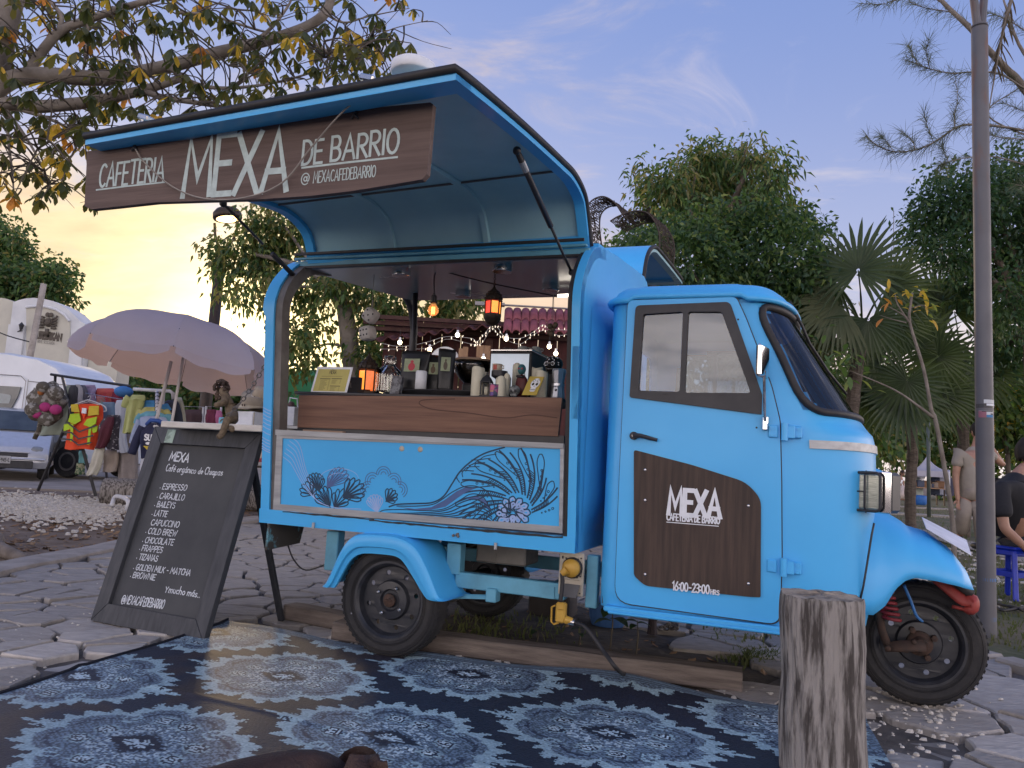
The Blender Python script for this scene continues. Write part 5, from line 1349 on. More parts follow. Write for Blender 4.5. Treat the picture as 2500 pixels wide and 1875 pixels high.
# chocolate brown dog lying on the rug, back to us
M_fur=mat('brown_fur',(.050,.024,.016),.62,col2=(.026,.013,.010),scale=18,stretch=(1,1,1),bump=.003,bscale=160,detail=8)
dog=[
 [((-.66,1.06,.10),(.13,.12)),((-.585,1.22,.13),(.135,.135)),((-.505,1.42,.165),(.13,.14)),((-.42,1.62,.20),(.12,.135)),((-.345,1.66,.175),(.09,.10)),((-.27,1.62,.145),(.075,.08)),((-.205,1.58,.14),(.074,.074)),((-.14,1.54,.12),(.05,.05)),((-.085,1.50,.10),(.036,.036)),((-.045,1.475,.095),(.026,.026))],
 [('@',0,3),((-.30,1.72,.10),.062),((-.20,1.70,.045),.04),((-.05,1.62,.03),.034),((.03,1.57,.028),.034)],
 [('@',0,3),((-.42,1.50,.09),.06),((-.26,1.42,.045),.04),((-.12,1.38,.03),.034),((-.05,1.36,.028),.034)],
 [('@',0,0),((-.55,1.02,.10),.10),((-.40,1.05,.06),.06),((-.48,1.16,.035),.035),((-.36,1.20,.03),.035)],
 [('@',0,0),((-.86,1.15,.10),.10),((-.90,1.34,.06),.06),((-.84,1.44,.035),.035),((-.80,1.52,.03),.035)],
 [('@',0,0),((-.80,.98,.10),.035),((-.92,.90,.04),.024),((-1.05,.92,.03),.014)]]
DG=obj('dog',chain_skin('dog',dog,M_fur,2),None); DG.location.z=.075; tag(DG,'chocolate brown short-haired dog lying on the rug with its back to the camera','dog')
for sx,p in ((1,Vector((-.225,1.60,.198))),(-1,Vector((-.165,1.66,.15)))):
 mb=MB(); mb.grid(lambda u,v: p+Vector(((u-.5)*.055*(1-v*.75),(u-.5)*-.02,v*.05-(.02*v*v)))+Vector((.010*v,-.012*sin(u*pi) ,0)),7,6); e=obj('ear',mb,M_fur,DG,smooth=True); so2=e.modifiers.new('t','SOLIDIFY'); so2.thickness=.008
for p in ((-.15,1.505,.155),(-.115,1.565,.15)): mb=MB(); mb.ball(p,.009,8,6); obj('eye',mb,M_blk,DG,smooth=True)
mb=MB(); mb.ball((-.028,1.465,.10),.017,8,6); obj('nose',mb,M_blk,DG,smooth=True)

# ================================================================== cable with yellow plug
CAB_=thing('power_cable','thick black power cable with yellow plugs hanging from the truck inlet to the ground','cable',M=Matrix.Translation(T0) @ Matrix.Rotation(-TYAW,4,'Z'))
mb=MB(); c=Vector((.83,.075,.478)); mb.lathe([(.038,.0),(.038,-.018),(.026,-.035),(.018,-.04)],18,c,'Y'); mb.tube([c+Vector((-.01,-.04,-.005)),c+Vector((-.03,-.045,-.022))],[.018,.013],12); obj('plug',mb,M_yel,CAB_,ang=.6)
y_=.02
mb=MB(); mb.tube(cat_rom([c+Vector((-.028,-.045,-.02)),TY(1373,1425,y_+.01),TY(1368,1470,y_)],6),.009,10); obj('lead',mb,M_rub,CAB_,smooth=True)
mb=MB(); p=TY(1370,1495,y_); mb.box(p,(.042,.036,.082),.007); mb.box(p+Vector((0,0,.025)),(.036,.044,.03),.006)
q=TY(1381,1513,y_); mb.tube([q,q+Vector((.03,0,-.004))],[.017,.014],12)
hd=[TY(*r_,y_) for r_ in ((1356,1478),(1347,1482),(1346,1518),(1352,1524),(1364,1520))]; mb.tube(hd,.0042,6); obj('connector',mb,M_yel,CAB_,ang=.6)
a=TY(1388,1516,y_); b=TY(1403,1520,y_); mb=MB(); mb.tube([a,b],.0145,12); obj('collar',mb,M_steel,CAB_,ang=.6)
pts=[b,TY(1430,1533,y_-.01),TY(1470,1585,y_-.03),TY(1505,1632,y_-.08)]; w=W2L(ground(1528,1655)); pts+= [Vector((w.x,w.y,.012)),Vector((w.x+.10,w.y-.06,.006))]
mb=MB(); mb.tube(cat_rom(pts,6),.0085,10); obj('lead',mb,M_rub,CAB_,smooth=True)
# under the truck: block, blue tub, padlocked chain heap, seedlings
p=ground(1370,1500); mb=MB(); mb.box((0,0,.10),(.26,.2,.2),.01); tag(obj('concrete_block',mb,mat('block',(.07,.062,.058),.9),loc=(p.x-.05,p.y+.05,-.02),rot=(0,0,-.35)),'dark block on the soil under the truck chassis','block')
p=ground(1480,1525); mb=MB(); mb.lathe([(.10,0),(.115,.05),(.125,.13),(.132,.135),(.132,.142),(.12,.14),(.105,.02),(0,.015)],24); tag(obj('tub',mb,mat('tub_blue',(.055,.14,.34),.5),loc=(p.x+.02,p.y+.06,-.01),),'blue plastic tub under the cab','tub')
p=ground(1628,1540); mb=MB(); r_=random.Random(4)
pts=[Vector((r_.uniform(-.07,.07),r_.uniform(-.045,.045),r_.uniform(.006,.05))) for _ in range(16)]; chain_links(mb,cat_rom(pts,4),.032,.0045,.011); tag(obj('chain',mb,M_grey,loc=(p.x,p.y,0),smooth=True),'heap of steel chain on the paving under the cab','chain')
p=ground(1592,1548); mb=MB(); mb.box((0,0,.10),(.05,.05,.05),.006); mb.lathe([(.03,.0),(.026,.03),(.022,.09)],10); o=tag(obj('hand_brush',mb,mat('brush_dark',(.03,.022,.026),.8),loc=(p.x,p.y,0)),'dark stubby brush standing beside the chain heap','brush')
M_seed=mat('seedling_leaf',(.035,.065,.025),.55,col2=(.06,.10,.035),scale=10,transl=(.06,.12,.03))
def leaf_blade(mb,base,d,L,w,droop=.3,up=Vector((0,0,1)),n=5):
 d=d.normalized(); s=d.cross(up)
 s=s.normalized() if s.length> 1e-3 else Vector((1,0,0)); nn=s.cross(d).normalized(); vs=[]
 for i in range(n+1):
  t=i/n; ww=w*sin(pi*min(1,(t*.93+.05))) ** .8; p=base+d*L*t-Vector((0,0,1))*droop*L*t*t
  vs+= [p+s*ww+nn*ww*.25,p,p-s*ww+nn*ww*.25]
 fs=[]
 for i in range(n): fs+= [(3*i,3*i+1,3*i+4,3*i+3),(3*i+1,3*i+2,3*i+5,3*i+4)]
 mb.add(vs,fs)
def seedling(px,py,h,leaves,label):
 p=ground(px,py); t=thing('seedling',label,'seedling',(p.x,p.y,0),group='seedlings under the truck'); mb=MB(); mb.tube([(0,0,-.02),(.008,0,h*.5),(.0,0,h)],[.004,.0035,.002],6); obj('stem',mb,mat('stem',(.09,.075,.05),.8),t)
 for a,z,L in leaves: mb=MB(); leaf_blade(mb,Vector((0,0,z*h)),Vector((cos(a),sin(a),.35)),L,L*.30,.5); obj('leaf',mb,M_seed,t,smooth=True)
seedling(1490,1575,.22,[(0.4,.95,.10),(2.5,.9,.11),(4.2,.8,.12),(5.4,.6,.12),(3.3,.55,.10)],'broad-leaved seedling beside the yellow plug cable')
seedling(1553,1590,.15,[(0.2,.9,.075),(2.9,.95,.09),(4.0,.85,.07)],'slender two-leaved seedling behind the long beam')
seedling(1413,1570,.08,[(1.2,.9,.06),(3.4,.9,.05),(5.0,.6,.05)],'tiny pointed seedling under the yellow plug')
seedling(1310,1560,.05,[(0.4,.9,.05),(2.2,.9,.05),(4.1,.8,.06)],'low seedling behind the middle of the long beam')
# root and fallen log on the earth, left
mb=MB(); mb.tube(cat_rom([Vector(p) for p in ((-7.0,6.6,.0),(-5.2,6.7,.045),(-4.35,6.55,.05),(-3.9,6.1,.02),(-3.55,5.9,-.04))],6),[.09]*8+[.075]*8+[.05]*8+[.03],10); M_bark=mat('pale_bark',(.20,.17,.145),.9,col2=(.11,.09,.075),scale=7,bump=.006,bscale=24)
tag(obj('tree_root',mb,M_bark,smooth=True),'thick grey tree root crossing the bare earth beside the kerb','root')
p0=Vector((-5.95,11.55,.13)); p1=p0+Vector((2.6,.55,.02)); LG=thing('fallen_log','short thick weathered log lying behind the chalkboard','log',p0)
mb=MB(); mb.tube([Vector((0,0,0)),(p1-p0)*.3,(p1-p0)*.7,p1-p0],[.215,.225,.21,.2],20); obj('trunk',mb,M_stump,LG,smooth=False,ang=.8)
mb=MB(); d=(p1-p0).normalized(); Mq=d.to_track_quat('Z','Y').to_matrix(); mb.lathe([(.212,-.004),(.1,-.012),(0,-.006)],20,(0,0,0),M=Mq); obj('cut_face',mb,M_end,LG)
stone_thing(350,1262,.16,'pale rounded stone under the white pipe foot',fl=.55)
# ================================================================== THINGS ON AND ABOVE THE COUNTER (each stands on its own)
TM=Matrix.Translation(T0) @ Matrix.Rotation(-TYAW,4,'Z')
def tthing(name,label,cat,x,y,z,group=None,rz=0.0): return thing(name,label,cat,group=group,M=TM @ Matrix.Translation((x,y,z)) @ Matrix.Rotation(rz,4,'Z'))
def IT(x0,x1,yt,yb_,y):
 a=TY((x0+x1)/2,yb_,y); l=TY(x0,(yt+yb_)/2,y); r=TY(x1,(yt+yb_)/2,y); t=TY((x0+x1)/2,yt,y); return (l.x+r.x)/2,r.x-l.x,t.z
CT=CZ+.0005
M_cand=mat('candle_wax',(.60,.58,.46),.5,col2=(.52,.49,.38),scale=8)
def candle(x0,x1,yt,y,label):
 x,w,zt=IT(x0,x1,yt,960,y); h=zt-CT; r=w/2; t=tthing('candle',label,'candle',x,y,CT,'ivory pillar candles on the counter')
 mb=MB(); n=20; vs=[]
 for j,(q,z) in enumerate(((1,0),(1,h*.5),(1,h*.97),(.94,h),(.8,h*.985),(.5,h*.95))):
  for k in range(n): a=2*pi*k/n; vs.append((r*q*cos(a),r*q*sin(a),z+(.005*sin(a*2+x*40) if j> 1 else 0)))
 fs=[(j*n+k,j*n+(k+1) % n,(j+1)*n+(k+1) % n,(j+1)*n+k) for j in range(5) for k in range(n)]+[tuple(5*n+k for k in range(n))]
 mb.add(vs,fs); obj('wax',mb,M_cand,t,smooth=True); mb=MB(); mb.tube([(0,0,h*.95),(.001,0,h*.95+.01)],.0014,5); obj('wick',mb,M_blk,t)
candle(1152,1181,897,.235,'tallest ivory candle, left of the small black lantern')
candle(1168,1192,909,.30,'ivory candle half hidden behind the small black lantern')
candle(1211,1234,921,.20,'short ivory candle beside the painted mug')
candle(1230,1244,914,.26,'narrow ivory candle behind the short one')
candle(1251,1270,889,.40,'tall ivory candle behind the masked figurine')
candle(1298,1324,898,.42,'ivory candle behind the skull card, before the coffee machine')
candle(1308,1336,907,.25,'ivory candle between the skull card and the moka pot')
# menu card
x,w,zt=IT(758,846,893,962,.14); t=tthing('menu_card','yellow printed menu card with white border standing at the left end of the counter','menu',x,.15,CT)
h=zt-CT; mb=MB(); mb.prism([(-w/2,0),(w/2,0),(w/2+.003,h),(-w/2+.006,h)],lambda a,b,hh: (a,b*.25+hh,b),.004); obj('card',mb,M_white,t)
M_ym=mat('menu_yellow',(.48,.42,.13),.6,col2=(.42,.37,.11),scale=12); M_ink=mat('ink',(.045,.045,.035),.7)
fmn=lambda a,b,hh: (a,b*.25-.0006-hh,b)
mb=MB(); mb.prism([(-w/2+.012,.004),(w/2-.012,.004),(w/2-.009,h-.012),(-w/2+.017,h-.012)],lambda a,b,hh: (a,b*.25-.0008+hh,b),.0004); obj('print',mb,M_ym,t)
mb=MB(); letters(mb,'MEXA',-.020,h*.72,.020,.0012,fmn,lift=.0006,width=.043)
mb.ribbon([(-.062,h*.62),(.060,h*.63)],.0006,fmn,.0006)
for xa,xb,q in ((-.066,-.006,.52),(.002,.060,.53),(.002,.060,.24)): mb.ribbon([(xa,h*q),(xb,h*q)],.0017,fmn,.0006)
for c0,c1,qs in ((-.062,-.02,[.46,.42,.38,.34,.30,.26,.22,.18,.14,.10]),(.005,.045,[.47,.43,.39,.35,.18,.14,.10,.06])):
 for q in qs: e=R.uniform(.6,1); mb.ribbon([(c0,h*q),(c0+(c1-c0)*e,h*q)],.0006,fmn,.0006); mb.ribbon([(c1+.008,h*q),(c1+.013,h*q)],.0006,fmn,.0006)
obj('print_lines',mb,M_ink,t)
# small black box with grey lettering
x,w,zt=IT(845,900,924,960,.32); t=tthing('napkin_box','black box lettered HI behind the menu card','box',x,.32,CT)
mb=MB(); mb.box((0,0,(zt-CT)/2),(w,.12,zt-CT),.004); obj('box',mb,M_blk,t); mb=MB(); letters(mb,'HI.',-.028-.0,(zt-CT)*.42,.022,.0022,lambda a,b,hh: (a+.012,-.0605-hh,b)); obj('lettering',mb,M_grey,t)
# lanterns
M_iron=mat('dark_iron',(.030,.024,.020),.5,.4,col2=(.05,.032,.022),scale=20)
M_org=mat('orange_glass',(.55,.10,.02),.25,emit=(1.0,.20,.03),estr=.55,col2=(.35,.05,.01),scale=90)
M_red=mat('red_glass',(.60,.03,.02),.25,emit=(1.0,.06,.03),estr=.75,col2=(.35,.02,.01),scale=90)
M_orgl=mat('amber_glass',(.7,.22,.04),.25,emit=(1.0,.30,.04),estr=1.1,col2=(.5,.10,.02),scale=90)
def lantern(t,w,h,mats,hang=False):
 r=w/2; n=6; z0,z1=h*.10,h*.60
 if hang: z0,z1=h*.30,h*.62
 ang=[2*pi*(k+.5)/n for k in range(n)]
 fr=MB()
 for a in ang: fr.tube([(r*.92*cos(a),r*.92*sin(a),z0),(r*.95*cos(a),r*.95*sin(a),z1)],r*.085,6)
 fr.lathe([(r*.5,z0-h*.10),(r*1.0,z0-h*.07),(r*1.02,z0),(r*.8,z0)],6,M=Matrix.Rotation(pi/6,3,'Z')); fr.lathe([(r*1.06,z1),(r*1.10,z1+h*.02),(r*1.0,z1+h*.04)],6,M=Matrix.Rotation(pi/6,3,'Z'))
 obj('frame',fr,M_iron,t)
 dm=MB(); pr=[(r*1.0,z1+h*.035),(r*.97,z1+h*.09),(r*.80,z1+h*.17),(r*.45,z1+h*.25),(r*.18,z1+h*.31),(r*.10,z1+h*.36),(r*.14,z1+h*.38),(0,z1+h*.40)]
 dm.lathe(pr,12); obj('dome',dm,M_iron,t)
 ft=MB()
 for k in range(12):
  a=2*pi*k/12
  for q,zz in ((1.0,.06),(.86,.145),(.6,.215)): ft.ball((r*q*cos(a),r*q*sin(a),z1+h*zz),r*.10,5,4)
 obj('filigree',ft,M_iron,t)
 if hang:
  bt=MB(); bt.lathe([(r*.95,z0-h*.06),(r*1.0,z0-h*.12),(r*.7,z0-h*.22),(r*.25,z0-h*.28),(0,z0-h*.30)],12); obj('bowl',bt,M_iron,t)
 for k in range(n):
  a,b=ang[k],ang[(k+1) % n]; g=MB(); q=r*.88
  P=[Vector((q*cos(a),q*sin(a),z0)),Vector((q*cos(b),q*sin(b),z0)),Vector((q*cos(b),q*sin(b),z1)),Vector((q*cos(a),q*sin(a),z1))]
  c=sum(P,Vector())/4; P=[c+(p-c)*.88 for p in P]; inn=[p*.96 for p in P]
  for i in range(4): inn[i].z=P[i].z
  g.add(P+inn,[(0,1,2,3),(4,7,6,5),(0,4,5,1),(1,5,6,2),(2,6,7,3),(3,7,4,0)]); obj('pane',g,mats[k % len(mats)],t)
x,w,zt=IT(876,921,862,960,.30); t=tthing('lantern','tall dark pierced metal lantern with amber glass standing beside the black box','lantern',x,.30,CT,rz=.3); lantern(t,w*.95,(zt-CT),[M_org,M_org,M_org,M_orgl,M_org,M_org])
a=TY(1201,797,.35); b=TY(1204,697,.35); w=(TY(1223,760,.35)-TY(1180,760,.35)).x
t=tthing('hanging_lantern','dark metal lantern with glowing red and orange panes hanging from the truck ceiling','lantern',a.x,.35,a.z,rz=.12); hh=b.z-a.z; lantern(t,w*.92,hh,[M_red,M_red,M_red,M_red,M_orgl,M_orgl],True)
ft_=MB(); chain_links(ft_,[(0,0,hh*1.0),(.0,0,hh*1.0+.11)],.016,.0016,.005); obj('chain',ft_,M_iron,t,smooth=True)
x,w,zt=IT(1176,1201,909,962,.21); t=tthing('lantern','small black metal lantern among the candles','lantern',x,.21,CT,rz=.1); h=zt-CT
mb=MB()
for sx in (-1,1):
 for sy in (-1,1): mb.box((sx*w*.42,sy*w*.42,h*.34),(w*.12,w*.12,h*.5))
mb.box((0,0,h*.04),(w,w,h*.08),.002); mb.box((0,0,h*.60),(w,w,h*.05),.002); mb.lathe([(w*.66,h*.62),(w*.46,h*.76),(w*.2,h*.86),(w*.1,h*.9),(w*.12,h*.97),(0,h)],4,M=Matrix.Rotation(pi/4,3,'Z')); obj('frame',mb,M_blk,t)
mb=MB(); mb.lathe([(w*.2,h*.08),(w*.2,h*.4),(0,h*.41)],12); obj('candle',mb,M_cand,t,smooth=True)
# glass jar
x,w,zt=IT(921,980,867,960,.36); t=tthing('glass_jar','large faceted glass jar with stopper beside the amber lantern','jar',x,.36,CT); h=zt-CT; r=w/2
mb=MB(); mb.lathe([(r*.9,.002),(r*.98,h*.06),(r,h*.12),(r,h*.52),(r*.94,h*.60),(r*.55,h*.70),(r*.42,h*.74),(r*.42,h*.78),(r*.37,h*.78),(r*.37,h*.73),(r*.9,h*.58),(r*.93,h*.5),(r*.93,h*.12),(0,h*.05)],28); obj('body',mb,M_clear,t,smooth=True)
mb=MB()
for k in range(28): a=2*pi*k/28; mb.tube([(r*1.0*cos(a),r*1.0*sin(a),h*.13),(r*1.0*cos(a),r*1.0*sin(a),h*.53)],r*.05,5)
obj('flute',mb,M_clear,t); mb=MB(); mb.lathe([(r*.35,h*.74),(r*.48,h*.80),(r*.50,h*.90),(r*.44,h*.97),(0,h)],16); obj('stopper',mb,M_clear,t,ang=.5)
# coffee bags on a black tray
x,w,_=IT(952,1200,945,958,.28); t=tthing('tray','black oval tray carrying the coffee bags','tray',x,.30,CT); mb=MB()
mb.lathe([(w*.36,.0),(w*.40,.018),(w*.50,.028),(w*.50,.032),(w*.40,.024),(0,.016)],32); mb.v=[(a,b*.34,c) for a,b,c in mb.v]; obj('tray',mb,M_blk,t,smooth=True)
M_foil=mat('black_foil',(.016,.017,.019),.38,.3,col2=(.03,.031,.034),scale=6,bump=.006,bscale=9)
M_lab=mat('label_card',(.30,.36,.22),.6,col2=(.24,.27,.18),scale=30)
for (x0,x1,yt,y,rz,lb,pic) in ((980,1046,858,.30,.0,'black coffee bag with a square picture label, leftmost on the tray',(.45,.05,.07)),(1040,1082,868,.345,.25,'black coffee bag in the middle of the tray',(.12,.08,.05)),(1071,1108,853,.30,.35,'black coffee bag with a folded peak, rightmost on the tray',(.10,.08,.06))):
 x,w,zt=IT(x0,x1,yt,950,y); h=zt-CT-.026; t=tthing('coffee_bag',lb,'coffee bag',x,y,CT+.026,'black coffee bags on the tray',rz); mb=MB()
 def bag(u,v,w=w,h=h):
  a=2*pi*u; sx=abs(cos(a)) ** .55*(1 if cos(a)> 0 else-1); sy=abs(sin(a)) ** .8*(1 if sin(a)> 0 else-1); d=.035*(1-v ** 1.6)*(.85+.3*sin(v*3))+.0025
  return (w/2*sx*(1-.04*sin(v*5)),d*sy,h*v+.004*sin(u*20)*v)
 mb.grid(bag,28,12,True); mb.f.append(tuple(range(28))); mb.mi.append(0); mb.f.append(tuple(11*28+k for k in range(28))); mb.mi.append(0); obj('bag',mb,M_foil,t,smooth=True)
 mb=MB(); lw=w*.28; mb.prism([(-lw,h*.48),(lw,h*.48),(lw,h*.80),(-lw,h*.80)],lambda a,b,q: (a-w*.02,-.034+.02*(b/h-.35)-q,b),.002); L_=obj('label_print',mb,M_lab,t)
 mb=MB(); mb.prism(_a(0,h*.60,lw*.45,h*.10,0,360,12)[:-1],lambda a,b,q: (a-w*.02,-.0362+.02*(b/h-.35)-q,b),.0006); mb.prism(_a(0,h*.725,lw*.22,h*.035,0,360,10)[:-1],lambda a,b,q: (a-w*.02,-.0362+.02*(b/h-.35)-q,b),.0006); obj('label_figure',mb,mat('lab%d' % x0,pic,.6),L_)
x,w,zt=IT(1011,1036,904,946,.22)
t=tthing('candle','white candle standing on the tray before the coffee bags','candle',x,.24,CT+.03,'ivory pillar candles on the counter'); mb=MB(); mb.lathe([(w/2,0),(w/2,zt-CT-.035),(w*.42,zt-CT-.03),(w*.3,zt-CT-.037),(0,zt-CT-.04)],20); obj('wax',mb,M_white,t,smooth=True)
x,w,zt=IT(961,984,919,946,.22); t=tthing('tin','small grey printed packet leaning by the tray','packet',x,.21,CT); mb=MB(); mb.box((0,0,(zt-CT)/2),(w,.03,zt-CT),.002,Matrix.Rotation(.12,3,'Y')); obj('packet',mb,mat('packet_grey',(.16,.17,.19),.5,col2=(.06,.06,.07),scale=40,lo=.45,hi=.55),t)
# grinder with hopper full of beans
x,w,zt=IT(1110,1194,876,960,.48); t=tthing('coffee_grinder','coffee grinder with a rounded clear hopper full of dark beans','grinder',x,.48,CT); h=zt-CT; r=w/2
mb=MB(); mb.lathe([(r*.42,h*.42),(r*.62,h*.50),(r*.88,h*.64),(r*.98,h*.80),(r*1.0,h*.93),(r*.96,h*.93),(r*.94,h*.80),(r*.84,h*.66),(r*.4,h*.45)],28); obj('hopper',mb,M_clear,t,smooth=True)
mb=MB(); mb.lathe([(r*.38,h*.44),(r*.58,h*.51),(r*.84,h*.66),(r*.92,h*.80),(r*.8,h*.86),(r*.3,h*.89),(0,h*.90)],24); obj('beans',mb,mat('beans',(.020,.013,.009),.5,col2=(.045,.028,.018),scale=120,bump=.006,bscale=90),t,smooth=True)
mb=MB(); mb.lathe([(r*.97,h*.925),(r*1.03,h*.93),(r*1.03,h*.97),(r*.9,h*.99),(0,h)],28); obj('lid',mb,mat('lid_tan',(.34,.24,.17),.5),t,smooth=True)
mb=MB(); mb.lathe([(r*.42,h*.40),(r*.45,h*.34),(r*.42,h*.05),(r*.5,0)],20); obj('body',mb,M_steel,t,ang=.6); mb=MB(); mb.box((r*.25,-.03,h*.2),(r*.8,.12,h*.38),.01); obj('housing',mb,M_blk,t)
# espresso machine with cups on it
a,b=TY(1199,862,.42),TY(1300,858,.42); zt=b.z; t=tthing('espresso_machine','mirror-fronted espresso machine at the right of the counter','espresso machine',(a.x+b.x)/2,.42,CT,rz=.0); w=b.x-a.x; h=zt-CT; D=.34
mb=MB(); mb.box((0,D/2,h/2),(w,D,h),.006); obj('body',mb,M_blk,t); mb=MB(); mb.box((-w*.02,-.004,h*.52),(w*.93,.006,h*.86),.001); obj('mirror_panel',mb,mat('mirror',(.15,.18,.22),.05,1.0,col2=(.13,.16,.19)),t)
mb=MB(); mb.box((0,D/2,h+.006),(w*1.02,D*1.02,.012),.003); obj('cup_rail',mb,M_steel,t)
M_cup=mat('cup_grey',(.34,.36,.35),.3,col2=(.28,.30,.29),scale=8)
def cup(x0,x1,yt,yb_,y,label,m,cat='cup'):
 l=TY(x0,yb_,y); r_=TY(x1,yb_,y); tp=TY(x0,yt,y); w=r_.x-l.x; h=tp.z-l.z; t=tthing('cup',label,cat,(l.x+r_.x)/2,y,zt+.0125,'upturned cups on the espresso machine'); mb=MB(); R_=w/2
 mb.lathe([(R_,0),(R_*.98,h*.2),(R_*.8,h*.72),(R_*.62,h*.93),(R_*.55,h),(0,h)],20); obj('bowl',mb,m,t,smooth=True); mb=MB(); mb.tube([(R_*.9,0,h*.25),(R_*1.3,0,h*.3),(R_*1.3,0,h*.6),(R_*.8,0,h*.7)],R_*.10,6); obj('handle',mb,m,t,smooth=True)
cup(1262,1291,846,858,.50,'grey cup upside down on the espresso machine, left of the pair',M_cup); cup(1294,1322,843,857,.54,'grey cup upside down on the espresso machine, right of the pair',M_cup)
cup(1226,1250,850,859,.50,'dark glass cup upside down on the espresso machine edge',mat('cup_dark',(.07,.05,.05),.2))
# mugs, figures, card, moka pot
def mug(x0,x1,yt,y,label,m,base=None,figure=None):
 x,w,zt_=IT(x0,x1,yt,962,y); zb=CT if base is None else base; h=zt_-zb; t=tthing('mug',label,'mug',x,y,zb); R_=w/2; mb=MB()
 mb.lathe([(R_*.85,0),(R_*.95,h*.1),(R_,h*.5),(R_,h),(R_*.93,h),(R_*.9,h*.15),(0,h*.1)],22); obj('body',mb,m,t,smooth=True)
 mb=MB(); mb.tube([(R_*.9,-.005,h*.8),(R_*1.45,-.006,h*.75),(R_*1.45,-.006,h*.35),(R_*.9,-.005,h*.25)],R_*.11,6); obj('handle',mb,m,t,smooth=True); return t,R_,h
t,R_,h=mug(1197,1221,939,.19,'squat mug painted with pink and violet shapes',mat('mug_pink',(.30,.08,.20),.4,col2=(.05,.06,.12),scale=55,lo=.48,hi=.54))
mb=MB(); mb.grid(lambda u,v: (R_*1.01*sin(-.9+u*1.1),-R_*1.01*cos(-.9+u*1.1),h*(.52+v*.4)),9,4); obj('painted_patch',mb,mat('mug_p2',(.55,.10,.22),.4),t); mb=MB(); mb.grid(lambda u,v: (R_*1.02*sin(-.8+u*.9),-R_*1.02*cos(-.8+u*.9),h*(.40+v*.08)),9,3); obj('painted_patch',mb,mat('mug_p3',(.65,.35,.12),.4),t); mb=MB(); mb.grid(lambda u,v: (R_*1.015*sin(-.8+u*.9),-R_*1.015*cos(-.8+u*.9),h*(.08+v*.28)),9,3); obj('painted_patch',mb,mat('mug_p4',(.13,.06,.30),.4),t)
x,w,z2=IT(1201,1238,906,922,.27); t=tthing('stand','black round stand under the small cream cup','stand',x,.27,CT); hs=z2-CT; mb=MB(); mb.lathe([(w*.35,0),(w*.2,hs*.3),(w*.22,hs*.7),(w*.5,hs*.8),(w*.5,hs),(0,hs)],20); obj('stand',mb,M_blk,t,ang=.5)
t,R_,h=mug(1201,1224,889,.27,'small cream cup with a red figure on a black stand',mat('cup_cream',(.50,.44,.33),.4,col2=(.42,.36,.27),scale=30),z2+.0005)
mb=MB(); mb.grid(lambda u,v: (R_*1.01*sin(-.5+u*.8),-R_*1.01*cos(-.5+u*.8),h*(.12+v*.7) ),7,4); obj('painted_patch',mb,mat('mug_p5',(.42,.05,.03),.4),t)
def skull(t,r,m,dark,sq=(1,.95,.95)):
 mb=MB(); mb.ball((0,0,r*1.25),r,18,12,sq); mb.box((0,-r*.25,r*.45),(r*1.15,r*1.1,r*.62),r*.2); obj('skull',mb,m,t,smooth=True)
 mb=MB()
 for sx in (-1,1): mb.ball((sx*r*.38,-r*.86,r*1.1),r*.26,10,8,(1,.5,1))
 mb.ball((0,-r*.93,r*.78),r*.13,8,6,(1,.5,1.2)); obj('socket',mb,dark,t,smooth=True)
 mb=MB()
 for k in range(5): mb.box(((k-2)*r*.2,-r*.80,r*.36),(r*.15,r*.08,r*.26),r*.03)
 obj('tooth',mb,m,t)
x,w,zt_=IT(1244,1270,936,962,.20); t=tthing('skull_cup','smoked glass cup shaped like a skull','skull cup',x,.20,CT); skull(t,w*.50,mat('smoked_glass',(.10,.11,.11),.12,col2=(.22,.23,.23),scale=50,lo=.45,hi=.6),M_blk)
x,w,zt_=IT(1325,1372,870,908,.30); zb=TY(1348,908,.30).z; t=tthing('skull_pot','black skull-shaped pot with white dots on a black stand','skull pot',x,.32,CT,rz=-.2); mb=MB(); mb.lathe([(.022,0),(.018,zb-CT-.01),(.035,zb-CT)],14); obj('stand',mb,M_blk,t)
mb=MB(); rS=w*.46; mb.ball((0,0,zb-CT+rS*.92),rS,18,12,(1.05,1,.86)); mb.box((0,-rS*.3,zb-CT+rS*.3),(rS*1.1,rS*1.0,rS*.5),rS*.15); obj('skull',mb,mat('black_glaze',(.012,.012,.013),.12),t,smooth=True); mb=MB()
for k in range(16): a=R.uniform(-1.4,1.4); e=R.uniform(-.3,1.0); mb.ball((rS*1.05*sin(a)*cos(e),-rS*cos(a)*cos(e),zb-CT+rS*.92+rS*.86*sin(e)),rS*.07,6,5)
for sx in (-1,1):
 mb.tube([(sx*rS*.4+rS*.2*cos(q),-rS*.93,zb-CT+rS*.85+rS*.2*sin(q)) for q in [2*pi*k/12 for k in range(12)]],rS*.03,5,closed=True)
obj('dot',mb,M_white,t)
# masked wrestler bust (plain two-colour mask)
x,w,zt_=IT(1259,1290,886,962,.27); t=tthing('figurine','small masked wrestler bust with a teal hood and dark red cape','figurine',x,.27,CT); h=zt_-CT
mb=MB(); mb.lathe([(w*.5,0),(w*.52,h*.3),(w*.42,h*.55),(w*.2,h*.66),(0,h*.68)],18); mb.v=[(a,b*.7,c) for a,b,c in mb.v]; obj('bust',mb,mat('cape_red',(.10,.018,.018),.5),t,smooth=True)
mb=MB(); mb.ball((-w*.06,0,h*.82),w*.33,16,10,(.95,1,1.2)); obj('hood',mb,mat('teal_cloth',(.04,.15,.17),.5),t,smooth=True)
for sx in (-1,1): mb=MB(); mb.ball((-w*.06+sx*w*.13,-w*.28,h*.83),w*.10,10,6,(1,.6,.75)); obj('mask_patch',mb,mat('mask_red',(.38,.05,.08),.5),t,smooth=True)
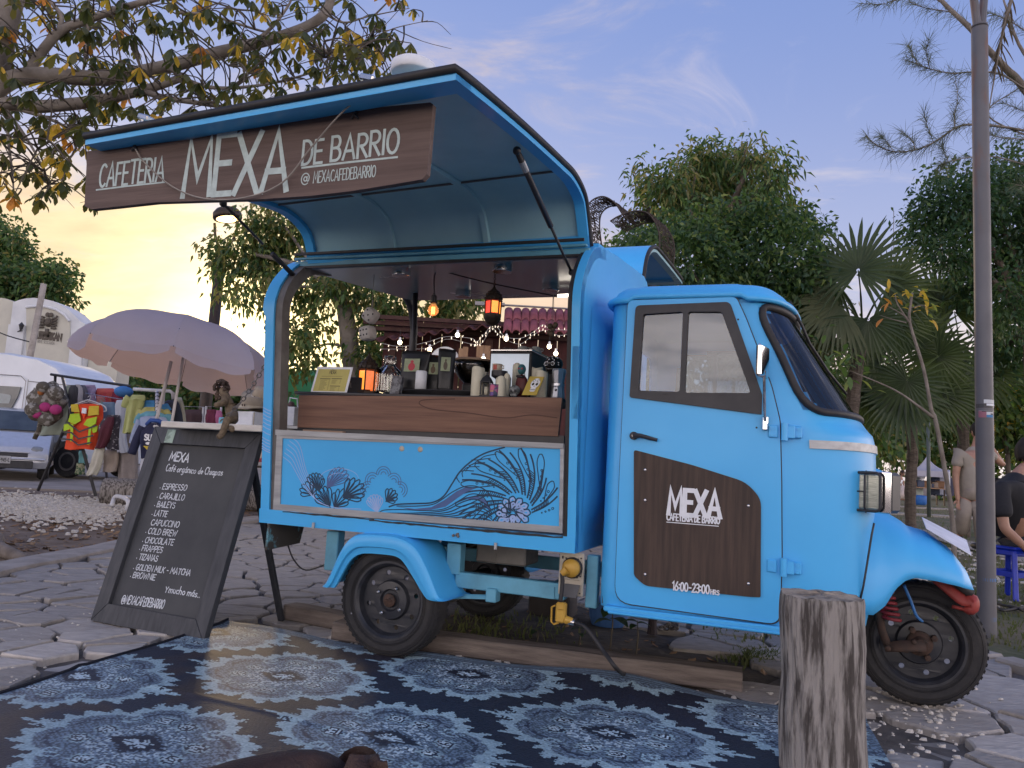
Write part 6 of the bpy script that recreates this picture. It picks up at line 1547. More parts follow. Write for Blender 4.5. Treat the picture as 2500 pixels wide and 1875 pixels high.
mb=MB(); mb.tube([(w*-.32,-w*.25,h*.62),(0,-w*.34,h*.60),(w*.24,-w*.22,h*.60)],w*.10,8); obj('scarf',mb,M_blk,t,smooth=True)
# yellow card with a sugar skull, leaning
P=[TY(*q,.155) for q in ((1273,964),(1309,965),(1324,918),(1289,917))]; cx=sum(p.x for p in P)/4; t=tthing('skull_card','yellow tile with a white decorated skull leaning on the candles','card',cx,.155,CT)
yl_=lambda b: (b-0)*.28
mb=MB(); mb.prism([(p.x-cx,p.z-CT) for p in P],lambda a,b,q: (a,yl_(b)+q,b),.006); obj('tile',mb,mat('tile_yellow',(.45,.34,.06),.5,col2=(.38,.28,.05),scale=20),t)
c2=TY(1303,938,.155); sc_x,sc_z=c2.x-cx,c2.z-CT; ff=lambda a,b,q: (sc_x+a+b*.3,yl_(b+sc_z)-.0006-q,sc_z+b)
mb=MB(); mb.prism(_a(0,.006,.021,.024,0,360,20)[:-1],lambda a,b,q: ff(a,b,q),.0006); mb.prism(rrect(-.012,-.033,.012,-.012,.005),lambda a,b,q: ff(a,b,.0001+q),.0006); obj('skull_print',mb,M_white,t)
mb=MB()
for sx in (-1,1): mb.prism(_a(sx*.009,.002,.006,.0065,0,360,10)[:-1],lambda a,b,q: ff(a,b,.0009+q),.0004); mb.ribbon(_a(sx*.010,.018,.006,.006,0,300,8),.0009,lambda a,b,q: ff(a,b,.0009+q))
mb.prism([(-.002,-.010),(.002,-.010),(0,-.004)],lambda a,b,q: ff(a,b,.0009+q),.0004)
for k in range(5): mb.ribbon([((k-2)*.004,-.028),((k-2)*.004,-.020)],.0006,lambda a,b,q: ff(a,b,.0009+q))
mb.ribbon([(-.011,-.024),(.011,-.024)],.0007,lambda a,b,q: ff(a,b,.0010+q)); obj('skull_lines',mb,M_ink,t)
x,w,zt_=IT(1347,1381,901,964,.20); t=tthing('moka_pot','silver stovetop moka pot at the right end of the counter','moka pot',x,.20,CT); h=zt_-CT; r=w/2
M_moka=mat('moka_alu',(.42,.44,.48),.3,.9,col2=(.34,.36,.40),scale=6)
mb=MB(); mb.lathe([(r*.92,0),(r*.95,h*.05),(r*.78,h*.38),(r*.82,h*.42)],8,M=Matrix.Rotation(.2,3,'Z')); obj('boiler',mb,M_moka,t); mb=MB(); mb.lathe([(r*.84,h*.42),(r*.84,h*.50)],24); obj('collar',mb,M_moka,t); mb=MB(); mb.lathe([(r*.72,h*.50),(r*.98,h*.93),(r*.9,h),(0,h)],8,M=Matrix.Rotation(.2,3,'Z')); obj('jug',mb,M_moka,t); mb=MB(); mb.ball((-r*.1,-r*.83,h*.27),r*.16,8,6,(1,.6,1)); obj('valve',mb,M_blk,t)
# spray bottle and white carton at the left end, on the far sill side
zs_=TY(700,1039,.22).z
x,w,zt_=IT(679,699,982,1038,.22); t=tthing('bottle','dark bottle with a yellow label at the left end of the counter','bottle',x,.22,zs_); h=zt_-zs_; r=w/2; mb=MB(); mb.lathe([(r,0),(r,h*.66),(r*.9,h*.74),(r*.4,h*.80),(r*.4,h*.84)],16); obj('body',mb,mat('bottle_dark',(.03,.03,.02),.2),t,smooth=True); mb=MB(); mb.lathe([(r*1.02,h*.08),(r*1.02,h*.64)],16,caps=False); obj('label_print',mb,mat('label_yel',(.44,.42,.16),.6,col2=(.20,.20,.10),scale=40,lo=.5,hi=.6),t,smooth=True); mb=MB(); mb.lathe([(r*.5,h*.84),(r*.5,h),(0,h)],12); obj('cap',mb,M_blk,t)
x,w,zt_=IT(699,728,994,1039,.24); t=tthing('carton','white carton with a rope handle beside the dark bottle','carton',x,.24,zs_); h=zt_-zs_; mb=MB(); mb.box((0,0,h/2),(w,.07,h),.002); obj('carton',mb,M_white,t); mb=MB(); mb.tube([(-w*.4,0,h),(-w*.3,0,h*1.5),(w*.3,0,h*1.45),(w*.4,0,h)],.004,6); obj('handle',mb,M_white,t); mb=MB(); mb.ball((-.005,-.01,h+.012),.018,10,6); obj('roll',mb,mat('roll_brown',(.12,.07,.07),.6),t)
mb=MB(); a=TY(680,1041,.25); mb.box((a.x+.04,.25,zs_-.008),(.30,.10,.014)); part('side_shelf',mb,M_alu)

# hanging: dice, bulb, shell chime
def hang(px,py,y): return TY(px,py,y)
M_dice=mat('plush_white',(.52,.50,.47),.95,col2=(.42,.40,.38),scale=40,bump=.002,bscale=120)
DC=tthing('plush_dice','pair of off-white plush dice hanging on a cord from the ceiling','dice',0,0,0)
y_=.34; p1,p2=hang(905.6,770.7,y_),hang(898,814,y_)
for p,ry,rz,pat in ((p1,.62,.15,5),(p2,-.18,-.1,6)):
 mb=MB(); s=.038; n=10; Mr=Matrix.Rotation(ry,3,'Y') @ Matrix.Rotation(rz,3,'Z')
 mb.ball((0,0,0),1,24,16)
 vv=[]
 for q in mb.v:
  a,b,c=q; e=(abs(a) ** 4+abs(b) ** 4+abs(c) ** 4) ** .25; vv.append(tuple(p+Mr @ Vector((a/e,b/e,c/e))*s))
 mb.v=vv; d_=obj('die',mb,M_dice,DC,smooth=True)
 mb=MB(); pts=[(-.5,-.5),(.5,.5),(0,0),(-.5,.5),(.5,-.5)] if pat== 5 else [(-.5,-.35),(0,-.35),(.5,-.35),(-.5,.35),(0,.35),(.5,.35)]
 for a,b in pts: mb.ball(p+Mr @ Vector((a*s,-s*1.0,b*s)),s*.13,8,5,(1,.35,1))
 obj('pip',mb,M_blk,d_,smooth=True)
mb=MB(); tp=hang(912,690,y_); mb.tube([p2,p1+Vector((0,0,.03)),tp,tp+Vector((0,0,.06))],.0014,5); mb.tube([p1+Vector((.002,0,.032)),p1+Vector((.004,0,.085))],.004,6); obj('cord',mb,M_rope,DC)
BU=tthing('pendant_bulb','large round filament bulb glowing orange on a black cord in the truck','light bulb',0,0,0)
c=hang(1057.5,758,.35); r=.0285; mb=MB(); mb.lathe([(.0,-r),(r*.5,-r*.87),(r*.87,-r*.5),(r,0),(r*.88,r*.48),(r*.62,r*.85),(r*.45,r*1.15),(r*.44,r*1.35)],24,c,caps=False)
M_bulb=mat('amber_bulb',(.55,.30,.10),.12,alpha=.42,emit=(1,.55,.18),estr=.35); obj('glass',mb,M_bulb,BU,smooth=True)
mb=MB(); 
for k in range(8): a=2*pi*k/8; mb.tube([c+Vector((r*.30*cos(a),r*.3*sin(a),-r*.62)),c+Vector((r*.26*cos(a),r*.26*sin(a),r*.62))],.0011,5)
obj('filament',mb,mat('filament',(1,.3,.05),.5,emit=(1.0,.26,.04),estr=14),BU)
mb=MB(); mb.lathe([(r*.46,r*1.25),(r*.66,r*1.35),(r*.70,r*1.5),(r*.52,r*1.6),(r*.52,r*2.5),(r*.44,r*2.75),(r*.2,r*2.9),(r*.2,r*3.1)],20,c); obj('socket',mb,M_blk,BU,ang=.5)
pts=[c+Vector((0,0,r*3.0)),hang(1060,683,.35),hang(1064,664,.35),hang(1071,657,.35),hang(1100,667,.38),hang(1200,692,.45),hang(1300,712,.55),hang(1358,723,.62)]
mb=MB(); mb.tube(cat_rom(pts,6),.0034,8); obj('cord',mb,M_blk,BU,smooth=True)
CH=tthing('shell_chime','cluster of small brown shells hanging on strings at the right of the truck opening','chime',0,0,0)
M_shell=mat('seed_shell',(.14,.095,.055),.5,col2=(.06,.04,.025),scale=30)
for px,py,rr_ in ((1343,797,.018),(1356,794,.018),(1349,805,.016),(1347,815,.019),(1340,812,.015)): p=hang(px,py,.40); mb=MB(); mb.ball(p,rr_*.8,12,8,(1,.8,1.1)); obj('shell',mb,M_shell,CH,smooth=True)
mb=MB()
for d in (-.006,0,.006): mb.tube([hang(1350,742,.40)+Vector((d*.3,0,.05)),hang(1349,790,.40)+Vector((d,0,0))],.0011,4)
obj('string',mb,M_rope,CH)
p=TY(1377,722,.9); mb=MB(); mb.tube([p+Vector((-.035,0,.0)),p+Vector((.05,0,.003))],.009,10); part('tube_lamp',mb,mat('lamp_white',(.9,.85,.8),.5,emit=(1,.88,.74),estr=3.0))
# dark utensil stand at the far arch
mb=MB(); a=TY(1013,735,1.0); b=TY(1010,905,1.0); mb.tube([a+Vector((0,0,.06)),b-Vector((0,0,.1))],.017,8); part('inner_pole',mb,M_blk,smooth=True)
# ================================================================== KIOSK BEHIND THE TRUCK
M_rw=mat('dark_red_boards',(.085,.024,.024),.8,col2=(.045,.016,.016),scale=5,stretch=(3,3,.6))
M_tile=mat('roof_tile',(.26,.075,.10),.7,col2=(.17,.05,.065),scale=6)
M_rw2=mat('dark_rafter',(.075,.035,.03),.85,col2=(.04,.02,.018),scale=8)
M_pw=mat('plank_wood',(.33,.21,.13),.75,col2=(.22,.13,.08),scale=6,stretch=(3,3,.5))
KY=9.6
def k_(px,py,dy=0.0): return at(px,py,KY+dy)
KI=thing('kiosk','dark red market kiosk with a pinkish tiled eave seen through the truck window','kiosk',k_(1150,1300))
KI.location.z=0; K0=KI.location.copy()
def kp(px,py,dy=0.0): return k_(px,py,dy)-K0
def kbox(mb,px0,py0,px1,py1,dy,t,b=0):
 a=kp(px0,py0,dy); c=kp(px1,py1,dy); mb.box(((a.x+c.x)/2,a.y+t/2,(a.z+c.z)/2),(abs(c.x-a.x),t,abs(c.z-a.z)),b)
a=kp(925,830); b=kp(1560,830)
n=13; top=kp(1200,778).z
for i in range(n):     # boards of the back wall
 x0=a.x+(b.x-a.x)*i/n; x1=a.x+(b.x-a.x)*(i+1)/n; mb=MB(); mb.box(((x0+x1)/2,.35+.006*(i % 2),top/2),((x1-x0)*.97,.03,top)); obj('wall_board',mb,M_rw,KI)
for i in range(3):
 mb=MB(); mb.box(((a.x+b.x)/2,.25-.06*i,kp(1200,812).z+.01+.065*i),(b.x-a.x+.5,.06,.05)); obj('rafter',mb,M_rw2,KI)
sh=MB()      # corrugated eave running down to the left
E0,E1=kp(905,832,-.3),kp(1400,768,-.3)
def eave(u,v): p=E0.lerp(E1,u); return (p.x,p.y+v*1.4,p.z+v*.30+.025*sin(u*95))
sh.grid(eave,190,4); e_=obj('eave_sheet',sh,M_rw,KI,smooth=True); sdf=e_.modifiers.new('t','SOLIDIFY'); sdf.thickness=.012
q0,q1=kp(1228,812,-.55),kp(1420,818,-.55); nt_=9
for i in range(nt_):   # barrel tiles
 for r_ in range(2):
  mb=MB(); w=(q1.x-q0.x)/nt_; x=q0.x+w*(i+.5)
  def tl(u,v,x=x,w=w,r_=r_): aa=pi*u; return (x-w*.5*cos(aa),q0.y+.19*(v+r_)*.8,q0.z+(q1.z-q0.z)*i/nt_+.045*sin(aa)+.20*(v*.8+r_*.85))
  mb.grid(tl,9,3); o_=obj('roof_tile',mb,M_tile,KI,smooth=True); sdf=o_.modifiers.new('t','SOLIDIFY'); sdf.thickness=.012
mb=MB(); kbox(mb,1160,735,1232,748,-.4,.05); kbox(mb,1225,742,1420,756,-.45,.05); obj('fascia',mb,mat('fascia_white',(.30,.29,.30),.8),KI)
for px in (960,1195,1500): mb=MB(); p=kp(px,830,.1); mb.box((p.x,p.y,p.z/2),(.09,.09,p.z)); obj('post',mb,M_rw2,KI)
mb=MB(); c=kp(1086,882,-.1); mb.lathe([(.0,-.012),(.178,-.012),(.186,0),(.178,.012),(0,.012)],36,c,'Y'); RS=obj('round_sign',mb,M_white,KI,ang=.5)
mb=MB()
for i in range(16): p=c+Vector((R.uniform(-.06,.06),-.014,.105+R.uniform(-.03,.03))); mb.prism(_a(p.x,p.z,.010,.012,0,360,7)[:-1],lambda q,r_,h: (q,p.y-h,r_),.002)
for k in range(3): letters(mb,'UCO'[k],c.x+.105+.014*k,c.z-.01-.04*k,.035,.004,lambda q,r_,h: (q,c.y-.015-h,r_))
obj('sign_print',mb,mat('print_blue',(.05,.09,.40),.7),RS)
for (x0,y0,x1,y1) in ((1164,842,1196,880),(1130,846,1140,900),(1120,850,1128,905)): mb=MB(); kbox(mb,x0,y0,x1,y1,-.15,.02,.006); obj('wooden_board',mb,M_pw,KI)
p=kp(1183,866,-.17); mb=MB(); mb.ball(p,.014,8,6); mb.ball(p+Vector((0,0,-.018)),.009,6,5); obj('charm',mb,M_rust,KI)
# string lights
M_bw=mat('bulb_warm',(1,.9,.75),.4,emit=(1.0,.80,.50),estr=9)
def bulb(px,py,Y,label):
 p=at(px,py,Y); t=thing('string_bulb',label,'light bulb',p,group='warm bulbs strung along the kiosk'); mb=MB(); mb.ball((0,0,0),.026,12,8,(1,1,1.1)); obj('globe',mb,M_bw,t,smooth=True)
 mb=MB(); mb.lathe([(.016,.02),(.013,.055),(.01,.06)],10); obj('socket',mb,M_white,t); mb=MB(); mb.tube([(0,0,.06),(0,0,.16)],.003,4); obj('cord',mb,M_blk,t)
for i,(px,py) in enumerate(((1117,818),(1236,827),(1341,846),(1357,863),(976,836),(1049,853),(1180,876))):
 bulb(px,py,KY-.55,['glowing bulb above the round white sign','glowing bulb in the middle of the fairy lights','brightest glowing bulb, near the right edge of the truck window','lower glowing bulb at the right edge of the truck window','glowing bulb at the left end of the kiosk','glowing bulb beside the round white sign, lower left','glowing bulb before the wooden board'][i])
FL=thing('fairy_lights','string of tiny warm fairy lights drooping along the kiosk','fairy lights',at(1200,820,KY-.6)); f0=FL.location.copy()
pts=[(930,838),(980,846),(1040,836),(1090,822),(1150,826),(1163,834),(1178,822),(1200,795),(1215,800),(1233,822),(1270,826),(1300,812),(1325,793),(1340,802),(1365,805),(1400,806)]
path=cat_rom([at(x,y,KY-.6)-f0 for x,y in pts],5); path2=cat_rom([at(x,y+(6 if k % 2 else 14),KY-.58)-f0 for k,(x,y) in enumerate(pts)],5)
wr=MB(); wr.tube(path,.0028,5); wr.tube(path2,.0022,5); obj('wire',wr,mat('wire_white',(.5,.48,.45),.7),FL)
lt=MB(); r_=random.Random(8)
for P in (path,path2):
 for k in range(0,len(P),2): d=Vector((r_.uniform(-.4,.4),r_.uniform(-.2,.2),r_.choice((-1,-1,1)))).normalized(); lt.tube([P[k],P[k]+d*.024],.0042,5)
obj('light',lt,mat('fairy',(1,.9,.8),.4,emit=(1,.82,.58),estr=.9),FL)

# ================================================================== LEFT: town hall, pole, van, car
M_wall=mat('lime_wall',(.50,.49,.42),.9,col2=(.42,.41,.36),scale=.8,detail=8)
M_wall2=mat('white_trim',(.60,.62,.64),.9,col2=(.5,.52,.55),scale=1.5)
WYD=30.0
TH_=thing('town_hall','cream town building with a curved white gable, wall emblem and dark lettering','building',at(150,1092,WYD)); TH_.location.z=0; h0=TH_.location.copy()
def hp(px,py,dy=0): p=at(px,py,WYD+dy)-h0; return p
def hx(P): return [(hp(*p).x,hp(*p).z) for p in P]
arch_=[(32,738),(45,733),(60,729),(80,727),(105,729),(130,735),(150,745),(168,757),(183,771),(193,782),(203,788)]
bl_=hp(32,738).x; br_=hp(215,800).x
mb=MB(); mb.prism([(bl_,0),(br_,0),(br_,hp(215,795).z)]+hx(arch_[::-1]),lambda a,b,h: (a,h,b),1.2); obj('gable_wall',mb,M_wall2,TH_)
mb=MB(); mb.prism(hx([(66,950),(172,950),(172,785),(160,770),(140,757),(115,750),(90,749),(66,751)]),lambda a,b,h: (a,-.05+h,b),.06); obj('gable_panel',mb,M_wall,TH_)
mb=MB(); A=hx([(66,751),(90,749),(115,750),(140,757),(160,770),(172,785)]); mb.tube([(a,-.08,b) for a,b in A],.05,6); obj('cornice',mb,M_wall2,TH_)
mb=MB(); mb.prism([(hp(-260,900).x,0),(bl_-.02,0),(bl_-.02,hp(32,736).z),(hp(12,728).x,hp(12,728).z),(hp(0,726).x,hp(0,726).z),(hp(-260,720).x,hp(-260,720).z)],lambda a,b,h: (a,.1+h,b),1.0); obj('side_wall',mb,M_wall,TH_)
mb=MB(); mb.box(((bl_+hp(64,800).x)/2,-.06,2.6),((hp(64,800).x-bl_)*.98,.12,5.2)); mb.box((br_-.3,-.06,2.3),(.5,.12,4.6)); obj('pilaster',mb,M_wall2,TH_)
mb=MB(); mb.prism([(br_+.02,0),(br_+1.2,0),(br_+1.2,hp(203,800).z-.25),(br_+.02,hp(203,789).z-.1)],lambda a,b,h: (a,.25+h,b),1.0); obj('side_wall',mb,M_wall,TH_)
M_emb=mat('emblem_brown',(.10,.085,.07),.8)
c=hp(118,787,-.1); mb=MB(); s=.30
mb.lathe([(s*.55,-.03),(s*.6,.02)],20,c,'Y'); 
for k in range(5): mb.tube([c+Vector((-s*.5,-.03,s*(.6-.32*k))),c+Vector((-s*1.0,-.03,s*(.75-.36*k))),c+Vector((-s*1.15,-.03,s*(.5-.34*k)))],s*.13,6)
for k in range(5): mb.tube([c+Vector((s*.5,-.03,s*(.4-.3*k))),c+Vector((s*1.0,-.03,s*(.62-.34*k))),c+Vector((s*1.15,-.03,s*(.95-.42*k)))],s*.13,6)
for dx in (-.15,.3): mb.ball(c+Vector((s*dx,-.03,s*1.0)),s*.32,10,6,(1,.4,1))
mb.lathe([(s*.42,-.07),(s*.30,-.10),(s*.25,-.08),(s*.15,-.11),(0,-.11)],16,c,'Y'); mb.box(c+Vector((0,-.03,-s*1.3)),(s*.4,.06,s*.9)); obj('emblem',mb,M_emb,TH_,smooth=True)
mb=MB(); a=hp(88,825,-.1); b=hp(149,832,-.1); letters(mb,'URBIRKAN',a.x,a.z,.26,.045,lambda x,z,h: (x,-.06-h,z),slope=(b.z-a.z)/(b.x-a.x),width=b.x-a.x,gap=.12); obj('lettering',mb,M_emb,TH_)
mb=MB(); a=hp(90,836,-.1); b=hp(132,841,-.1); letters(mb,'H0 EL 5CCCTCCIA',a.x,a.z,.10,.012,lambda x,z,h: (x,-.06-h,z),slope=(b.z-a.z)/(b.x-a.x),width=b.x-a.x); obj('lettering',mb,mat('faint_ink',(.30,.29,.26),.9),TH_)
p=hp(52,798,-.25); mb=MB(); mb.lathe([(.05,-.12),(.09,.05),(.11,.06),(.03,.16),(0,.2)],8,p); mb.tube([p+Vector((0,.2,-.1)),p+Vector((-.12,0,-.2)),p+Vector((0,0,-.12))],.02,6); obj('wall_lantern',mb,M_blk,TH_)
a=at(80,836,24); b=at(107,693,24); d=(b-a)/(b.z-a.z); t=thing('utility_pole','leaning grey wooden utility pole before the town building','pole',(a-d*a.z)); mb=MB(); mb.tube([(0,0,0),d*b.z],[.11,.09],12); obj('pole',mb,M_kerb,t,smooth=True)
mb=MB(); q0=at(-40,795,24)-t.location; q1=at(78,836,24)-t.location; mb.tube(cat_rom([q0,q0.lerp(q1,.5)+Vector((0,0,-.05)),q1],6),.02,5); obj('wire',mb,M_blk,t)

M_vw=mat('van_white',(.56,.60,.66),.3,col2=(.50,.54,.60),scale=1.5,coat=.4)
M_dkgl=mat('dark_glass',(.035,.045,.055),.08,col2=(.06,.075,.085),scale=2.5)
def car_shell(name,prof,half,W,mt,p,tuck=.12,n=9):
 """side profile (x,z) lofted across the width with rounded shoulders"""
 mb=MB(); P=prof; m=len(P); zs_=[q[1] for q in P]; zmin,zmax=min(zs_),max(zs_)
 ys=[-1,-.985,-.94,-.8,0,.8,.94,.985,1]
 for yy in ys:
  for x,z in P:
   e=abs(yy) ** 14; f=(z-zmin)/(zmax-zmin); w=W/2*(1-tuck*max(0,f-.45) ** 1.3*1.4)
   cx=half; mb.v.append((cx+(x-cx)*(1-.015*e),yy*w,z-(.05*e*(1 if f> .3 else-.3))))
 for j in range(len(ys)-1):
  for i in range(m): k=(i+1) % m; mb.f.append((j*m+i,j*m+k,(j+1)*m+k,(j+1)*m+i)); mb.mi.append(0)
 mb.f+= [tuple(range(m)),tuple((len(ys)-1)*m+k for k in range(m-1,-1,-1))]; mb.mi+= [0,0]
 return obj(name,mb,mt,p,ang=.5)
def road_wheel(p,x,y,r,sgn):
 mb=MB(); mb.lathe([(r*.6,-.09),(r*.92,-.10),(r,-.06),(r,.06),(r*.92,.10),(r*.6,.09)],28,(0,0,0),'Y'); w=obj('wheel',mb,M_tyre,p,ang=.6,loc=(x,y,r)); mb=MB(); mb.lathe([(r*.62,sgn*.07),(r*.58,sgn*.095),(r*.2,sgn*.08),(0,sgn*.09)],20,(0,0,0),'Y'); obj('rim',mb,M_grey,w,ang=.5)
# van: heading to the right of the picture, slightly towards us
vw=ground(165,1166); VA=radians(-10)
VN=thing('van','white high-roofed minibus parked behind the clothes racks','van',(vw.x+.16,vw.y+.89,0),VA); VN.location.z=0
vp=[(x_,z_*1.05 if z_> 1.6 else z_) for x_,z_ in [(-4.6,.35),(-.55,.35),(-.5,.62),(-.3,.78),(0,.82),(.3,.78),(.5,.62),(.55,.35),(.98,.38),(1.02,.75),(.98,1.05),(.55,1.28),(.30,1.40),(-.32,2.18),(-.58,2.42),(-1.1,2.60),(-2.0,2.70),(-4.5,2.72),(-4.6,2.5)]]
car_shell('body',vp,-1.8,2.02,M_vw,VN,.10)
Hh=1.012
for (P,nm) in (([(-4.2,1.38),(-1.92,1.30),(-1.62,1.45),(-1.48,1.75),(-1.42,2.02),(-4.2,2.06)],'side_window'),([(-1.10,1.30),(.10,1.30),(.02,1.46),(-.45,1.92),(-.62,2.0),(-1.08,2.02)],'door_window')):
 mb=MB(); mb.prism(P,lambda a,b,h: (a,-(1.0-.09*max(0,(b-.35)/2.37-.45) ** 1.3*1.4)*Hh*1.0-.0-h,b),.012); obj(nm,mb,M_dkgl,VN)
mb=MB(); mb.prism([(-3.4,1.52),(-2.9,1.50),(-2.9,1.84),(-3.4,1.86)],lambda a,b,h: (a,-1.012-h,b),.006); mb.prism(rpoly([(-2.2,1.48),(-1.72,1.47),(-1.62,1.82),(-2.2,1.88)],.08),lambda a,b,h: (a,-1.012-h,b),.006); obj('window_reflection',mb,mat('painted_reflection',(.18,.22,.24),.12),VN)  # pale patches painted on the side window as reflections
mb=MB()
for P in ([(-1.22,.6),(-1.24,2.2)],[(-1.22,2.16),(.1,2.1),(.25,1.5)],[(-4.5,2.34),(-1.45,2.28),(-1.30,2.16),(-1.32,1.2)]): mb.ribbon(P,.008,lambda a,b,h: (a,-1.0-h-.012,b))
obj('panel_gap',mb,M_grey,VN)
mb=MB(); mb.grid(lambda u,v: ((.33-.64*v)+.02,(u-.5)*1.72*(1-.04*v),1.405+.77*v+.012),8,6); obj('windscreen',mb,M_dkgl,VN)
mb=MB(); letters(mb,'s.gob.mx',-2.75,1.02,.13,.012,lambda a,b,h: (a,-1.014-h,b),gap=.2) if False else None
mb=MB(); letters(mb,'a.go',-2.60,1.05,.13,.010,lambda a,b,h: (a,-1.016-h,b)); letters(mb,'22 24',-2.45,.86,.12,.010,lambda a,b,h: (a,-1.016-h,b)); obj('lettering',mb,mat('grey_ink',(.28,.28,.32),.7),VN)
mb=MB(); mb.ribbon(_a(-1.55,1.0,.18,.18,0,360,20),.012,lambda a,b,h: (a,-1.016-h,b)); obj('round_seal',mb,mat('seal_grey',(.40,.40,.41),.7),VN)
for x in (0,-3.5):
 for sg in (-1,1): road_wheel(VN,x,sg*.9,.37,sg)
# car: nose towards us, cut by the left edge
ca=ground(20,1172)
CR=thing('car','silver hatchback with its nose towards us, cut by the left edge of the picture','car',(ca.x-.05,ca.y+.0,0),radians(-62))
CR.location=(ca.x-.62,ca.y+.7,0)
M_sv=mat('car_silver',(.45,.47,.52),.28,.35,col2=(.40,.42,.46),coat=.5)
cp=[(-3.0,.25),(.45,.22),(.72,.24),(.80,.36),(.80,.52),(.74,.66),(.60,.76),(-.25,.98),(-.85,1.42),(-1.3,1.50),(-2.3,1.48),(-2.9,1.1),(-3.05,.8)]
car_shell('body',cp,-1.0,1.70,M_sv,CR,.22)
mb=MB(); mb.grid(lambda u,v: (-.24-.60*v+.02,(u-.5)*1.40*(1-.1*v),1.0+.41*v+.015),8,5); obj('windscreen',mb,M_dkgl,CR)
mb=MB(); mb.box((.795,0,.50),(.03,1.0,.085),.02); mb.box((.80,0,.31),(.03,1.2,.16),.02); obj('grille',mb,M_blk,CR)
mb=MB(); mb.box((.806,0,.425),(.05,1.62,.05),.02); mb.box((.79,0,.56),(.03,1.05,.03),.01); obj('bumper',mb,M_sv,CR)
for sg in (-1,1): mb=MB(); mb.ball((.68,sg*.63,.60),.17,12,8,(.55,1.1,.55)); obj('headlight',mb,mat('car_lamp',(.20,.22,.24),.1),CR,smooth=True)
mb=MB(); mb.box((.835,.06,.40),(.012,.30,.15),.004); PLt=obj('number_plate',mb,mat('plate_pale',(.42,.42,.42),.6),CR); mb=MB(); letters(mb,'OLJ-945-L',-.13,.365,.065,.006,lambda a,b,h: (.8425+h,.06+a,b),width=.27); obj('lettering',mb,M_blk,PLt)
for x in (.0,-2.4):
 for sg in (-1,1): road_wheel(CR,x+.08,sg*.76,.30,sg)
# far parked cars between the stalls, only slivers show
for i,(px,py,Y,c_,l) in enumerate(((470,1005,32,(.35,.05,.05),'red parked car far behind the garments, left of the doll'),(560,1000,36,(.5,.52,.55),'pale parked car far behind the doll'))):
 p=at(px,py,Y); t=thing('parked_car',l,'car',(p.x,p.y,0),.1,'cars parked far behind the stalls'); car_shell('body',cp,-1.0,1.7,mat('far_car%d' % i,c_,.3),t,.22); mb=MB(); mb.prism([(-2.3,1.0),(-.4,1.0),(-.85,1.38),(-2.2,1.40)],lambda a,b,h: (a,-.80-h,b),.01); obj('side_window',mb,M_dkgl,t)
 for x in (.1,-2.3): road_wheel(t,x,-.76,.30,-1); road_wheel(t,x,.76,.30,1)

# ================================================================== parasols
M_par=mat('parasol_cloth',(.40,.41,.52),.85,col2=(.36,.37,.47),scale=2.5,transl=(.85,.58,.44))
M_par2=mat('parasol_green',(.07,.30,.13),.85,col2=(.055,.25,.10),scale=2.5,transl=(.10,.42,.14))
def parasol(loc,Rr,dome,zr,tilt,label,m,pole_r=.02,n=8,val=.11):
 t=thing('parasol',label,'parasol',M=Matrix.Translation(loc))
 Mt=Matrix.Translation((0,0,zr)) @ Euler(tilt).to_matrix().to_4x4()
 def surf(i,u,v):     # panel i, across u, down v 0 apex..1 rim
  a=2*pi*(i+u)/n; r=Rr*sin(v*pi/2*.93)/sin(pi/2*.93); z=dome*(cos(v*pi/2*.93)-cos(pi/2*.93))/(1-cos(pi/2*.93)); s=1-.09*sin(pi*u)*v-(1-cos(pi/n))*sin(pi*u)*.6; return Mt @ Vector((r*s*cos(a),r*s*sin(a),z-.02*sin(pi*u)*v))
 for i in range(n):
  mb=MB(); mb.grid(lambda u,v: surf(i,u,v),9,12); P=obj('panel',mb,m,t,smooth=True)
  if val:
   f=MB()
   def vl(u,v): p=surf(i,.03+.94*u,1); d=Mt.to_3x3() @ Vector((0,0,-1)); return p+d*val*v*(1-.35*(abs(u-.5)*2) ** 6)+Vector((0,0,.012*sin(u*14)*v))
   f.grid(vl,13,3); obj('valance',f,m,P,smooth=True)
 rb=MB()
 for i in range(n): rb.tube([surf(i,0,v)-Vector((0,0,.008)) for v in (0,.25,.5,.75,1)],.006,5)
 obj('rib',rb,M_steel,t); top=Mt @ Vector((0,0,dome)); mb=MB(); mb.tube([(0,0,0),(0,0,zr*.62),top],pole_r,10); obj('pole',mb,mat('pole_white',(.5,.5,.52),.5),t,smooth=True)
 mb=MB(); mb.ball(top+Vector((0,0,.015)),.03,8,6); obj('finial',mb,m,t)
 return t
c=at(412,895,10.4); f_=at(478,1080,10.4)
parasol(Vector((c.x+.12,c.y,0)),1.36,.66,c.z+.02,(radians(-4.5),radians(8),.35),'large lavender white parasol with a scalloped rim over the clothes stall',M_par)
mb=MB(); a=at(418,882,10.6); b=at(398,960,10.6); c2=at(330,1215,10.6)
t=thing('parasol_pole','slanting white metal pole under the lavender parasol','pole',(c2.x,c2.y,0)); mb.tube([Vector((0,0,0)),a-t.location],.024,10); obj('pole',mb,mat('pole_white',(.5,.5,.52),.5),t,smooth=True)
c=at(778,985,14.5); parasol(Vector((c.x,c.y,0)),1.20,.62,c.z,(0,radians(2),.2),'green parasol behind the truck, seen through the left of its window',M_par2,n=8,val=.0)

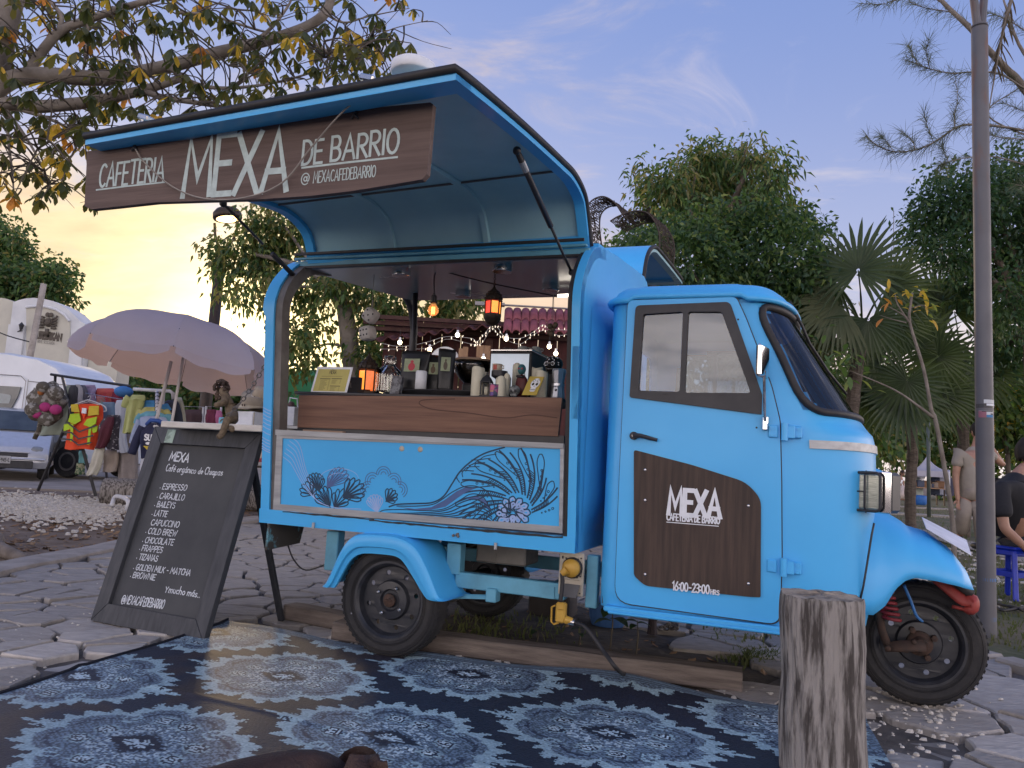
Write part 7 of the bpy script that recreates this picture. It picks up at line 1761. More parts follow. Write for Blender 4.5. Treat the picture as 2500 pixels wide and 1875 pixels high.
# ================================================================== clothes racks and garments
M_pipe=mat('pipe_white',(.56,.57,.60),.4,col2=(.48,.49,.52),scale=12)
RY=12.7
def gp(px,py,Y=RY): return at(px,py,Y)
RK=thing('clothes_rack','black metal clothes rack with splayed legs in front of the white minibus','clothes rack',(gp(180,1100).x,RY,0)); r0=RK.location.copy()
def rp(px,py,Y=RY): return gp(px,py,Y)-r0
mb=MB(); mb.tube([rp(124,914),rp(319,943,RY-.1)],.022,8); obj('bar',mb,M_blk,RK)
for P in (((152,920,RY),(176,1020,RY-.25)),((135,918,RY),(132,1000,RY+.4))): mb=MB(); mb.tube([rp(*P[0]),rp(*P[1])],.022,8); obj('arm',mb,M_blk,RK)
for (a,fx,fy) in ((rp(160,1040,RY-.1),93,1197),(rp(192,1060,RY-.3),234,1211),(rp(250,1060,RY+.2),262,1180),(rp(300,1060,RY),300,1182)):
 f_=ground(fx,fy)-r0; mb=MB(); mb.tube([a,f_],.026,8); obj('leg',mb,M_blk,RK)
mb=MB(); mb.tube([rp(208,960,RY-.3),rp(298,975,RY-.3)],.006,6); obj('wire_shelf',mb,M_steel,RK)
RK2=thing('clothes_rack','white pipe clothes rack with arms pointing towards us beside the safety vest','clothes rack',(gp(380,1100,11.6).x,11.6,0)); r2=RK2.location.copy()
def rq(px,py,Y=11.6): return gp(px,py,Y)-r2
mb=MB(); mb.tube([rq(326,950),rq(415,955),rq(422,960),rq(423,975)],.026,10); obj('bar',mb,M_pipe,RK2,smooth=True)
mb=MB(); mb.tube([rq(384,955),rq(384,1027,11.0)],.028,10); obj('arm',mb,M_pipe,RK2,smooth=True)
mb=MB(); mb.tube([rq(400,956),(rq(400,956).x,rq(400,956).y,0)],.024,10); obj('post',mb,M_pipe,RK2)
mb=MB(); q=[ground(272,1236),ground(283,1212,.13),ground(312,1222,.13),ground(309,1247)]; mb.tube(cat_rom([p-r2 for p in q],5),.028,10); mb.tube([ground(290,1213,.13)-r2,ground(352,1215,.13)-r2],.024,10); obj('foot',mb,M_pipe,RK2,smooth=True)
mb=MB()
for k in range(9): p=rq(384,955).lerp(rq(384,1027,11.0),k/8); mb.tube([p+Vector((.036*cos(s),0,.036*sin(s))) for s in [2*pi*i/12 for i in range(12)]],.006,5,closed=True)
obj('hook',mb,M_blk,RK2)
RK3=thing('clothes_rack','low grey pipe clothes rack behind the knitted doll','clothes rack',(gp(500,1100,15).x,15,0)); r3=RK3.location.copy()
mb=MB()
for px0,px1,py in ((448,497,992),(504,540,992)):
 a,b=gp(px0,py,15)-r3,gp(px1,py+2,15)-r3; mb.tube([Vector((a.x,0,0)),a,b,Vector((b.x,0,0))],.022,8)
obj('frame',mb,M_pipe,RK3)
def cloth(name,rows,Y,dep,m,label,cat,sleeves=(),seed=0,group=None,hanger=None,yoff=0.0,sharp=.0):
 """a hanging garment: rows of (py, px_left, px_right); a folded hollow shape with depth"""
 r_=random.Random(seed+len(rows)*7); P=[(gp(xl,y,Y),gp(xr,y,Y)) for y,xl,xr in rows]; o=(P[0][0]+P[0][1])/2; t=thing(name,label,cat,o,group=group)
 ph=[r_.uniform(0,6) for _ in range(4)]; L=[p[0]-o for p in P]; Rr=[p[1]-o for p in P]; Lc=cat_rom(L,4); Rc=cat_rom(Rr,4); nz=len(Lc); nu=28; mb=MB(); vs=[]
 for j in range(nz):
  v=j/(nz-1); w=(Rc[j]-Lc[j]).length
  for k in range(nu):
   a=2*pi*k/nu; u=.5-.5*cos(a); p=Lc[j].lerp(Rc[j],u); d=dep*(.35+.65*v ** .5)*sin(a); fold=(.28*sin(u*13+ph[0]+v*2)+.2*sin(u*23+ph[1]-v*3))*dep*v
   vs.append((p.x,p.y-d-fold+.012*sin(v*9+ph[2]),p.z+.01*sin(u*9+ph[3])*v))
 fs=[(j*nu+k,j*nu+(k+1) % nu,(j+1)*nu+(k+1) % nu,(j+1)*nu+k) for j in range(nz-1) for k in range(nu)]+[tuple(range(nu))]
 mb.add(vs,fs); body=obj('body',mb,m,t,smooth=True)
 for (x0,y0,x1,y1,w0,w1) in sleeves:
  s=MB(); a,b=gp(x0,y0,Y)-o,gp(x1,y1,Y)-o; k=Y/FPX; s.tube(cat_rom([a,a.lerp(b,.5)+Vector((0,-.02,.01)),b],4),[w0*k/2+(w1-w0)*k/2*i/8 for i in range(9)],12,flat=.6); obj('sleeve',s,m,t,smooth=True)
 if hanger:
  hx_,hy=hanger; h=MB(); p=gp(hx_,hy,Y)-o; h.tube(cat_rom([p+Vector((-.02,0,.07)),p+Vector((.01,0,.10)),p+Vector((.03,0,.07)),p+Vector((.0,0,.03)),p],4),.005,6); h.tube([L[0]+Vector((0,-.02,-.02)),p,Rr[0]+Vector((0,-.02,-.02))],.006,6); obj('hanger',h,M_pipe,t)
 return t,o,body
def cm(name,c,c2=None,scale=5,**k): return mat('cloth_'+name,c,.9,col2=c2,scale=scale,bump=.004,bscale=18,**k)
# safety vest
V_Y=RY-.45
t,o,bd=cloth('safety_vest',[(986,184,246),(1000,182,252),(1025,180,252),(1038,170,250),(1060,163,247),(1097,157,232)],V_Y,.07,cm('orange',(.72,.085,.03),(.60,.06,.02)),'orange safety vest with lime panels and black straps on a white hanger','vest',hanger=(216,981),seed=3)
kk=V_Y/FPX
def vpn(P,m,nm,dy=.115,th=.012):
 mb=MB(); Q=[(gp(x,y,V_Y)-o) for x,y in P]; mb.prism([(q.x,q.z) for q in Q],lambda a,b,h: (a,-dy+h,b),th); return obj(nm,mb,m,t)
M_lime=cm('lime',(.42,.62,.04),(.36,.52,.03)); M_amb=cm('amber',(.62,.47,.05))
vpn([(183,989),(199,987),(204,1008),(184,1006)],M_amb,'panel'); vpn([(227,993),(250,992),(250,1014),(224,1016)],M_amb,'panel')
vpn([(181,1012),(203,1010),(207,1028),(192,1037),(176,1030)],M_lime,'panel'); vpn([(222,1024),(246,1018),(243,1035),(229,1044),(213,1038)],M_lime,'panel')
vpn([(166,1037),(184,1034),(183,1048),(165,1053)],M_lime,'panel'); vpn([(233,1046),(248,1040),(245,1055),(236,1058)],M_lime,'panel')
vpn([(184,1036),(190,1036),(188,1078),(182,1078)],M_lime,'strap',.13); vpn([(228,1042),(234,1042),(229,1086),(223,1086)],M_lime,'strap',.13)
vpn([(199,989),(227,992),(213,1024)],cm('orange2',(.75,.07,.02)),'collar',.10); vpn([(210,997),(221,998),(220,1011),(209,1010)],M_white,'care_tag',.118)
mb=MB()
for P in (((177,1033),(205,1055),(245,1040)),((164,1055),(186,1057),(203,1072),(238,1064)),((161,1072),(186,1074),(203,1087),(233,1081))):
 q=[gp(x,y,V_Y)-o for x,y in P]; mb.ribbon([(p.x,p.z) for p in q],.012,lambda a,b,h: (a,-.135-h,b))
obj('black_strap',mb,M_blk,t)
mb=MB(); h0_=gp(216,985,V_Y)-o; ring=[gp(x,y,V_Y)-o+Vector((0,-.03,0)) for x,y in ((173,997),(180,990),(205,981),(218,977),(232,981),(257,992),(262,1003),(255,1005))]; mb.tube(cat_rom(ring,4),.010,6); obj('hanger',mb,M_pipe,t,smooth=True)
# the rest, back to front
G_=[
 ('shirt',[(942,163,186),(985,150,188),(1063,82,178)],RY+.1,.10,cm('sage',(.27,.31,.25)),'wide sage green shirt behind the camouflage bag','shirt',()),
 ('shirt',[(940,172,184),(960,168,192),(1040,165,190)],RY-.05,.05,cm('dkgrey',(.05,.05,.055)),'dark grey shirt sideways on the black rack','shirt',()),
 ('shirt',[(939,184,196),(960,186,204),(1030,186,203)],RY-.02,.05,cm('palegrey',(.36,.35,.37)),'pale grey shirt sideways on the black rack','shirt',()),
 ('shirt',[(940,193,206),(958,196,215),(1010,197,213)],RY+.02,.05,cm('slate',(.10,.10,.13)),'slate shirt sideways on the black rack','shirt',()),
 ('shirt',[(940,206,233),(955,208,234),(985,210,230)],RY+.15,.06,cm('lilac',(.33,.27,.42)),'lilac shirt on the black rack','shirt',()),
 ('blouse',[(948,236,276),(962,233,284),(992,238,282)],RY+.25,.08,cm('crimson',(.36,.03,.06),(.42,.10,.07)),'crimson blouse hanging behind the safety vest','blouse',()),
 ('blouse',[(957,275,296),(970,272,300),(1005,274,298)],RY+.2,.07,cm('darkred',(.20,.02,.04)),'dark red blouse beside the crimson one','blouse',()),
 ('top',[(968,238,256),(985,236,258),(1010,238,256)],RY-.1,.05,cm('teal',(.10,.28,.30),(.30,.12,.12),lo=.45,hi=.55),'small teal patterned top under the wire of the black rack','top',()),
 ('jeans',[(982,252,280),(1005,248,284),(1075,255,280)],RY-.2,.08,cm('denim',(.10,.17,.26),(.16,.24,.33)),'folded blue denim behind the safety vest','jeans',()),
 ('shirt',[(977,286,305),(1000,281,308),(1060,286,306),(1105,290,312)],RY-.5,.09,cm('paleblue',(.45,.48,.56),(.38,.41,.48)),'long pale blue shirt hanging beside the maroon blouse','shirt',()),
 ('dress',[(1055,288,318),(1085,286,335),(1169,292,338)],RY-.3,.14,cm('taupe',(.27,.24,.23),(.22,.195,.19)),'taupe pleated skirt hanging low beside the chalkboard','skirt',()),
 ('shorts',[(1098,258,291),(1120,254,290),(1152,252,286)],RY-.45,.08,cm('beige',(.34,.29,.25),(.28,.24,.21)),'beige shorts hanging under the maroon blouse','shorts',()),
 ('blouse',[(1013,262,292),(1030,246,294),(1060,240,290),(1097,262,288)],RY-.6,.07,cm('floral',(.035,.03,.04),(.30,.28,.30),scale=16,lo=.56,hi=.62),'black floral blouse behind the maroon sleeve','blouse',()),
 ('blouse',[(1018,262,278),(1040,248,277),(1070,238,268),(1095,233,256)],RY-.68,.06,cm('maroon',(.085,.018,.03)),'maroon blouse hanging askew beside the safety vest','blouse',()),
 ('trousers',[(1090,232,256),(1110,227,254),(1140,217,246),(1160,211,236)],RY-.65,.06,cm('cream',(.48,.47,.40),(.40,.39,.33)),'cream trousers hanging below the maroon blouse','trousers',()),
 ('tee',[(964,322,352),(975,314,356),(985,312,352),(1058,303,334)],11.4,.09,cm('pistachio',(.42,.46,.20),(.36,.40,.17)),'pistachio green tee on the white pipe rack','tee',((318,972,306,994,26,20),)),
 ('tee',[(978,358,382),(992,342,402),(1003,336,410)],11.5,.10,cm('azure',(.07,.26,.52),(.05,.20,.42)),'azure blue tee at the back of the white pipe arm','tee',((344,992,336,1004,18,16),(402,990,412,1004,18,16))),
 ('tee',[(994,355,384),(1004,342,406),(1018,338,410)],11.3,.10,cm('lemon',(.46,.46,.18)),'lemon tee in the middle of the white pipe arm','tee',((346,1004,336,1014,18,16),(404,1004,412,1014,18,16))),
 ('tee',[(1004,356,384),(1014,344,408),(1030,338,416)],11.15,.10,cm('aqua',(.16,.40,.52),(.12,.33,.44)),'aqua tee near the front of the white pipe arm','tee',((346,1015,334,1034,20,16),(408,1015,418,1032,20,16))),
 ('tee',[(1016,352,384),(1026,340,410),(1090,335,405)],11.05,.09,cm('skyblue',(.34,.42,.62),(.28,.35,.52)),'pale sky blue long-sleeved top near the front of the white pipe arm','top',((342,1026,322,1082,18,14),)),
 ('jumper',[(977,408,430),(990,396,438),(1040,398,447)],11.9,.10,cm('ink',(.035,.04,.06)),'ink blue jumper on the right of the white pipe rack','jumper',()),
 ('shirt',[(970,428,442),(985,430,448),(1045,440,455)],12.0,.05,cm('cream2',(.44,.43,.34)),'cream shirt sideways behind the ink blue jumper','shirt',()),
 ('blouse',[(1000,452,490),(1015,450,495),(1050,455,494)],15.0,.08,cm('brown',(.07,.04,.045)),'dark brown blouse on the low pipe rack','blouse',()),
 ('blouse',[(1000,505,528),(1015,502,532),(1050,503,530)],15.0,.08,cm('wine',(.16,.03,.06)),'wine red blouse on the low pipe rack','blouse',()),
 ('top',[(1002,528,540),(1020,526,544),(1050,528,542)],14.9,.05,cm('pink',(.45,.14,.26)),'pink top at the end of the low pipe rack','top',()),
 ('trousers',[(1130,188,206),(1145,186,206),(1158,187,208)],RY+.3,.06,cm('leafprint',(.30,.30,.20),(.04,.10,.05),scale=18,lo=.45,hi=.55),'leaf-printed trousers low behind the safety vest','trousers',()),
 ('tee',[(1100,194,208),(1112,192,212),(1132,193,212)],RY+.35,.05,cm('turq',(.15,.36,.38)),'turquoise piece below the safety vest','top',()),
]
for i,(nm,rows,Y,dp,m,lb,ct,sl) in enumerate(G_): cloth(nm,rows,Y,dp,m,lb,ct,sl,seed=i,group='garments on the racks')
# child's navy top with white print
t,o,bd=cloth('tee',[(1033,366,398),(1046,350,404),(1062,345,402),(1119,346,392)],10.6,.08,cm('navytee',(.025,.03,.075),(.02,.024,.06)),"child's navy top with white SUP print on a white bust",'top',((350,1042,322,1108,24,20),),seed=77)
mb=MB(); q=gp(363,1075,10.6)-o; letters(mb,'SUP',q.x,q.z,.075,.010,lambda a,b,h: (a,-.125-h,b),gap=.2); q2=gp(372,1083,10.6)-o; mb.prism(_a(q2.x,q2.z,.035,.02,0,360,12)[:-1],lambda a,b,h: (a,-.124-h,b),.004); obj('print',mb,M_white,t)
mb=MB(); P=[gp(x,y,10.6)-o for x,y in ((360,1089),(395,1090),(392,1100),(372,1101))]; mb.prism([(p.x,p.z) for p in P],lambda a,b,h: (a,-.124-h,b),.004); obj('print',mb,cm('yprint',(.55,.42,.06)),t)
mb=MB(); q=gp(383,1040,10.6)-o; mb.ball(q,.068,14,8,(1,.8,.9)); obj('bust',mb,M_pipe,t,smooth=True); mb=MB(); q=gp(372,1030,10.6)-o; mb.tube([q+Vector((-.07,0,-.04)),q+Vector((0,-.05,.02)),q+Vector((.10,-.05,.02)),q+Vector((.16,0,-.02))],.03,8); obj('collar',mb,cm('royal',(.05,.12,.42)),t,smooth=True)
cloth('shirt',[(1119,343,392),(1150,342,392),(1215,338,392)],10.7,.07,cm('whitetee',(.52,.54,.60)),"white undershirt below the child's navy top",'shirt',(),seed=5)
# camouflage bag
BG=thing('backpack','camouflage backpack with pink pouches hanging on the left end of the black rack','backpack',gp(115,985,RY-.5)); bo=BG.location.copy(); M_camo=cm('camo',(.085,.075,.06),(.26,.25,.23),scale=9,lo=.5,hi=.56)
mb=MB(); mb.ball((0,0,0),1,20,14); mb.v=[(x*.30*(1+.14*sin(z*7)),y*.17,z*.34*(1+.10*sin(x*6))) for x,y,z in mb.v]; obj('bag',mb,M_camo,BG,smooth=True)
for (px,py,r,m,nm) in ((80,1000,.12,M_camo,'flap'),(135,960,.13,M_camo,'flap'),(105,945,.10,M_camo,'flap'),(110,994,.085,cm('pink2',(.36,.035,.16)),'pouch'),(136,1000,.09,cm('pink2',None or (.36,.035,.16)),'pouch'),(90,1012,.07,cm('pink2',(.36,.035,.16)),'pouch'),(100,958,.05,cm('flame',(.45,.15,.03),(.15,.05,.02)),'patch'),(112,1025,.11,M_camo,'flap')):
 mb=MB(); q=gp(px,py,RY-.66)-bo; mb.ball(q,r,12,8,(1.1,.6,.9)); obj(nm,mb,m,BG,smooth=True)
mb=MB(); q=gp(95,1050,RY-.6)-bo; mb.tube([gp(100,1020,RY-.6)-bo,q,gp(84,1072,RY-.6)-bo],.035,8,flat=.4); obj('strap',mb,M_camo,BG,smooth=True)
mb=MB(); p=gp(302,956,RY-.1); mb.ball((0,0,0),.15,16,10,(1,.8,.62)); t=obj('cap',mb,cm('capblue',(.06,.20,.48)),None,smooth=True,loc=p); tag(t,'bright blue cap on the end of the black rack','cap')
# tail shelf: knitted doll, hat box, hats
DL=tthing('knitted_doll','brown knitted doll with curly dark hair sitting on the tail shelf with one leg hanging','doll',0,0,0)
M_knit=mat('knit_tan',(.17,.13,.085),.95,col2=(.10,.075,.05),scale=60,bump=.003,bscale=110); M_curl=mat('curl',(.045,.032,.026),.95,col2=(.09,.06,.045),scale=50,bump=.006,bscale=80)
def dp(px,py,y=.03): return TY(px,py,y)
V=[[(dp(566,1014,.06),.040),(dp(562,990,.06),.042),(dp(556,972,.06),.036),(dp(548,960,.05),.022),(dp(541,946,.05),.030)],[('@',0,2),(dp(545,985,.01),.017),(dp(530,988,-.01),.016),(dp(524,992,-.01),.017)],[('@',0,0),(dp(572,1022,.02),.024),(dp(555,1022,-.02),.021),(dp(548,1045,-.05),.018),(dp(540,1064,-.055),.018),(dp(530,1069,-.075),.017)],[('@',0,0),(dp(572,1028,.09),.024),(dp(560,1034,.03),.020),(dp(568,1050,-.04),.018)]]
obj('body',chain_skin('doll_body',V,M_knit,2),None,DL)
mb=MB(); c=dp(541,946,.05); r_=random.Random(6)
for k in range(120):
 a,e=r_.uniform(0,2*pi),r_.uniform(-.5,1.5); d=Vector((cos(a)*cos(e),sin(a)*cos(e),sin(e))); 
 if d.y<-.55 and d.z< .45 and d.x< .5: continue
 mb.ball(c+d*.036,r_.uniform(.006,.010),6,4)
for k in range(50): mb.ball(dp(r_.uniform(527,556),r_.uniform(955,975),.045),r_.uniform(.006,.010),6,4)
obj('hair',mb,M_curl,DL,smooth=True)
mb=MB()
for dx in (-.012,.012): mb.ball(c+Vector((dx,-.030,.002)),.004,6,4)
obj('eye',mb,M_blk,DL)
zs2=1.017
p0,p1=TY(574,1036,.35),TY(640,1036,.35); t=tthing('hat_box','white box on the tail shelf carrying straw hats','box',(p0.x+p1.x)/2,.42,zs2); hgt=TY(600,1006,.35).z-zs2; mb=MB(); mb.box((0,0,hgt/2),(p1.x-p0.x,.30,hgt),.004); obj('box',mb,M_white,t); mb=MB(); mb.box((.10,-.153,hgt/2),(.004,.004,hgt*.9)); obj('box_edge',mb,M_cream,t)
M_hat=mat('felt_hat',(.33,.28,.21),.9,col2=(.26,.22,.165),scale=20); ztop=zs2+hgt
def hat(px,py,y,label,rot=(0,0,0),s=1.0,m=None):
 p=TY(px,py,y); t=tthing('hat',label,'hat',p.x,y,max(p.z,ztop+.002),'hats on the tail shelf'); t.matrix_world=TM @ Matrix.Translation((p.x,y,max(p.z,ztop+.004))) @ Euler(rot).to_matrix().to_4x4(); mb=MB(); mb.lathe([(.0,.075*s),(.035*s,.078*s),(.055*s,.07*s),(.062*s,.03*s),(.066*s,.008*s),(.115*s,.0),(.118*s,.003),(.066*s,.013*s)],24); mb.v=[(x,y_,z+.012*(x/.1) ** 2*(1 if abs(x)> .07*s else 0)) for x,y_,z in mb.v]; obj('felt',mb,m or M_hat,t,smooth=True); mb=MB(); mb.lathe([(.0668*s,.010*s),(.0645*s,.026*s)],24,caps=False); obj('band',mb,M_cream,t,smooth=True)
 mb=MB(); mb.box((-.005,-.066*s,.026*s),(.005,.003,.012)); mb.box((.010,-.066*s,.026*s),(.005,.003,.012)); obj('buckle',mb,M_rust,t)
hat(612,1003,.36,'tan felt hat at the front of the white box'); hat(632,1002,.50,'tan felt hat at the back of the white box',s=1.1); hat(640,978,.50,'tan felt hat tilted on top of the other hats',(.2,.35,0),1.0)
# street lamp, left: pole, two bowed arms, hooded lit lamp
Y_=16.0; a=at(520,812,Y_); b=at(541,607,Y_); d=(b-a)/(b.z-a.z); base=a-d*a.z
SL=thing('street_lamp','dark street lamp with two bowed arms and a lit hooded head, behind the raised hatch','street lamp',base); kq=Y_/FPX; mb=MB(); mb.tube([(0,0,0),d*1.0,d*b.z],[.15,.13,.105],12); obj('pole',mb,M_iron,SL,smooth=True)
def sp2(px,py): return at(px,py,Y_)-base
for P in (((541,610),(527,585),(524,545)),((541,610),(567,588),(583,545))): mb=MB(); mb.tube(cat_rom([sp2(*q) for q in P],5),.030,8); obj('arm',mb,M_iron,SL,smooth=True)
c=sp2(556,535); mb=MB(); Mq=Euler((0,radians(-10),0)).to_matrix(); mb.lathe([(.285,0),(.30,.03),(.29,.13),(.22,.21),(.10,.26),(0,.27)],28,c,M=Mq); obj('hood',mb,M_iron,SL,smooth=True); mb=MB(); mb.lathe([(.0,-.012),(.20,-.008),(.23,.0)],24,c,M=Mq); obj('lamp_lens',mb,mat('sodium',(1,.7,.3),.4,emit=(1.0,.62,.22),estr=5),SL,smooth=True)
# little bird feeder silhouettes on the rear post, stool legs behind the chalkboard
p=TY(648,800,.05); mb=MB(); mb.ball(p,.012,8,6,(.7,.7,1.2)); mb.tube([TY(652,815,.05),TY(646,812,.05)],.004,5); mb.box(TY(652,845,.05),(.014,.02,.02)); part('rear_bracket_knob',mb,M_rub)
p=ground(632,1235); t=thing('side_table','dark folding table with papers glimpsed between the chalkboard and the truck','table',(p.x-.15,p.y,0)); h_=.62
mb=MB(); mb.box((0,0,h_),(.60,.4,.03),.004); obj('tabletop',mb,M_iron,t)
for sx in (-.25,.25):
 for sy in (-.16,.16): mb=MB(); mb.tube([(sx,sy,h_-.01),(sx*1.05,sy,0)],.018,6); obj('leg',mb,M_iron,t)
for k,(c_,nm) in enumerate((((.5,.5,.52),'white papers stacked on the dark folding table'),((.42,.08,.09),'red folded cloth on top of the papers'))): mb=MB(); mb.box((0,0,.03),(.40-.1*k,.28,.06),.01); o_=obj('papers' if k== 0 else 'cloth',mb,mat('tb%d' % k,c_,.8),None,loc=(t.location.x+.03,t.location.y,h_+.016+.061*k)); tag(o_,nm,'paper' if k== 0 else 'cloth')
# ================================================================== VEGETATION
def leaf_mass(name,P,D,L,W,mats,wts,parent=None,seed=0,fold=.25,droop=.25,kind=None):
 """many small folded leaves: P positions, D directions (n,3), built in one go"""
 rng=np.random.RandomState(seed); n=len(P); D=D/np.maximum(1e-6,np.linalg.norm(D,axis=1))[:,None]
 rnd=rng.normal(size=(n,3)); Sd=np.cross(D,rnd); Sd /=np.maximum(1e-6,np.linalg.norm(Sd,axis=1))[:,None]; Nn=np.cross(Sd,D)
 l=(L*rng.uniform(.65,1.25,n))[:,None]; w=(W*rng.uniform(.7,1.2,n))[:,None]; dz=np.array([0,0,-1.0])
 v0=P; v1=P+D*l*.42+Sd*w+Nn*w*fold; v2=P+D*l+dz*l*droop; v3=P+D*l*.42-Sd*w+Nn*w*fold; vm=P+D*l*.5+dz*l*droop*.3
 V=np.stack([v0,v1,v2,v3,vm],1).reshape(-1,3); b=np.arange(n)*5
 F=np.stack([np.stack([b,b+1,b+4],1),np.stack([b+1,b+2,b+4],1),np.stack([b+2,b+3,b+4],1),np.stack([b+3,b,b+4],1)],1).reshape(-1,3)
 me=bpy.data.meshes.new(name); me.vertices.add(len(V)); me.vertices.foreach_set('co',V.ravel().astype(np.float32)); me.loops.add(F.size); me.loops.foreach_set('vertex_index',F.ravel().astype(np.int32)); me.polygons.add(len(F)); me.polygons.foreach_set('loop_start',np.arange(0,F.size,3,dtype=np.int32))
 for m in mats: me.materials.append(m)
 mi=np.repeat(rng.choice(len(mats),n,p=np.array(wts)/sum(wts)),4).astype(np.int32); me.polygons.foreach_set('material_index',mi); me.update(calc_edges=True); me.validate()
 o=bpy.data.objects.new(name,me); COL.objects.link(o)
 if parent: o.parent=parent
 if kind: o['kind']=kind
 return o
def clump_points(cl,n,seed,surf=.45,clump=0.0):
 rng=np.random.RandomState(seed); C=np.array([c[0] for c in cl]); Rd=np.array([c[1] for c in cl]); w=Rd[:,0]*Rd[:,2]; k=rng.choice(len(cl),n,p=w/w.sum())
 if clump:      # twigs: leaves gather in small tufts so that the sky shows between them
  m=max(8,n // 14); kk=rng.choice(len(cl),m,p=w/w.sum()); d=rng.normal(size=(m,3)); d /=np.linalg.norm(d,axis=1)[:,None]; r=rng.uniform(surf,1.05,m)[:,None]; T=C[kk]+d*r*Rd[kk]; i=rng.choice(m,n); P=T[i]+rng.normal(size=(n,3))*clump; return P,d[i]
 d=rng.normal(size=(n,3)); d /=np.linalg.norm(d,axis=1)[:,None]; r=(surf+(1.05-surf)*rng.uniform(0,1,n) ** .7)[:,None]; return C[k]+d*r*Rd[k],d
def px_clumps(E,Y,dy=.5,seed=0,flat=.8):
 r_=random.Random(seed); o=[]
 for (px,py,rx,ry) in E:
  p=at(px,py,Y+r_.uniform(-dy,dy)); k=Y/FPX; o.append((tuple(p),(rx*k,(rx+ry)/2*k*flat,ry*k)))
 return o
M_trunk=mat('tree_bark',(.13,.105,.085),.95,col2=(.065,.052,.042),scale=5,stretch=(3,3,.6),bump=.02,bscale=14)
M_pbark=mat('limb_bark',(.23,.205,.18),.9,col2=(.14,.12,.10),scale=6,bump=.006,bscale=30)
def LM(n,c,c2,t):
 c,c2,t=[tuple(min(.8,1.55*x) for x in q) for q in (c,c2,t)]
 return mat('leaf_'+n,c,.5,col2=c2,scale=1.5,transl=t)
L_dk=LM('dark',(.022,.050,.020),(.035,.070,.025),(.05,.10,.02)); L_md=LM('mid',(.045,.085,.026),(.06,.105,.035),(.11,.18,.03)); L_lt=LM('light',(.095,.135,.040),(.13,.16,.05),(.24,.28,.05)); L_ol=LM('olive',(.09,.095,.035),(.12,.115,.045),(.25,.22,.05)); L_ye=LM('yellow',(.40,.26,.035),(.34,.19,.03),(.62,.40,.04)); L_or=LM('orange',(.34,.14,.025),(.26,.10,.02),(.55,.25,.03)); L_bl=LM('bluegreen',(.020,.048,.030),(.03,.065,.035),(.04,.09,.03))
def tree(name,label,cat,base,limbs,clumps,n,L,W,mats,wts,seed,group=None,bark=None,clump=.0,surf=.45,droop=.25,down=.3):
 t=thing(name,label,cat,base,group=group); b=Vector(base); mb=MB()
 for P,r0,r1 in limbs:
  Q=cat_rom([Vector(p)-b for p in P],5); m=len(Q); mb.tube(Q,[r0+(r1-r0)*i/(m-1) for i in range(m)],9)
 obj('trunk',mb,bark or M_trunk,t,smooth=True)
 P,d=clump_points(clumps,n,seed,surf,clump); rng=np.random.RandomState(seed+1); D=d*.7+rng.normal(size=(len(P),3))*.6; D[:,2]-= down
 leaf_mass('crown',P-np.array(base)[None,:],D,L,W,mats,wts,t,seed,droop=droop); return t
def limbs_to(base,fork,clumps,r,seed,k=8):
 r_=random.Random(seed); o=[([base,tuple((Vector(base)*.5+Vector(fork)*.5)+Vector((r_.uniform(-.1,.1),0,0))),fork],r,r*.75)]
 for c,rd in sorted(clumps,key=lambda c:-c[1][0])[:k]: c=Vector(c); f=Vector(fork); o.append(([fork,tuple(f.lerp(c,.5)+Vector((0,0,.12*(c-f).length))),tuple(c)],r*.5,r*.10))
 return o
# bushy ficus right of centre, with a taller paler tree behind it
Y=13.0
E=[(1680,650,130,100),(1570,640,90,80),(1800,610,120,95),(1900,650,110,95),(1740,560,100,60),(1850,540,80,60),(1620,570,70,55),(1960,560,60,36),(1990,590,50,36),(1960,680,80,70),(1990,760,70,70),(1820,740,150,100),(1650,760,150,100),(1530,600,45,42),(1930,520,36,30),(1680,900,190,110),(1880,900,150,120)]
cl=px_clumps(E,Y,.7,1); b=at(1760,1220,Y); base=(b.x,b.y,0); fk=tuple(at(1760,850,Y))
tree('ficus_tree','dense dark green ficus tree rising behind the cab roof','tree',base,limbs_to(base,fk,cl,.22,1),cl,26000,.12,.030,[L_dk,L_md,L_bl,L_lt],[.42,.34,.18,.06],11,clump=.13,surf=.55)
E=[(1790,400,90,50),(1700,430,80,66),(1630,455,60,56),(1880,440,55,50),(1800,480,110,60),(1900,500,60,40),(1680,510,90,60),(1850,380,50,30),(1730,385,50,34),(1600,500,50,40),(1935,540,40,36)]
Y=16.0; cl=px_clumps(E,Y,.8,2); b=at(1740,1160,Y); base=(b.x,b.y,0); fk=tuple(at(1740,640,Y))
sp_l=[([fk,tuple(at(1610,560,Y)),tuple(at(1570,470,Y)),tuple(at(1545,425,Y))],.07,.015),([fk,tuple(at(1690,520,Y)),tuple(at(1700,420,Y))],.08,.02),([fk,tuple(at(1800,520,Y)),tuple(at(1815,400,Y)),tuple(at(1825,345,Y))],.08,.012)]
cl2=px_clumps([(1560,425,26,30),(1588,405,20,22),(1600,455,24,26)],Y,.4,4)
tree('tall_tree','taller olive-leaved tree showing above the dense ficus','tree',base,limbs_to(base,fk,cl,.2,2)+sp_l,cl+cl2,7600,.19,.030,[L_md,L_ol,L_dk,L_lt],[.36,.30,.22,.12],12,clump=.16,surf=.25,droop=.45,down=.5)
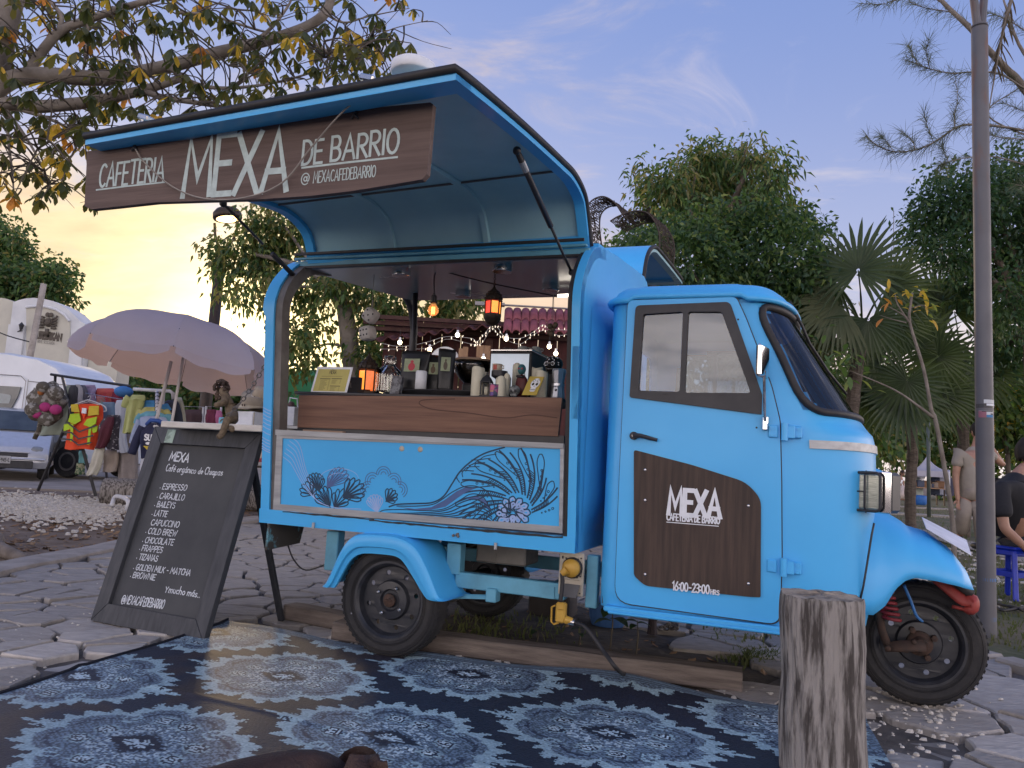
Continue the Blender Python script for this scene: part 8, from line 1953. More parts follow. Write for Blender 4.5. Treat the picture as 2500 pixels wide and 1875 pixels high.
# dark tree on the right, behind the steel pole
E=[(2330,500,90,80),(2265,560,60,56),(2420,490,110,100),(2490,440,90,90),(2420,620,120,100),(2320,620,70,46),(2470,740,80,90),(2290,430,30,30),(2240,590,36,40),(2250,510,30,34),(2450,850,70,60),(2540,600,100,160),(2380,700,60,50)]
Y=13.5; cl=px_clumps(E,Y,.8,3); b=at(2560,1250,Y); base=(b.x,b.y,0); fk=tuple(at(2520,820,Y))
tree('dark_tree','dark broad-leaved tree behind the steel pole','tree',base,limbs_to(base,fk,cl,.2,3),cl,15000,.12,.028,[L_dk,L_bl,L_md],[.5,.48,.02],13,clump=.14,surf=.35)
# tree with a forked pale trunk seen through the truck window and beside the rear post
E=[(640,560,60,40),(600,610,50,40),(560,640,40,30),(680,610,60,45),(640,660,60,40),(560,700,26,22),(600,720,36,22),(690,690,40,30),(545,615,26,24),(720,560,50,40),(760,720,46,26),(820,690,60,26),(900,730,60,36),(960,760,46,36),(930,800,50,34),(760,790,36,26),(720,830,40,26),(900,860,50,36),(960,880,46,40),(800,640,80,40),(900,650,80,40),(700,900,36,24),(1080,760,60,40),(1120,730,60,40),(690,480,60,40),(760,880,26,30),(1040,640,90,60)]
Y=11.6; cl=px_clumps(E,Y,.5,5); b=at(868,1130,Y); base=(b.x,b.y,0)
def a_(x,y,d=0): return tuple(at(x,y,Y+d))
lm=[([base,a_(862,940),a_(852,830),a_(842,755)],.16,.125),([a_(845,770),a_(806,700),a_(760,668),a_(700,640),a_(620,620)],.085,.03),([a_(843,760),a_(838,700),a_(822,650),a_(800,590)],.07,.02),([a_(848,780),a_(872,725),a_(884,668),a_(900,600)],.07,.02),([a_(806,700),a_(740,700),a_(690,690),a_(640,700)],.03,.01),([a_(856,850),a_(800,840),a_(745,855)],.025,.008),([a_(852,820),a_(900,790),a_(960,760)],.04,.012),([a_(855,800),a_(820,740),a_(790,690),a_(700,560),a_(660,520)],.05,.012)]
tree('forked_tree','pale forked tree with small leaves seen through the truck window','tree',base,lm,cl,13000,.10,.028,[L_ol,L_md,L_dk,L_lt],[.30,.30,.22,.18],14,bark=M_pbark,clump=.14,surf=.15,droop=.4,down=.5)
# far dark tree over the town hall
E=[(20,640,60,70),(-20,590,50,60),(60,690,60,50),(10,710,70,60),(115,690,46,36),(140,680,30,36),(145,725,30,30),(-40,680,60,80),(40,575,20,14)]
Y=37; cl=px_clumps(E,Y,1.5,6); b=at(30,1092,Y); base=(b.x,b.y,0); fk=tuple(at(30,780,Y))
tree('shade_tree','dark shade tree rising behind the town building','tree',base,limbs_to(base,fk,cl,.4,6),cl,11000,.30,.085,[L_dk,L_md,L_ol],[.55,.3,.15],15,clump=.34,surf=.3)
# distant tree belt that reads as one mass
E=[]; r_=random.Random(12)
for px in range(250,760,34): E.append((px,1010+r_.uniform(-60,20),r_.uniform(30,48),r_.uniform(50,80)))
cl=px_clumps(E,48,4,7); P,d=clump_points(cl,16000,21,.6,.4); D=d+np.random.RandomState(3).normal(size=P.shape)*.6
o=leaf_mass('tree_belt',P,D,.42,.13,[L_dk,L_md,L_ol],[.5,.3,.2],seed=22,kind='stuff'); o['label']='far dark belt of trees behind the clothes stall'
E=[]
for px in range(2090,2800,22): E.append((px,1080+r_.uniform(-130,80),r_.uniform(45,70),r_.uniform(60,110)))
cl=px_clumps(E,62,5,8); P,d=clump_points(cl,26000,23,.5,.5); D=d+np.random.RandomState(4).normal(size=P.shape)*.6
o=leaf_mass('tree_belt',P,D,.5,.16,[L_dk,L_md,L_lt,L_ol],[.4,.3,.12,.18],seed=24,kind='stuff'); o['label']='far belt of trees behind the white stall tent'
E=[]
for px in range(880,2150,60): E.append((px,1040+r_.uniform(-60,30),r_.uniform(45,70),r_.uniform(60,110)))
cl=px_clumps(E,34,4,9); P,d=clump_points(cl,9000,25,.6,.4); D=d+np.random.RandomState(5).normal(size=P.shape)*.6
o=leaf_mass('tree_belt',P,D,.42,.14,[L_dk,L_md,L_ol],[.5,.3,.2],seed=26,kind='stuff'); o['label']='belt of trees behind the kiosk and the cab'
# mid-distance bush right of the pole
E=[(2450,960,60,60),(2420,1010,50,50),(2490,1040,60,60),(2420,930,40,40),(2500,920,60,60),(2440,1060,40,30)]
Y=15.5; cl=px_clumps(E,Y,.6,10); b=at(2460,1230,Y); base=(b.x,b.y,0); fk=tuple(at(2460,1110,Y))
tree('leafy_shrub','light green leafy shrub behind the two men at the right edge','shrub',base,limbs_to(base,fk,cl,.06,10,5),cl,5200,.16,.045,[L_md,L_lt,L_dk,L_ye],[.4,.28,.28,.04],17,clump=.15,surf=.3)

# ---- fan palms
M_fan=mat('palm_fan',(.035,.060,.030),.45,col2=(.055,.085,.04),scale=3,transl=(.10,.15,.04)); M_fan2=mat('palm_fan_pale',(.10,.12,.06),.5,col2=(.07,.10,.05),scale=3,transl=(.22,.22,.08))
M_ptr=mat('palm_trunk',(.13,.105,.085),.95,col2=(.07,.055,.045),scale=9,stretch=(1,1,3),bump=.02,bscale=22)
def fan_frond(parent,crown,hub,Rf,nrm,up,m,nseg=30,spread=150,seed=0,droop=.25):
 """petiole from the crown to the hub, then a pleated fan of pointed segments"""
 r_=random.Random(seed); nrm=nrm.normalized(); up=(up-nrm*up.dot(nrm)).normalized(); sd=up.cross(nrm); mb=MB(); d0=hub-crown
 mb.tube(cat_rom([crown,crown+d0*.5+Vector((0,0,.12*d0.length)),hub],5),[.018]*5+[.012]*5+[.008],5)
 for k in range(nseg):
  a=radians(-spread+2*spread*k/(nseg-1))+r_.uniform(-.02,.02); d=up*cos(a)+sd*sin(a); L=Rf*(1-.22*(abs(a)/pi) ** 1.5)*r_.uniform(.86,1.06); w=L*.034; s=nrm.cross(d).normalized(); pl=.020*(1 if k % 2 else-1)*Rf; dr=droop*r_.uniform(.5,1.6)
  vs=[]
  for t,ww in ((.03,.35),(.30,1.0),(.55,1.1),(.78,.7),(1.0,.04)):
   p=hub+d*L*t-Vector((0,0,1))*dr*L*max(0,t-.4) ** 2*1.6+nrm*pl*t*.4; vs+= [p+s*w*ww+nrm*w*.4*ww,p-nrm*.0,p-s*w*ww+nrm*w*.4*ww]
  fs=[]
  for i in range(4): fs+= [(3*i,3*i+1,3*i+4,3*i+3),(3*i+1,3*i+2,3*i+5,3*i+4)]
  mb.add(vs,fs)
 return obj('frond',mb,m,parent)
def palm(label,Y,trunk,fronds,seed,tr=.10):
 b=at(*trunk[-1],Y); base=Vector((b.x,b.y,0)); t=thing('fan_palm',label,'palm',base,group='fan palms right of the truck'); c=at(*trunk[0],Y)-base; mb=MB(); P=[Vector((0,0,0))]+[at(x,y,Y)-base for x,y in trunk[::-1][1:]] ; P=cat_rom(P,5); r_=random.Random(seed)
 mb.tube(P,[tr*(1+.12*(i % 2)) for i in range(len(P))],10); obj('trunk',mb,M_ptr,t)
 for i,(hx_,hy,rpx,ux,uy,fwd,pale,sp) in enumerate(fronds):
  Yf=Y-fwd; hub=at(hx_,hy,Yf)-base; up=RT*ux-UPV*uy; view=(EYE-(hub+base)).normalized(); nrm=view+Vector((r_.uniform(-.4,.4),0,r_.uniform(-.25,.5))); fan_frond(t,c,hub,rpx*Yf/FPX,nrm,up,M_fan2 if pale else M_fan,30,sp,seed*50+i,.18 if not pale else .5)
palm('tallest fan palm, its spiky fan standing against the sky above the others',12.5,[(2105,800),(2085,950),(2075,1100),(2070,1330)],[(2095,660,160,.1,-1,.9,0,150),(2040,690,130,-1,.1,.2,0,120),(2170,700,130,.9,-.1,.3,0,120),(2050,745,135,-.9,.5,.6,1,90),(2010,800,110,-.7,.9,.5,1,80),(2120,780,130,.2,1,.7,0,110),(2180,780,120,.8,.8,.2,0,100),(1990,770,90,-1,.4,-.4,1,80)],1)
palm('middle fan palm with a shaggy trunk before the stall tent',13.5,[(2222,1010),(2228,1100),(2222,1200),(2225,1330)],[(2205,960,140,0,1,.8,0,110),(2290,870,120,.7,.6,.7,0,150),(2150,890,125,-.9,.3,.5,0,130),(2240,845,130,.1,-1,.2,0,130),(2130,960,120,-.8,.8,.3,0,100),(2290,960,120,.8,.6,.3,0,100),(2215,930,120,-.2,.6,1.1,0,150),(2330,930,100,.9,.4,-.2,0,110)],2,.085)
palm('rear fan palm half hidden behind the steel pole',15.0,[(2345,880),(2350,980),(2352,1100),(2355,1290)],[(2330,760,120,.0,-1,.2,0,140),(2290,740,120,-.6,-.6,.4,0,120),(2400,800,120,.8,-.3,.2,0,120),(2300,830,130,-.9,.2,.5,0,130),(2390,900,120,.7,.7,.4,0,110),(2320,920,120,-.4,.9,.6,0,120)],3)
# ---- sapling with a few yellow leaves, in front of the palms
Y=9.0; b=at(2330,1385,Y); base=Vector((b.x,b.y,0)); SA=thing('sapling','slender bare sapling with a few yellow leaves at its top before the palms','sapling',base); mb=MB()
def s_(x,y,d=0): return at(x,y,Y+d)-base
for P,r0,r1 in (([Vector((0,0,0)),s_(2328,1300),s_(2316,1200),s_(2285,1030),s_(2274,1000),s_(2255,900),s_(2222,790),s_(2224,740),s_(2228,715)],.032,.012),([s_(2280,1020),s_(2240,990),s_(2180,950),s_(2075,905)],.020,.006),([s_(2222,790),s_(2205,765),s_(2190,740),s_(2185,718)],.012,.005),([s_(2215,775),s_(2190,760),s_(2168,748)],.010,.004),([s_(2212,788),s_(2180,780),s_(2150,770)],.008,.003),([s_(2224,752),s_(2250,745),s_(2262,750)],.006,.003)):
 Q=cat_rom(P,4); mb.tube(Q,[r0+(r1-r0)*i/(len(Q)-1) for i in range(len(Q))],7)
obj('trunk',mb,M_pbark,SA,smooth=True)
r_=random.Random(5)
for (cx,cy,n,m,L,sx,sy) in ((2255,735,16,L_ye,.11,22,30),(2245,745,8,L_lt,.11,26,26),(2190,712,7,L_ye,.09,20,12),(2170,738,4,L_or,.10,12,14),(2045,890,22,L_md,.13,40,34),(2070,900,6,L_lt,.12,36,30),(2060,860,10,L_md,.12,40,20),(2152,777,1,L_or,.16,4,4)):
 for _ in range(n):
  mb=MB(); p=s_(cx+r_.gauss(0,sx),cy+r_.gauss(0,sy),r_.uniform(-.15,.15)); leaf_blade(mb,p,Vector((r_.uniform(-1,1),r_.uniform(-.6,.6),r_.uniform(-.8,.4))),L*r_.uniform(.7,1.2),L*.26,.3); obj('leaf',mb,m,SA,smooth=True)
# ---- casuarina: thin needled boughs reaching in at top right
Y=9.5; b=at(2720,1250,Y); base=Vector((b.x,b.y,0)); CA=thing('casuarina','feathery casuarina reaching wispy needled boughs behind the top of the steel pole','tree',base)
def q_(x,y,d=0): return at(x,y,Y+d)-base
boughs=[([(2720,900),(2640,420),(2500,216),(2460,172),(2407,115),(2370,71),(2297,0),(2250,-60)],.07,.022),([(2560,330),(2450,310),(2370,304),(2332,313),(2279,348),(2235,366),(2182,370),(2138,353),(2114,329)],.018,.004),([(2500,216),(2440,180),(2370,176),(2323,179),(2270,168),(2240,157),(2209,146)],.013,.003),([(2370,60),(2323,31),(2262,20),(2218,4)],.010,.003),([(2560,420),(2440,385),(2370,384),(2315,395),(2293,404)],.010,.003),([(2332,313),(2330,280),(2338,240),(2332,185)],.007,.002),([(2580,360),(2412,282),(2491,212),(2560,150)],.012,.004),([(2600,330),(2520,340),(2440,335),(2415,325)],.010,.003),([(2620,250),(2500,130),(2450,0)],.03,.012),([(2600,520),(2540,470),(2480,450)],.012,.004),([(2640,150),(2540,100),(2480,60),(2440,40),(2410,30)],.012,.004),([(2620,300),(2560,260),(2500,270),(2450,250)],.010,.003),([(2300,8),(2260,-14),(2190,0),(2150,10),(2100,8)],.008,.002),([(2279,348),(2265,310),(2255,275)],.005,.002),([(2235,366),(2225,340),(2200,320)],.005,.002),([(2182,370),(2165,345),(2150,330)],.004,.002),([(2270,168),(2262,130),(2268,95)],.005,.002),([(2240,157),(2225,125),(2215,110)],.004,.002),([(2315,395),(2305,370),(2300,355)],.004,.002)]
mb=MB(); nd=MB(); r_=random.Random(9)
for k,(P,r0,r1) in enumerate(boughs):
 Q=cat_rom([q_(x,y,.15*sin(k*2.1+i)) for i,(x,y) in enumerate(P)],6); m=len(Q); mb.tube(Q,[r0+(r1-r0)*i/(m-1) for i in range(m)],6)
 if k== 0 or k== 8: continue
 for i in range(2,m):
  ax=(Q[i]-Q[i-1]).normalized()
  for _ in range(9 if r0< .02 else 5):
   d=(ax*r_.uniform(.2,1)+RT*r_.uniform(-.7,.7)+UPV*r_.uniform(-.9,.7)+Vector((0,r_.uniform(-.5,.5),0))).normalized(); p=Q[i-1].lerp(Q[i],r_.random()); L=r_.uniform(.10,.30); w=.0022; s=d.cross(FW).normalized()*w; e=p+d*L-Vector((0,0,L*L*.9)); mm=p.lerp(e,.5)+Vector((0,0,L*.05))
   nd.add([p-s,p+s,mm+s*.9,mm-s*.9,e],[(0,1,2,3),(3,2,4)])
obj('trunk',mb,M_pbark,CA,smooth=True); obj('needles',nd,LM('needle',(.045,.055,.035),(.06,.07,.04),(.07,.09,.04)),CA,kind='stuff')
t=thing('dry_palm_frond','dry drooping palm frond hanging beside the steel pole','palm frond',at(2470,-10,8.5)); o0=t.location.copy(); mb=MB(); P=cat_rom([at(2474,-20,8.5)-o0,at(2450,70,8.5)-o0,at(2436,140,8.5)-o0,at(2414,270,8.5)-o0],6); mb.tube(P,[.022-.016*i/(len(P)-1) for i in range(len(P))],6); obj('stalk',mb,M_pbark,t,smooth=True); mb=MB()
for i in range(1,14):
 for sg in (-1,-1,1): leaf_blade(mb,P[i],(RT*sg*r_.uniform(.2,.6)-UPV*r_.uniform(.6,1.2)+Vector((0,r_.uniform(-.3,.3),0))),r_.uniform(.14,.30),.012,.2)
obj('leaflets',mb,mat('dry_frond',(.13,.105,.07),.8,transl=(.12,.09,.05)),t)

# ---- the big tree on the left: limbs across the top, drooping whorls of large leaves
Y=7.4; b=ground(-420,1300); base=Vector((-6.6,7.3,0)); BT=thing('almond_tree','big tree on the left with long limbs and drooping whorls of green and yellow leaves','tree',base)
def b_(x,y,d=0.0): return at(x,y,Y+d)-base
limbs=[([Vector((0,0,-.1)),Vector((.05,0,1.2)),b_(-260,700),b_(-160,420),b_(-40,215),b_(10,40),b_(60,-160)],.26,.12),([b_(-90,300),b_(0,212),b_(61,187),b_(150,186),b_(220,191),b_(285,187),b_(407,163,.1),b_(520,132,.1),b_(610,110,.2),b_(732,73,.2),b_(793,33,.2),b_(812,-20,.2)],.095,.045),([b_(-120,330),b_(0,258),b_(102,260),b_(228,248),b_(300,232),b_(350,220),b_(400,205),b_(440,192)],.075,.035),([b_(61,187),b_(81,155),b_(142,81),b_(203,53),b_(285,24),b_(386,-5)],.055,.03),([b_(350,222),b_(400,238),b_(488,252),b_(560,262),b_(640,258)],.035,.012),([b_(732,73),b_(790,120),b_(850,145),b_(930,130)],.022,.006),([b_(407,163),b_(480,205),b_(560,215),b_(680,200),b_(800,165)],.026,.008),([b_(610,110),b_(660,70),b_(700,20),b_(720,-20)],.022,.008),([b_(430,30),b_(520,40),b_(640,76),b_(700,82)],.018,.008),([b_(142,81),b_(150,40),b_(120,0)],.03,.015),([b_(40,265),b_(120,290),b_(200,330),b_(260,350)],.022,.008),([b_(10,262),b_(60,330),b_(100,400),b_(120,450)],.018,.006),([b_(20,262),b_(20,340),b_(30,420),b_(35,500)],.018,.006),([b_(793,33),b_(840,55),b_(900,40),b_(1000,20)],.014,.004),([b_(850,145),b_(900,100),b_(960,70),b_(1045,50)],.010,.003),([b_(215,0),b_(214,80),b_(208,140),b_(200,195)],.014,.012),([b_(228,250),b_(215,300),b_(190,330)],.012,.006)]
mb=MB(); pool=[]; fine=[]
for P,r0,r1 in limbs:
 Q=cat_rom(P,6); m=len(Q); mb.tube(Q,[r0+(r1-r0)*i/(m-1) for i in range(m)],10); pool+= Q[6:] if r0> .2 else Q
obj('limb',mb,M_pbark,BT,smooth=True)
r_=random.Random(21); tips=[]; tw=MB(); pool_px=[]
def regs():
 t=r_.random()
 if t< .26: return r_.uniform(-60,250),r_.uniform(-30,330)
 if t< .40: return r_.uniform(-60,235),r_.uniform(300,500)
 if t< .66: return r_.uniform(200,560),r_.uniform(-20,300)
 if t< .88: return r_.uniform(520,1000),r_.uniform(70,230)
 return r_.uniform(500,1010),r_.uniform(-20,140)
def poke(x,y): return y< 500-.0*x and not (x> 250 and y> 360)
while len(tips)< 420:
 x,y=regs()
 if not poke(x,y): continue
 if r_.random()< .55 and 40< y< 120 and 260< x< 700: continue
 p=b_(x,y,r_.uniform(-.9,.9)); q=min(r_.sample(pool,min(len(pool),110)),key=lambda w: (w-p).length); d=p-q
 if d.length> 1.3 and r_.random()< .6: continue
 m_=q+d*.5+Vector((r_.uniform(-.08,.08),0,.12*d.length)); Q=cat_rom([q,m_,p],4); tw.tube(Q,[.010-.006*i/(len(Q)-1) for i in range(len(Q))],5)
 if r_.random()< .35 : pool.append(m_)
 tips.append((p,(x,y)))
for _ in range(150):     # bare twigs
 q=r_.choice(pool); e=q+Vector((r_.uniform(-.5,.6),r_.uniform(-.3,.3),r_.uniform(-.25,.5))); tw.tube(cat_rom([q,q.lerp(e,.5)+Vector((0,0,r_.uniform(-.06,.08))),e],3),[.005]*3+[.003]*3+[.002],4)
obj('twigs',tw,mat('twig_bark',(.10,.085,.07),.9),BT,kind='stuff')
shapes=[]
for k in range(4):
 lm_=MB(); L,W=1.0,.155+.03*k
 for i in range(7):
  t=i/6; ww=W*(t ** .8)*(1-t ** 5) ** .5*1.25+.01; z=-.10*k*t*t; lm_.v+= [(t*L,ww,z+ww*.35),(t*L,0,z),(t*L,-ww,z+ww*.35)]
 for i in range(6): lm_.f+= [(3*i,3*i+1,3*i+4,3*i+3),(3*i+1,3*i+2,3*i+5,3*i+4)]; lm_.mi+= [0,0]
 shapes.append(lm_)
leafm=[LM('almond_dk',(.024,.034,.014),(.036,.048,.02),(.08,.095,.02)),LM('almond',(.046,.052,.018),(.062,.066,.024),(.17,.16,.03)),L_ye,L_or]
lmesh=[[mesh('leaf',s,m,True) for m in leafm] for s in shapes]
LV=[]
for p,(x,y) in tips:
 n=r_.choice((4,5,6,7,7,8)); a0=r_.uniform(0,6); yel=r_.random(); c=2 if yel< .11 else (3 if yel< .145 else (1 if yel< .50 else 0))
 for k in range(n):
  a=a0+2*pi*k/n+r_.uniform(-.3,.3); dn=r_.uniform(.5,1.6); d=Vector((cos(a),sin(a),-dn)).normalized(); up=Vector((cos(a)*dn,sin(a)*dn,1)).normalized(); s=up.cross(d).normalized(); up=d.cross(s); L=r_.uniform(.085,.165)
  M=Matrix(((d.x*L,s.x*L,up.x*L,p.x),(d.y*L,s.y*L,up.y*L,p.y),(d.z*L,s.z*L,up.z*L,p.z),(0,0,0,1))); cc=c if r_.random()> .15 else r_.choice((0,1,2)); LV.append(((p+base).length/L,M,r_.randrange(4),cc))
LV.sort(key=lambda q: q[0]); rest=[MB() for _ in range(4)]
for i,(dd,M,s,c) in enumerate(LV):
 if i< 296: o=bpy.data.objects.new('leaf',lmesh[s][c]); COL.objects.link(o); o.parent=BT; o.matrix_local=M
 else: rest[c].add([M @ Vector(v) for v in shapes[s].v],shapes[s].f)
jm=MB()
for c in range(4): jm.cur=c; jm.add(rest[c].v,rest[c].f)
obj('leaf',jm,leafm,BT,kind='stuff',smooth=True)
# ---- woven wire scroll on a stand behind the box
Y=9.2; b=at(1500,1200,Y); base=Vector((b.x,b.y,0)); WS=thing('wire_scroll','dark woven wire ribbon sculpture curling above the truck box','sculpture',base); M_wire=mat('dark_wire',(.035,.028,.025),.7,col2=(.06,.045,.035),scale=20)
def w_(x,y,d=0): return at(x,y,Y+d)-base
c1=cat_rom([w_(1440,600),w_(1432,530),w_(1440,495),w_(1470,480),w_(1500,495),w_(1524,530)],7); c2=cat_rom([w_(1490,540),w_(1510,528),w_(1545,516),w_(1580,520),w_(1605,555),w_(1610,600),w_(1600,650)],7)
mb=MB(); r_=random.Random(31)
for C,wd,off in ((c1,.24,.0),(c2,.30,.0)):
 dv=Vector((.75,.62,-.22)).normalized()*wd; A=C; B=[p+dv for p in C]; mb.tube(A,.010,5); mb.tube(B,.010,5); n=len(C)
 for k in range(n): mb.tube([A[k],B[k]],.0045,4)
 for k in range(int(n*6)):
  i=r_.randrange(n-4); j=min(n-1,i+r_.randrange(1,5)); u,v=r_.random(),r_.random(); p,q=A[i].lerp(B[i],u),A[j].lerp(B[j],v); mb.tube([p,p.lerp(q,.5)+Vector((r_.uniform(-.02,.02),0,r_.uniform(-.02,.02))),q],.0042,4)
obj('mesh_ribbon',mb,M_wire,WS,smooth=True); mb=MB(); mb.tube([Vector((0,0,0)),w_(1600,660,.2)],.04,8); mb.tube([Vector((-.1,0,0)),w_(1440,600,.1)],.03,8); obj('stand',mb,M_wire,WS)
# ================================================================== RIGHT: steel pole, people, stool, tent
p=ground(2410,1548); SP=thing('steel_pole','tall grey steel pole with stickers and a rusty stain, right of the truck','pole',(p.x,p.y,0)); Yp=p.y; b0_=Vector((p.x,p.y,0)); tp=at(2391,62,Yp)-b0_
M_pole=mat('pole_grey',(.115,.115,.13),.5,col2=(.095,.095,.105),scale=3,rvar=.08)
nt=M_pole.node_tree; pb=nt.nodes['Principled BSDF']; src=pb.inputs['Base Color'].links[0].from_socket; tcn=nt.nodes.new('ShaderNodeTexCoord'); nz=nt.nodes.new('ShaderNodeTexNoise'); mpn=nt.nodes.new('ShaderNodeMapping'); mpn.inputs[3].default_value=(9,9,2.2); nt.links.new(tcn.outputs['Object'],mpn.inputs[0]); nt.links.new(mpn.outputs[0],nz.inputs['Vector']); nz.inputs['Scale'].default_value=1.4; nz.inputs['Detail'].default_value=8
sx_=nt.nodes.new('ShaderNodeSeparateXYZ'); nt.links.new(tcn.outputs['Object'],sx_.inputs[0]); mr=nt.nodes.new('ShaderNodeMapRange'); mr.interpolation_type='SMOOTHSTEP'; nt.links.new(sx_.outputs[2],mr.inputs[0]); mr.inputs[1].default_value=2.45; mr.inputs[2].default_value=3.1
m2_=nt.nodes.new('ShaderNodeMath'); m2_.operation='MULTIPLY'; m3_=nt.nodes.new('ShaderNodeMapRange'); nt.links.new(nz.outputs[0],m3_.inputs[0]); m3_.inputs[1].default_value=.48; m3_.inputs[2].default_value=.68; nt.links.new(mr.outputs[0],m2_.inputs[0]); nt.links.new(m3_.outputs[0],m2_.inputs[1])
mxn=nt.nodes.new('ShaderNodeMix'); mxn.data_type='RGBA'; nt.links.new(m2_.outputs[0],mxn.inputs[0]); nt.links.new(src,mxn.inputs[6]); mxn.inputs[7].default_value=(.15,.075,.05,1); nt.links.new(mxn.outputs[2],pb.inputs['Base Color'])
PRd=.053; dd_=tp/tp.z
mb=MB(); mb.tube([Vector((0,0,-.05)),dd_*1.2,dd_*2.4,tp],[PRd*1.03,PRd,PRd*.96,PRd*.95],32); obj('shaft',mb,M_pole,SP,ang=.6)
mb=MB(); q=at(2391,70,Yp)-b0_; mb.tube([q+Vector((.02,.01,0)),q+Vector((.09,.06,.5))],.026,10); mb.tube([q+Vector((-.02,-.01,.0)),q+Vector((-.10,-.05,.5))],.026,10); obj('arm',mb,M_pole,SP); z=(at(2391,66,Yp)-b0_); mb=MB(); mb.lathe([(PRd*.98,-.006),(PRd*1.02,0),(PRd*.98,.006)],24,z-Vector((0,0,.005)),caps=False); obj('seam_ring',mb,M_rub,SP)
def wrap(px0,px1,py0,py1,m,nm,off=.0012,parent=None):
 """a sticker wrapped on the pole"""
 z1=(at((px0+px1)/2,py0,Yp-PRd)-b0_).z; z0=(at((px0+px1)/2,py1,Yp-PRd)-b0_).z; c=dd_*((z0+z1)/2); k=Yp/FPX
 cxp=2391+(2409-2391)*((py0+py1)/2-62)/(1548-62); a0=math.asin(max(-1,min(1,(px0-cxp)*k/PRd))); a1=math.asin(max(-1,min(1,(px1-cxp)*k/PRd))); va=atan2(b0_.x,b0_.y)
 mb=MB(); mb.grid(lambda u,v: (c.x+(PRd+off)*sin(a0+(a1-a0)*u-va*0+0) ,c.y-(PRd+off)*cos(a0+(a1-a0)*u),z0+(z1-z0)*v),9,3); return obj(nm,mb,m,parent or SP)
ST_=wrap(2384,2412,1002,1018,mat('st_white',(.55,.57,.60),.6),'sticker'); wrap(2384,2396,1002,1018,mat('st_red',(.30,.12,.16),.6),'sticker_print',.0018,ST_); wrap(2386,2412,1012,1018,mat('st_blue',(.05,.20,.42),.6),'sticker_print',.0016,ST_); wrap(2388,2411,1002.5,1004.5,M_blk,'sticker_print',.0020,ST_)
zt=(at(2404,1011.5,Yp-PRd)-b0_); mb=MB(); letters(mb,'LIBRE',.004,zt.z,.007,.0010,lambda a,b,h: ((dd_*zt.z).x+.004+a*.9,(dd_*zt.z).y-sqrt(max(0,PRd ** 2-(a*.9+.004) ** 2))-.0026-h,b)); obj('lettering',mb,M_blk,ST_)
wrap(2391,2419,975,984,mat('tape_white',(.60,.63,.66),.6),'torn_tape'); wrap(2396,2419,985,990,M_white,'torn_tape',.002); wrap(2382,2419,985,995,mat('tape_dark',(.05,.05,.055),.4),'torn_tape',.0008); wrap(2372,2381,915,942,mat('st_pink',(.40,.34,.36),.7),'sticker'); wrap(2392,2424,1412,1420,mat('spray_blue',(.06,.17,.40),.7,col2=(.09,.12,.2),scale=30,lo=.45,hi=.65),'spray_mark'); wrap(2392,2422,1507,1518,mat('spray_blue',(.06,.17,.40),.7),'spray_mark')

# blue plastic stool
f1=ground(2440,1440); f2=ground(2478,1466); SC_=Vector((f2.x+.05,f2.y+.12,0)); STL=thing('stool','bright blue plastic stool under the sitting man','stool',SC_,.35); M_bp=mat('blue_plastic',(.010,.035,.42),.35,col2=(.008,.028,.35),scale=6); HS=.44
mb=MB(); mb.box((0,0,HS-.012),(.27,.27,.025),.01); mb.box((0,0,HS-.05),(.255,.255,.05),.01); obj('seat',mb,M_bp,STL,ang=.6)
for sx in (-1,1):
 for sy in (-1,1):
  mb=MB(); d=Vector((sx*.045,sy*.045,-HS+.03)); a=Vector((sx*.105,sy*.105,HS-.03)); q=d.to_track_quat('Z','Y').to_matrix(); mb.box(a+d/2,(.042,.042,d.length),.008,Matrix.Rotation(0,3,'Z') if False else q); obj('leg',mb,M_bp,STL,ang=.6)
for sx in (-1,1): mb=MB(); mb.box((sx*.13,0,HS*.48),(.018,.24,.045),.004); obj('brace',mb,M_bp,STL); mb=MB(); mb.box((0,sx*.13,HS*.48),(.24,.018,.045),.004); obj('brace',mb,M_bp,STL)

M_skin=mat('skin',(.36,.205,.145),.5,col2=(.30,.165,.115),scale=12); M_hair=mat('black_hair',(.012,.010,.010),.85,col2=(.022,.018,.016),scale=60,stretch=(1,1,.3),bump=.004,bscale=90)
def hand(chains,parent_ref,w,d,up,s=1.0,curl=.5):
 """palm, four unequal fingers and a thumb as chains rooted in the wrist"""
 d=d.normalized(); side=d.cross(up).normalized(); nn=side.cross(d); palm=w+d*.055*s; ci=len(chains)
 chains.append([parent_ref,(palm,(.026*s,.016*s)),(w+d*.085*s,(.030*s,.013*s))])
 for k,(o,L) in enumerate(((-.027,.060),(-.009,.070),(.009,.066),(.026,.050))):
  r=w+d*.09*s+side*o*s; q=r+(d*cos(curl*.5)-nn*sin(curl*.5))*L*.5*s; e=q+(d*cos(curl*1.3)-nn*sin(curl*1.3))*L*.5*s; chains.append([('@',ci,2),(r,.0095*s),(q,.0088*s),(e,.0075*s)])
 r=w+d*.03*s-side*.026*s; q=r+(d*.7-side*.8).normalized()*.03*s; e=q+(d*.95-side*.3-nn*.2).normalized()*.032*s; chains.append([('@',ci,1),(r,.012*s),(q,.0105*s),(e,.009*s)])
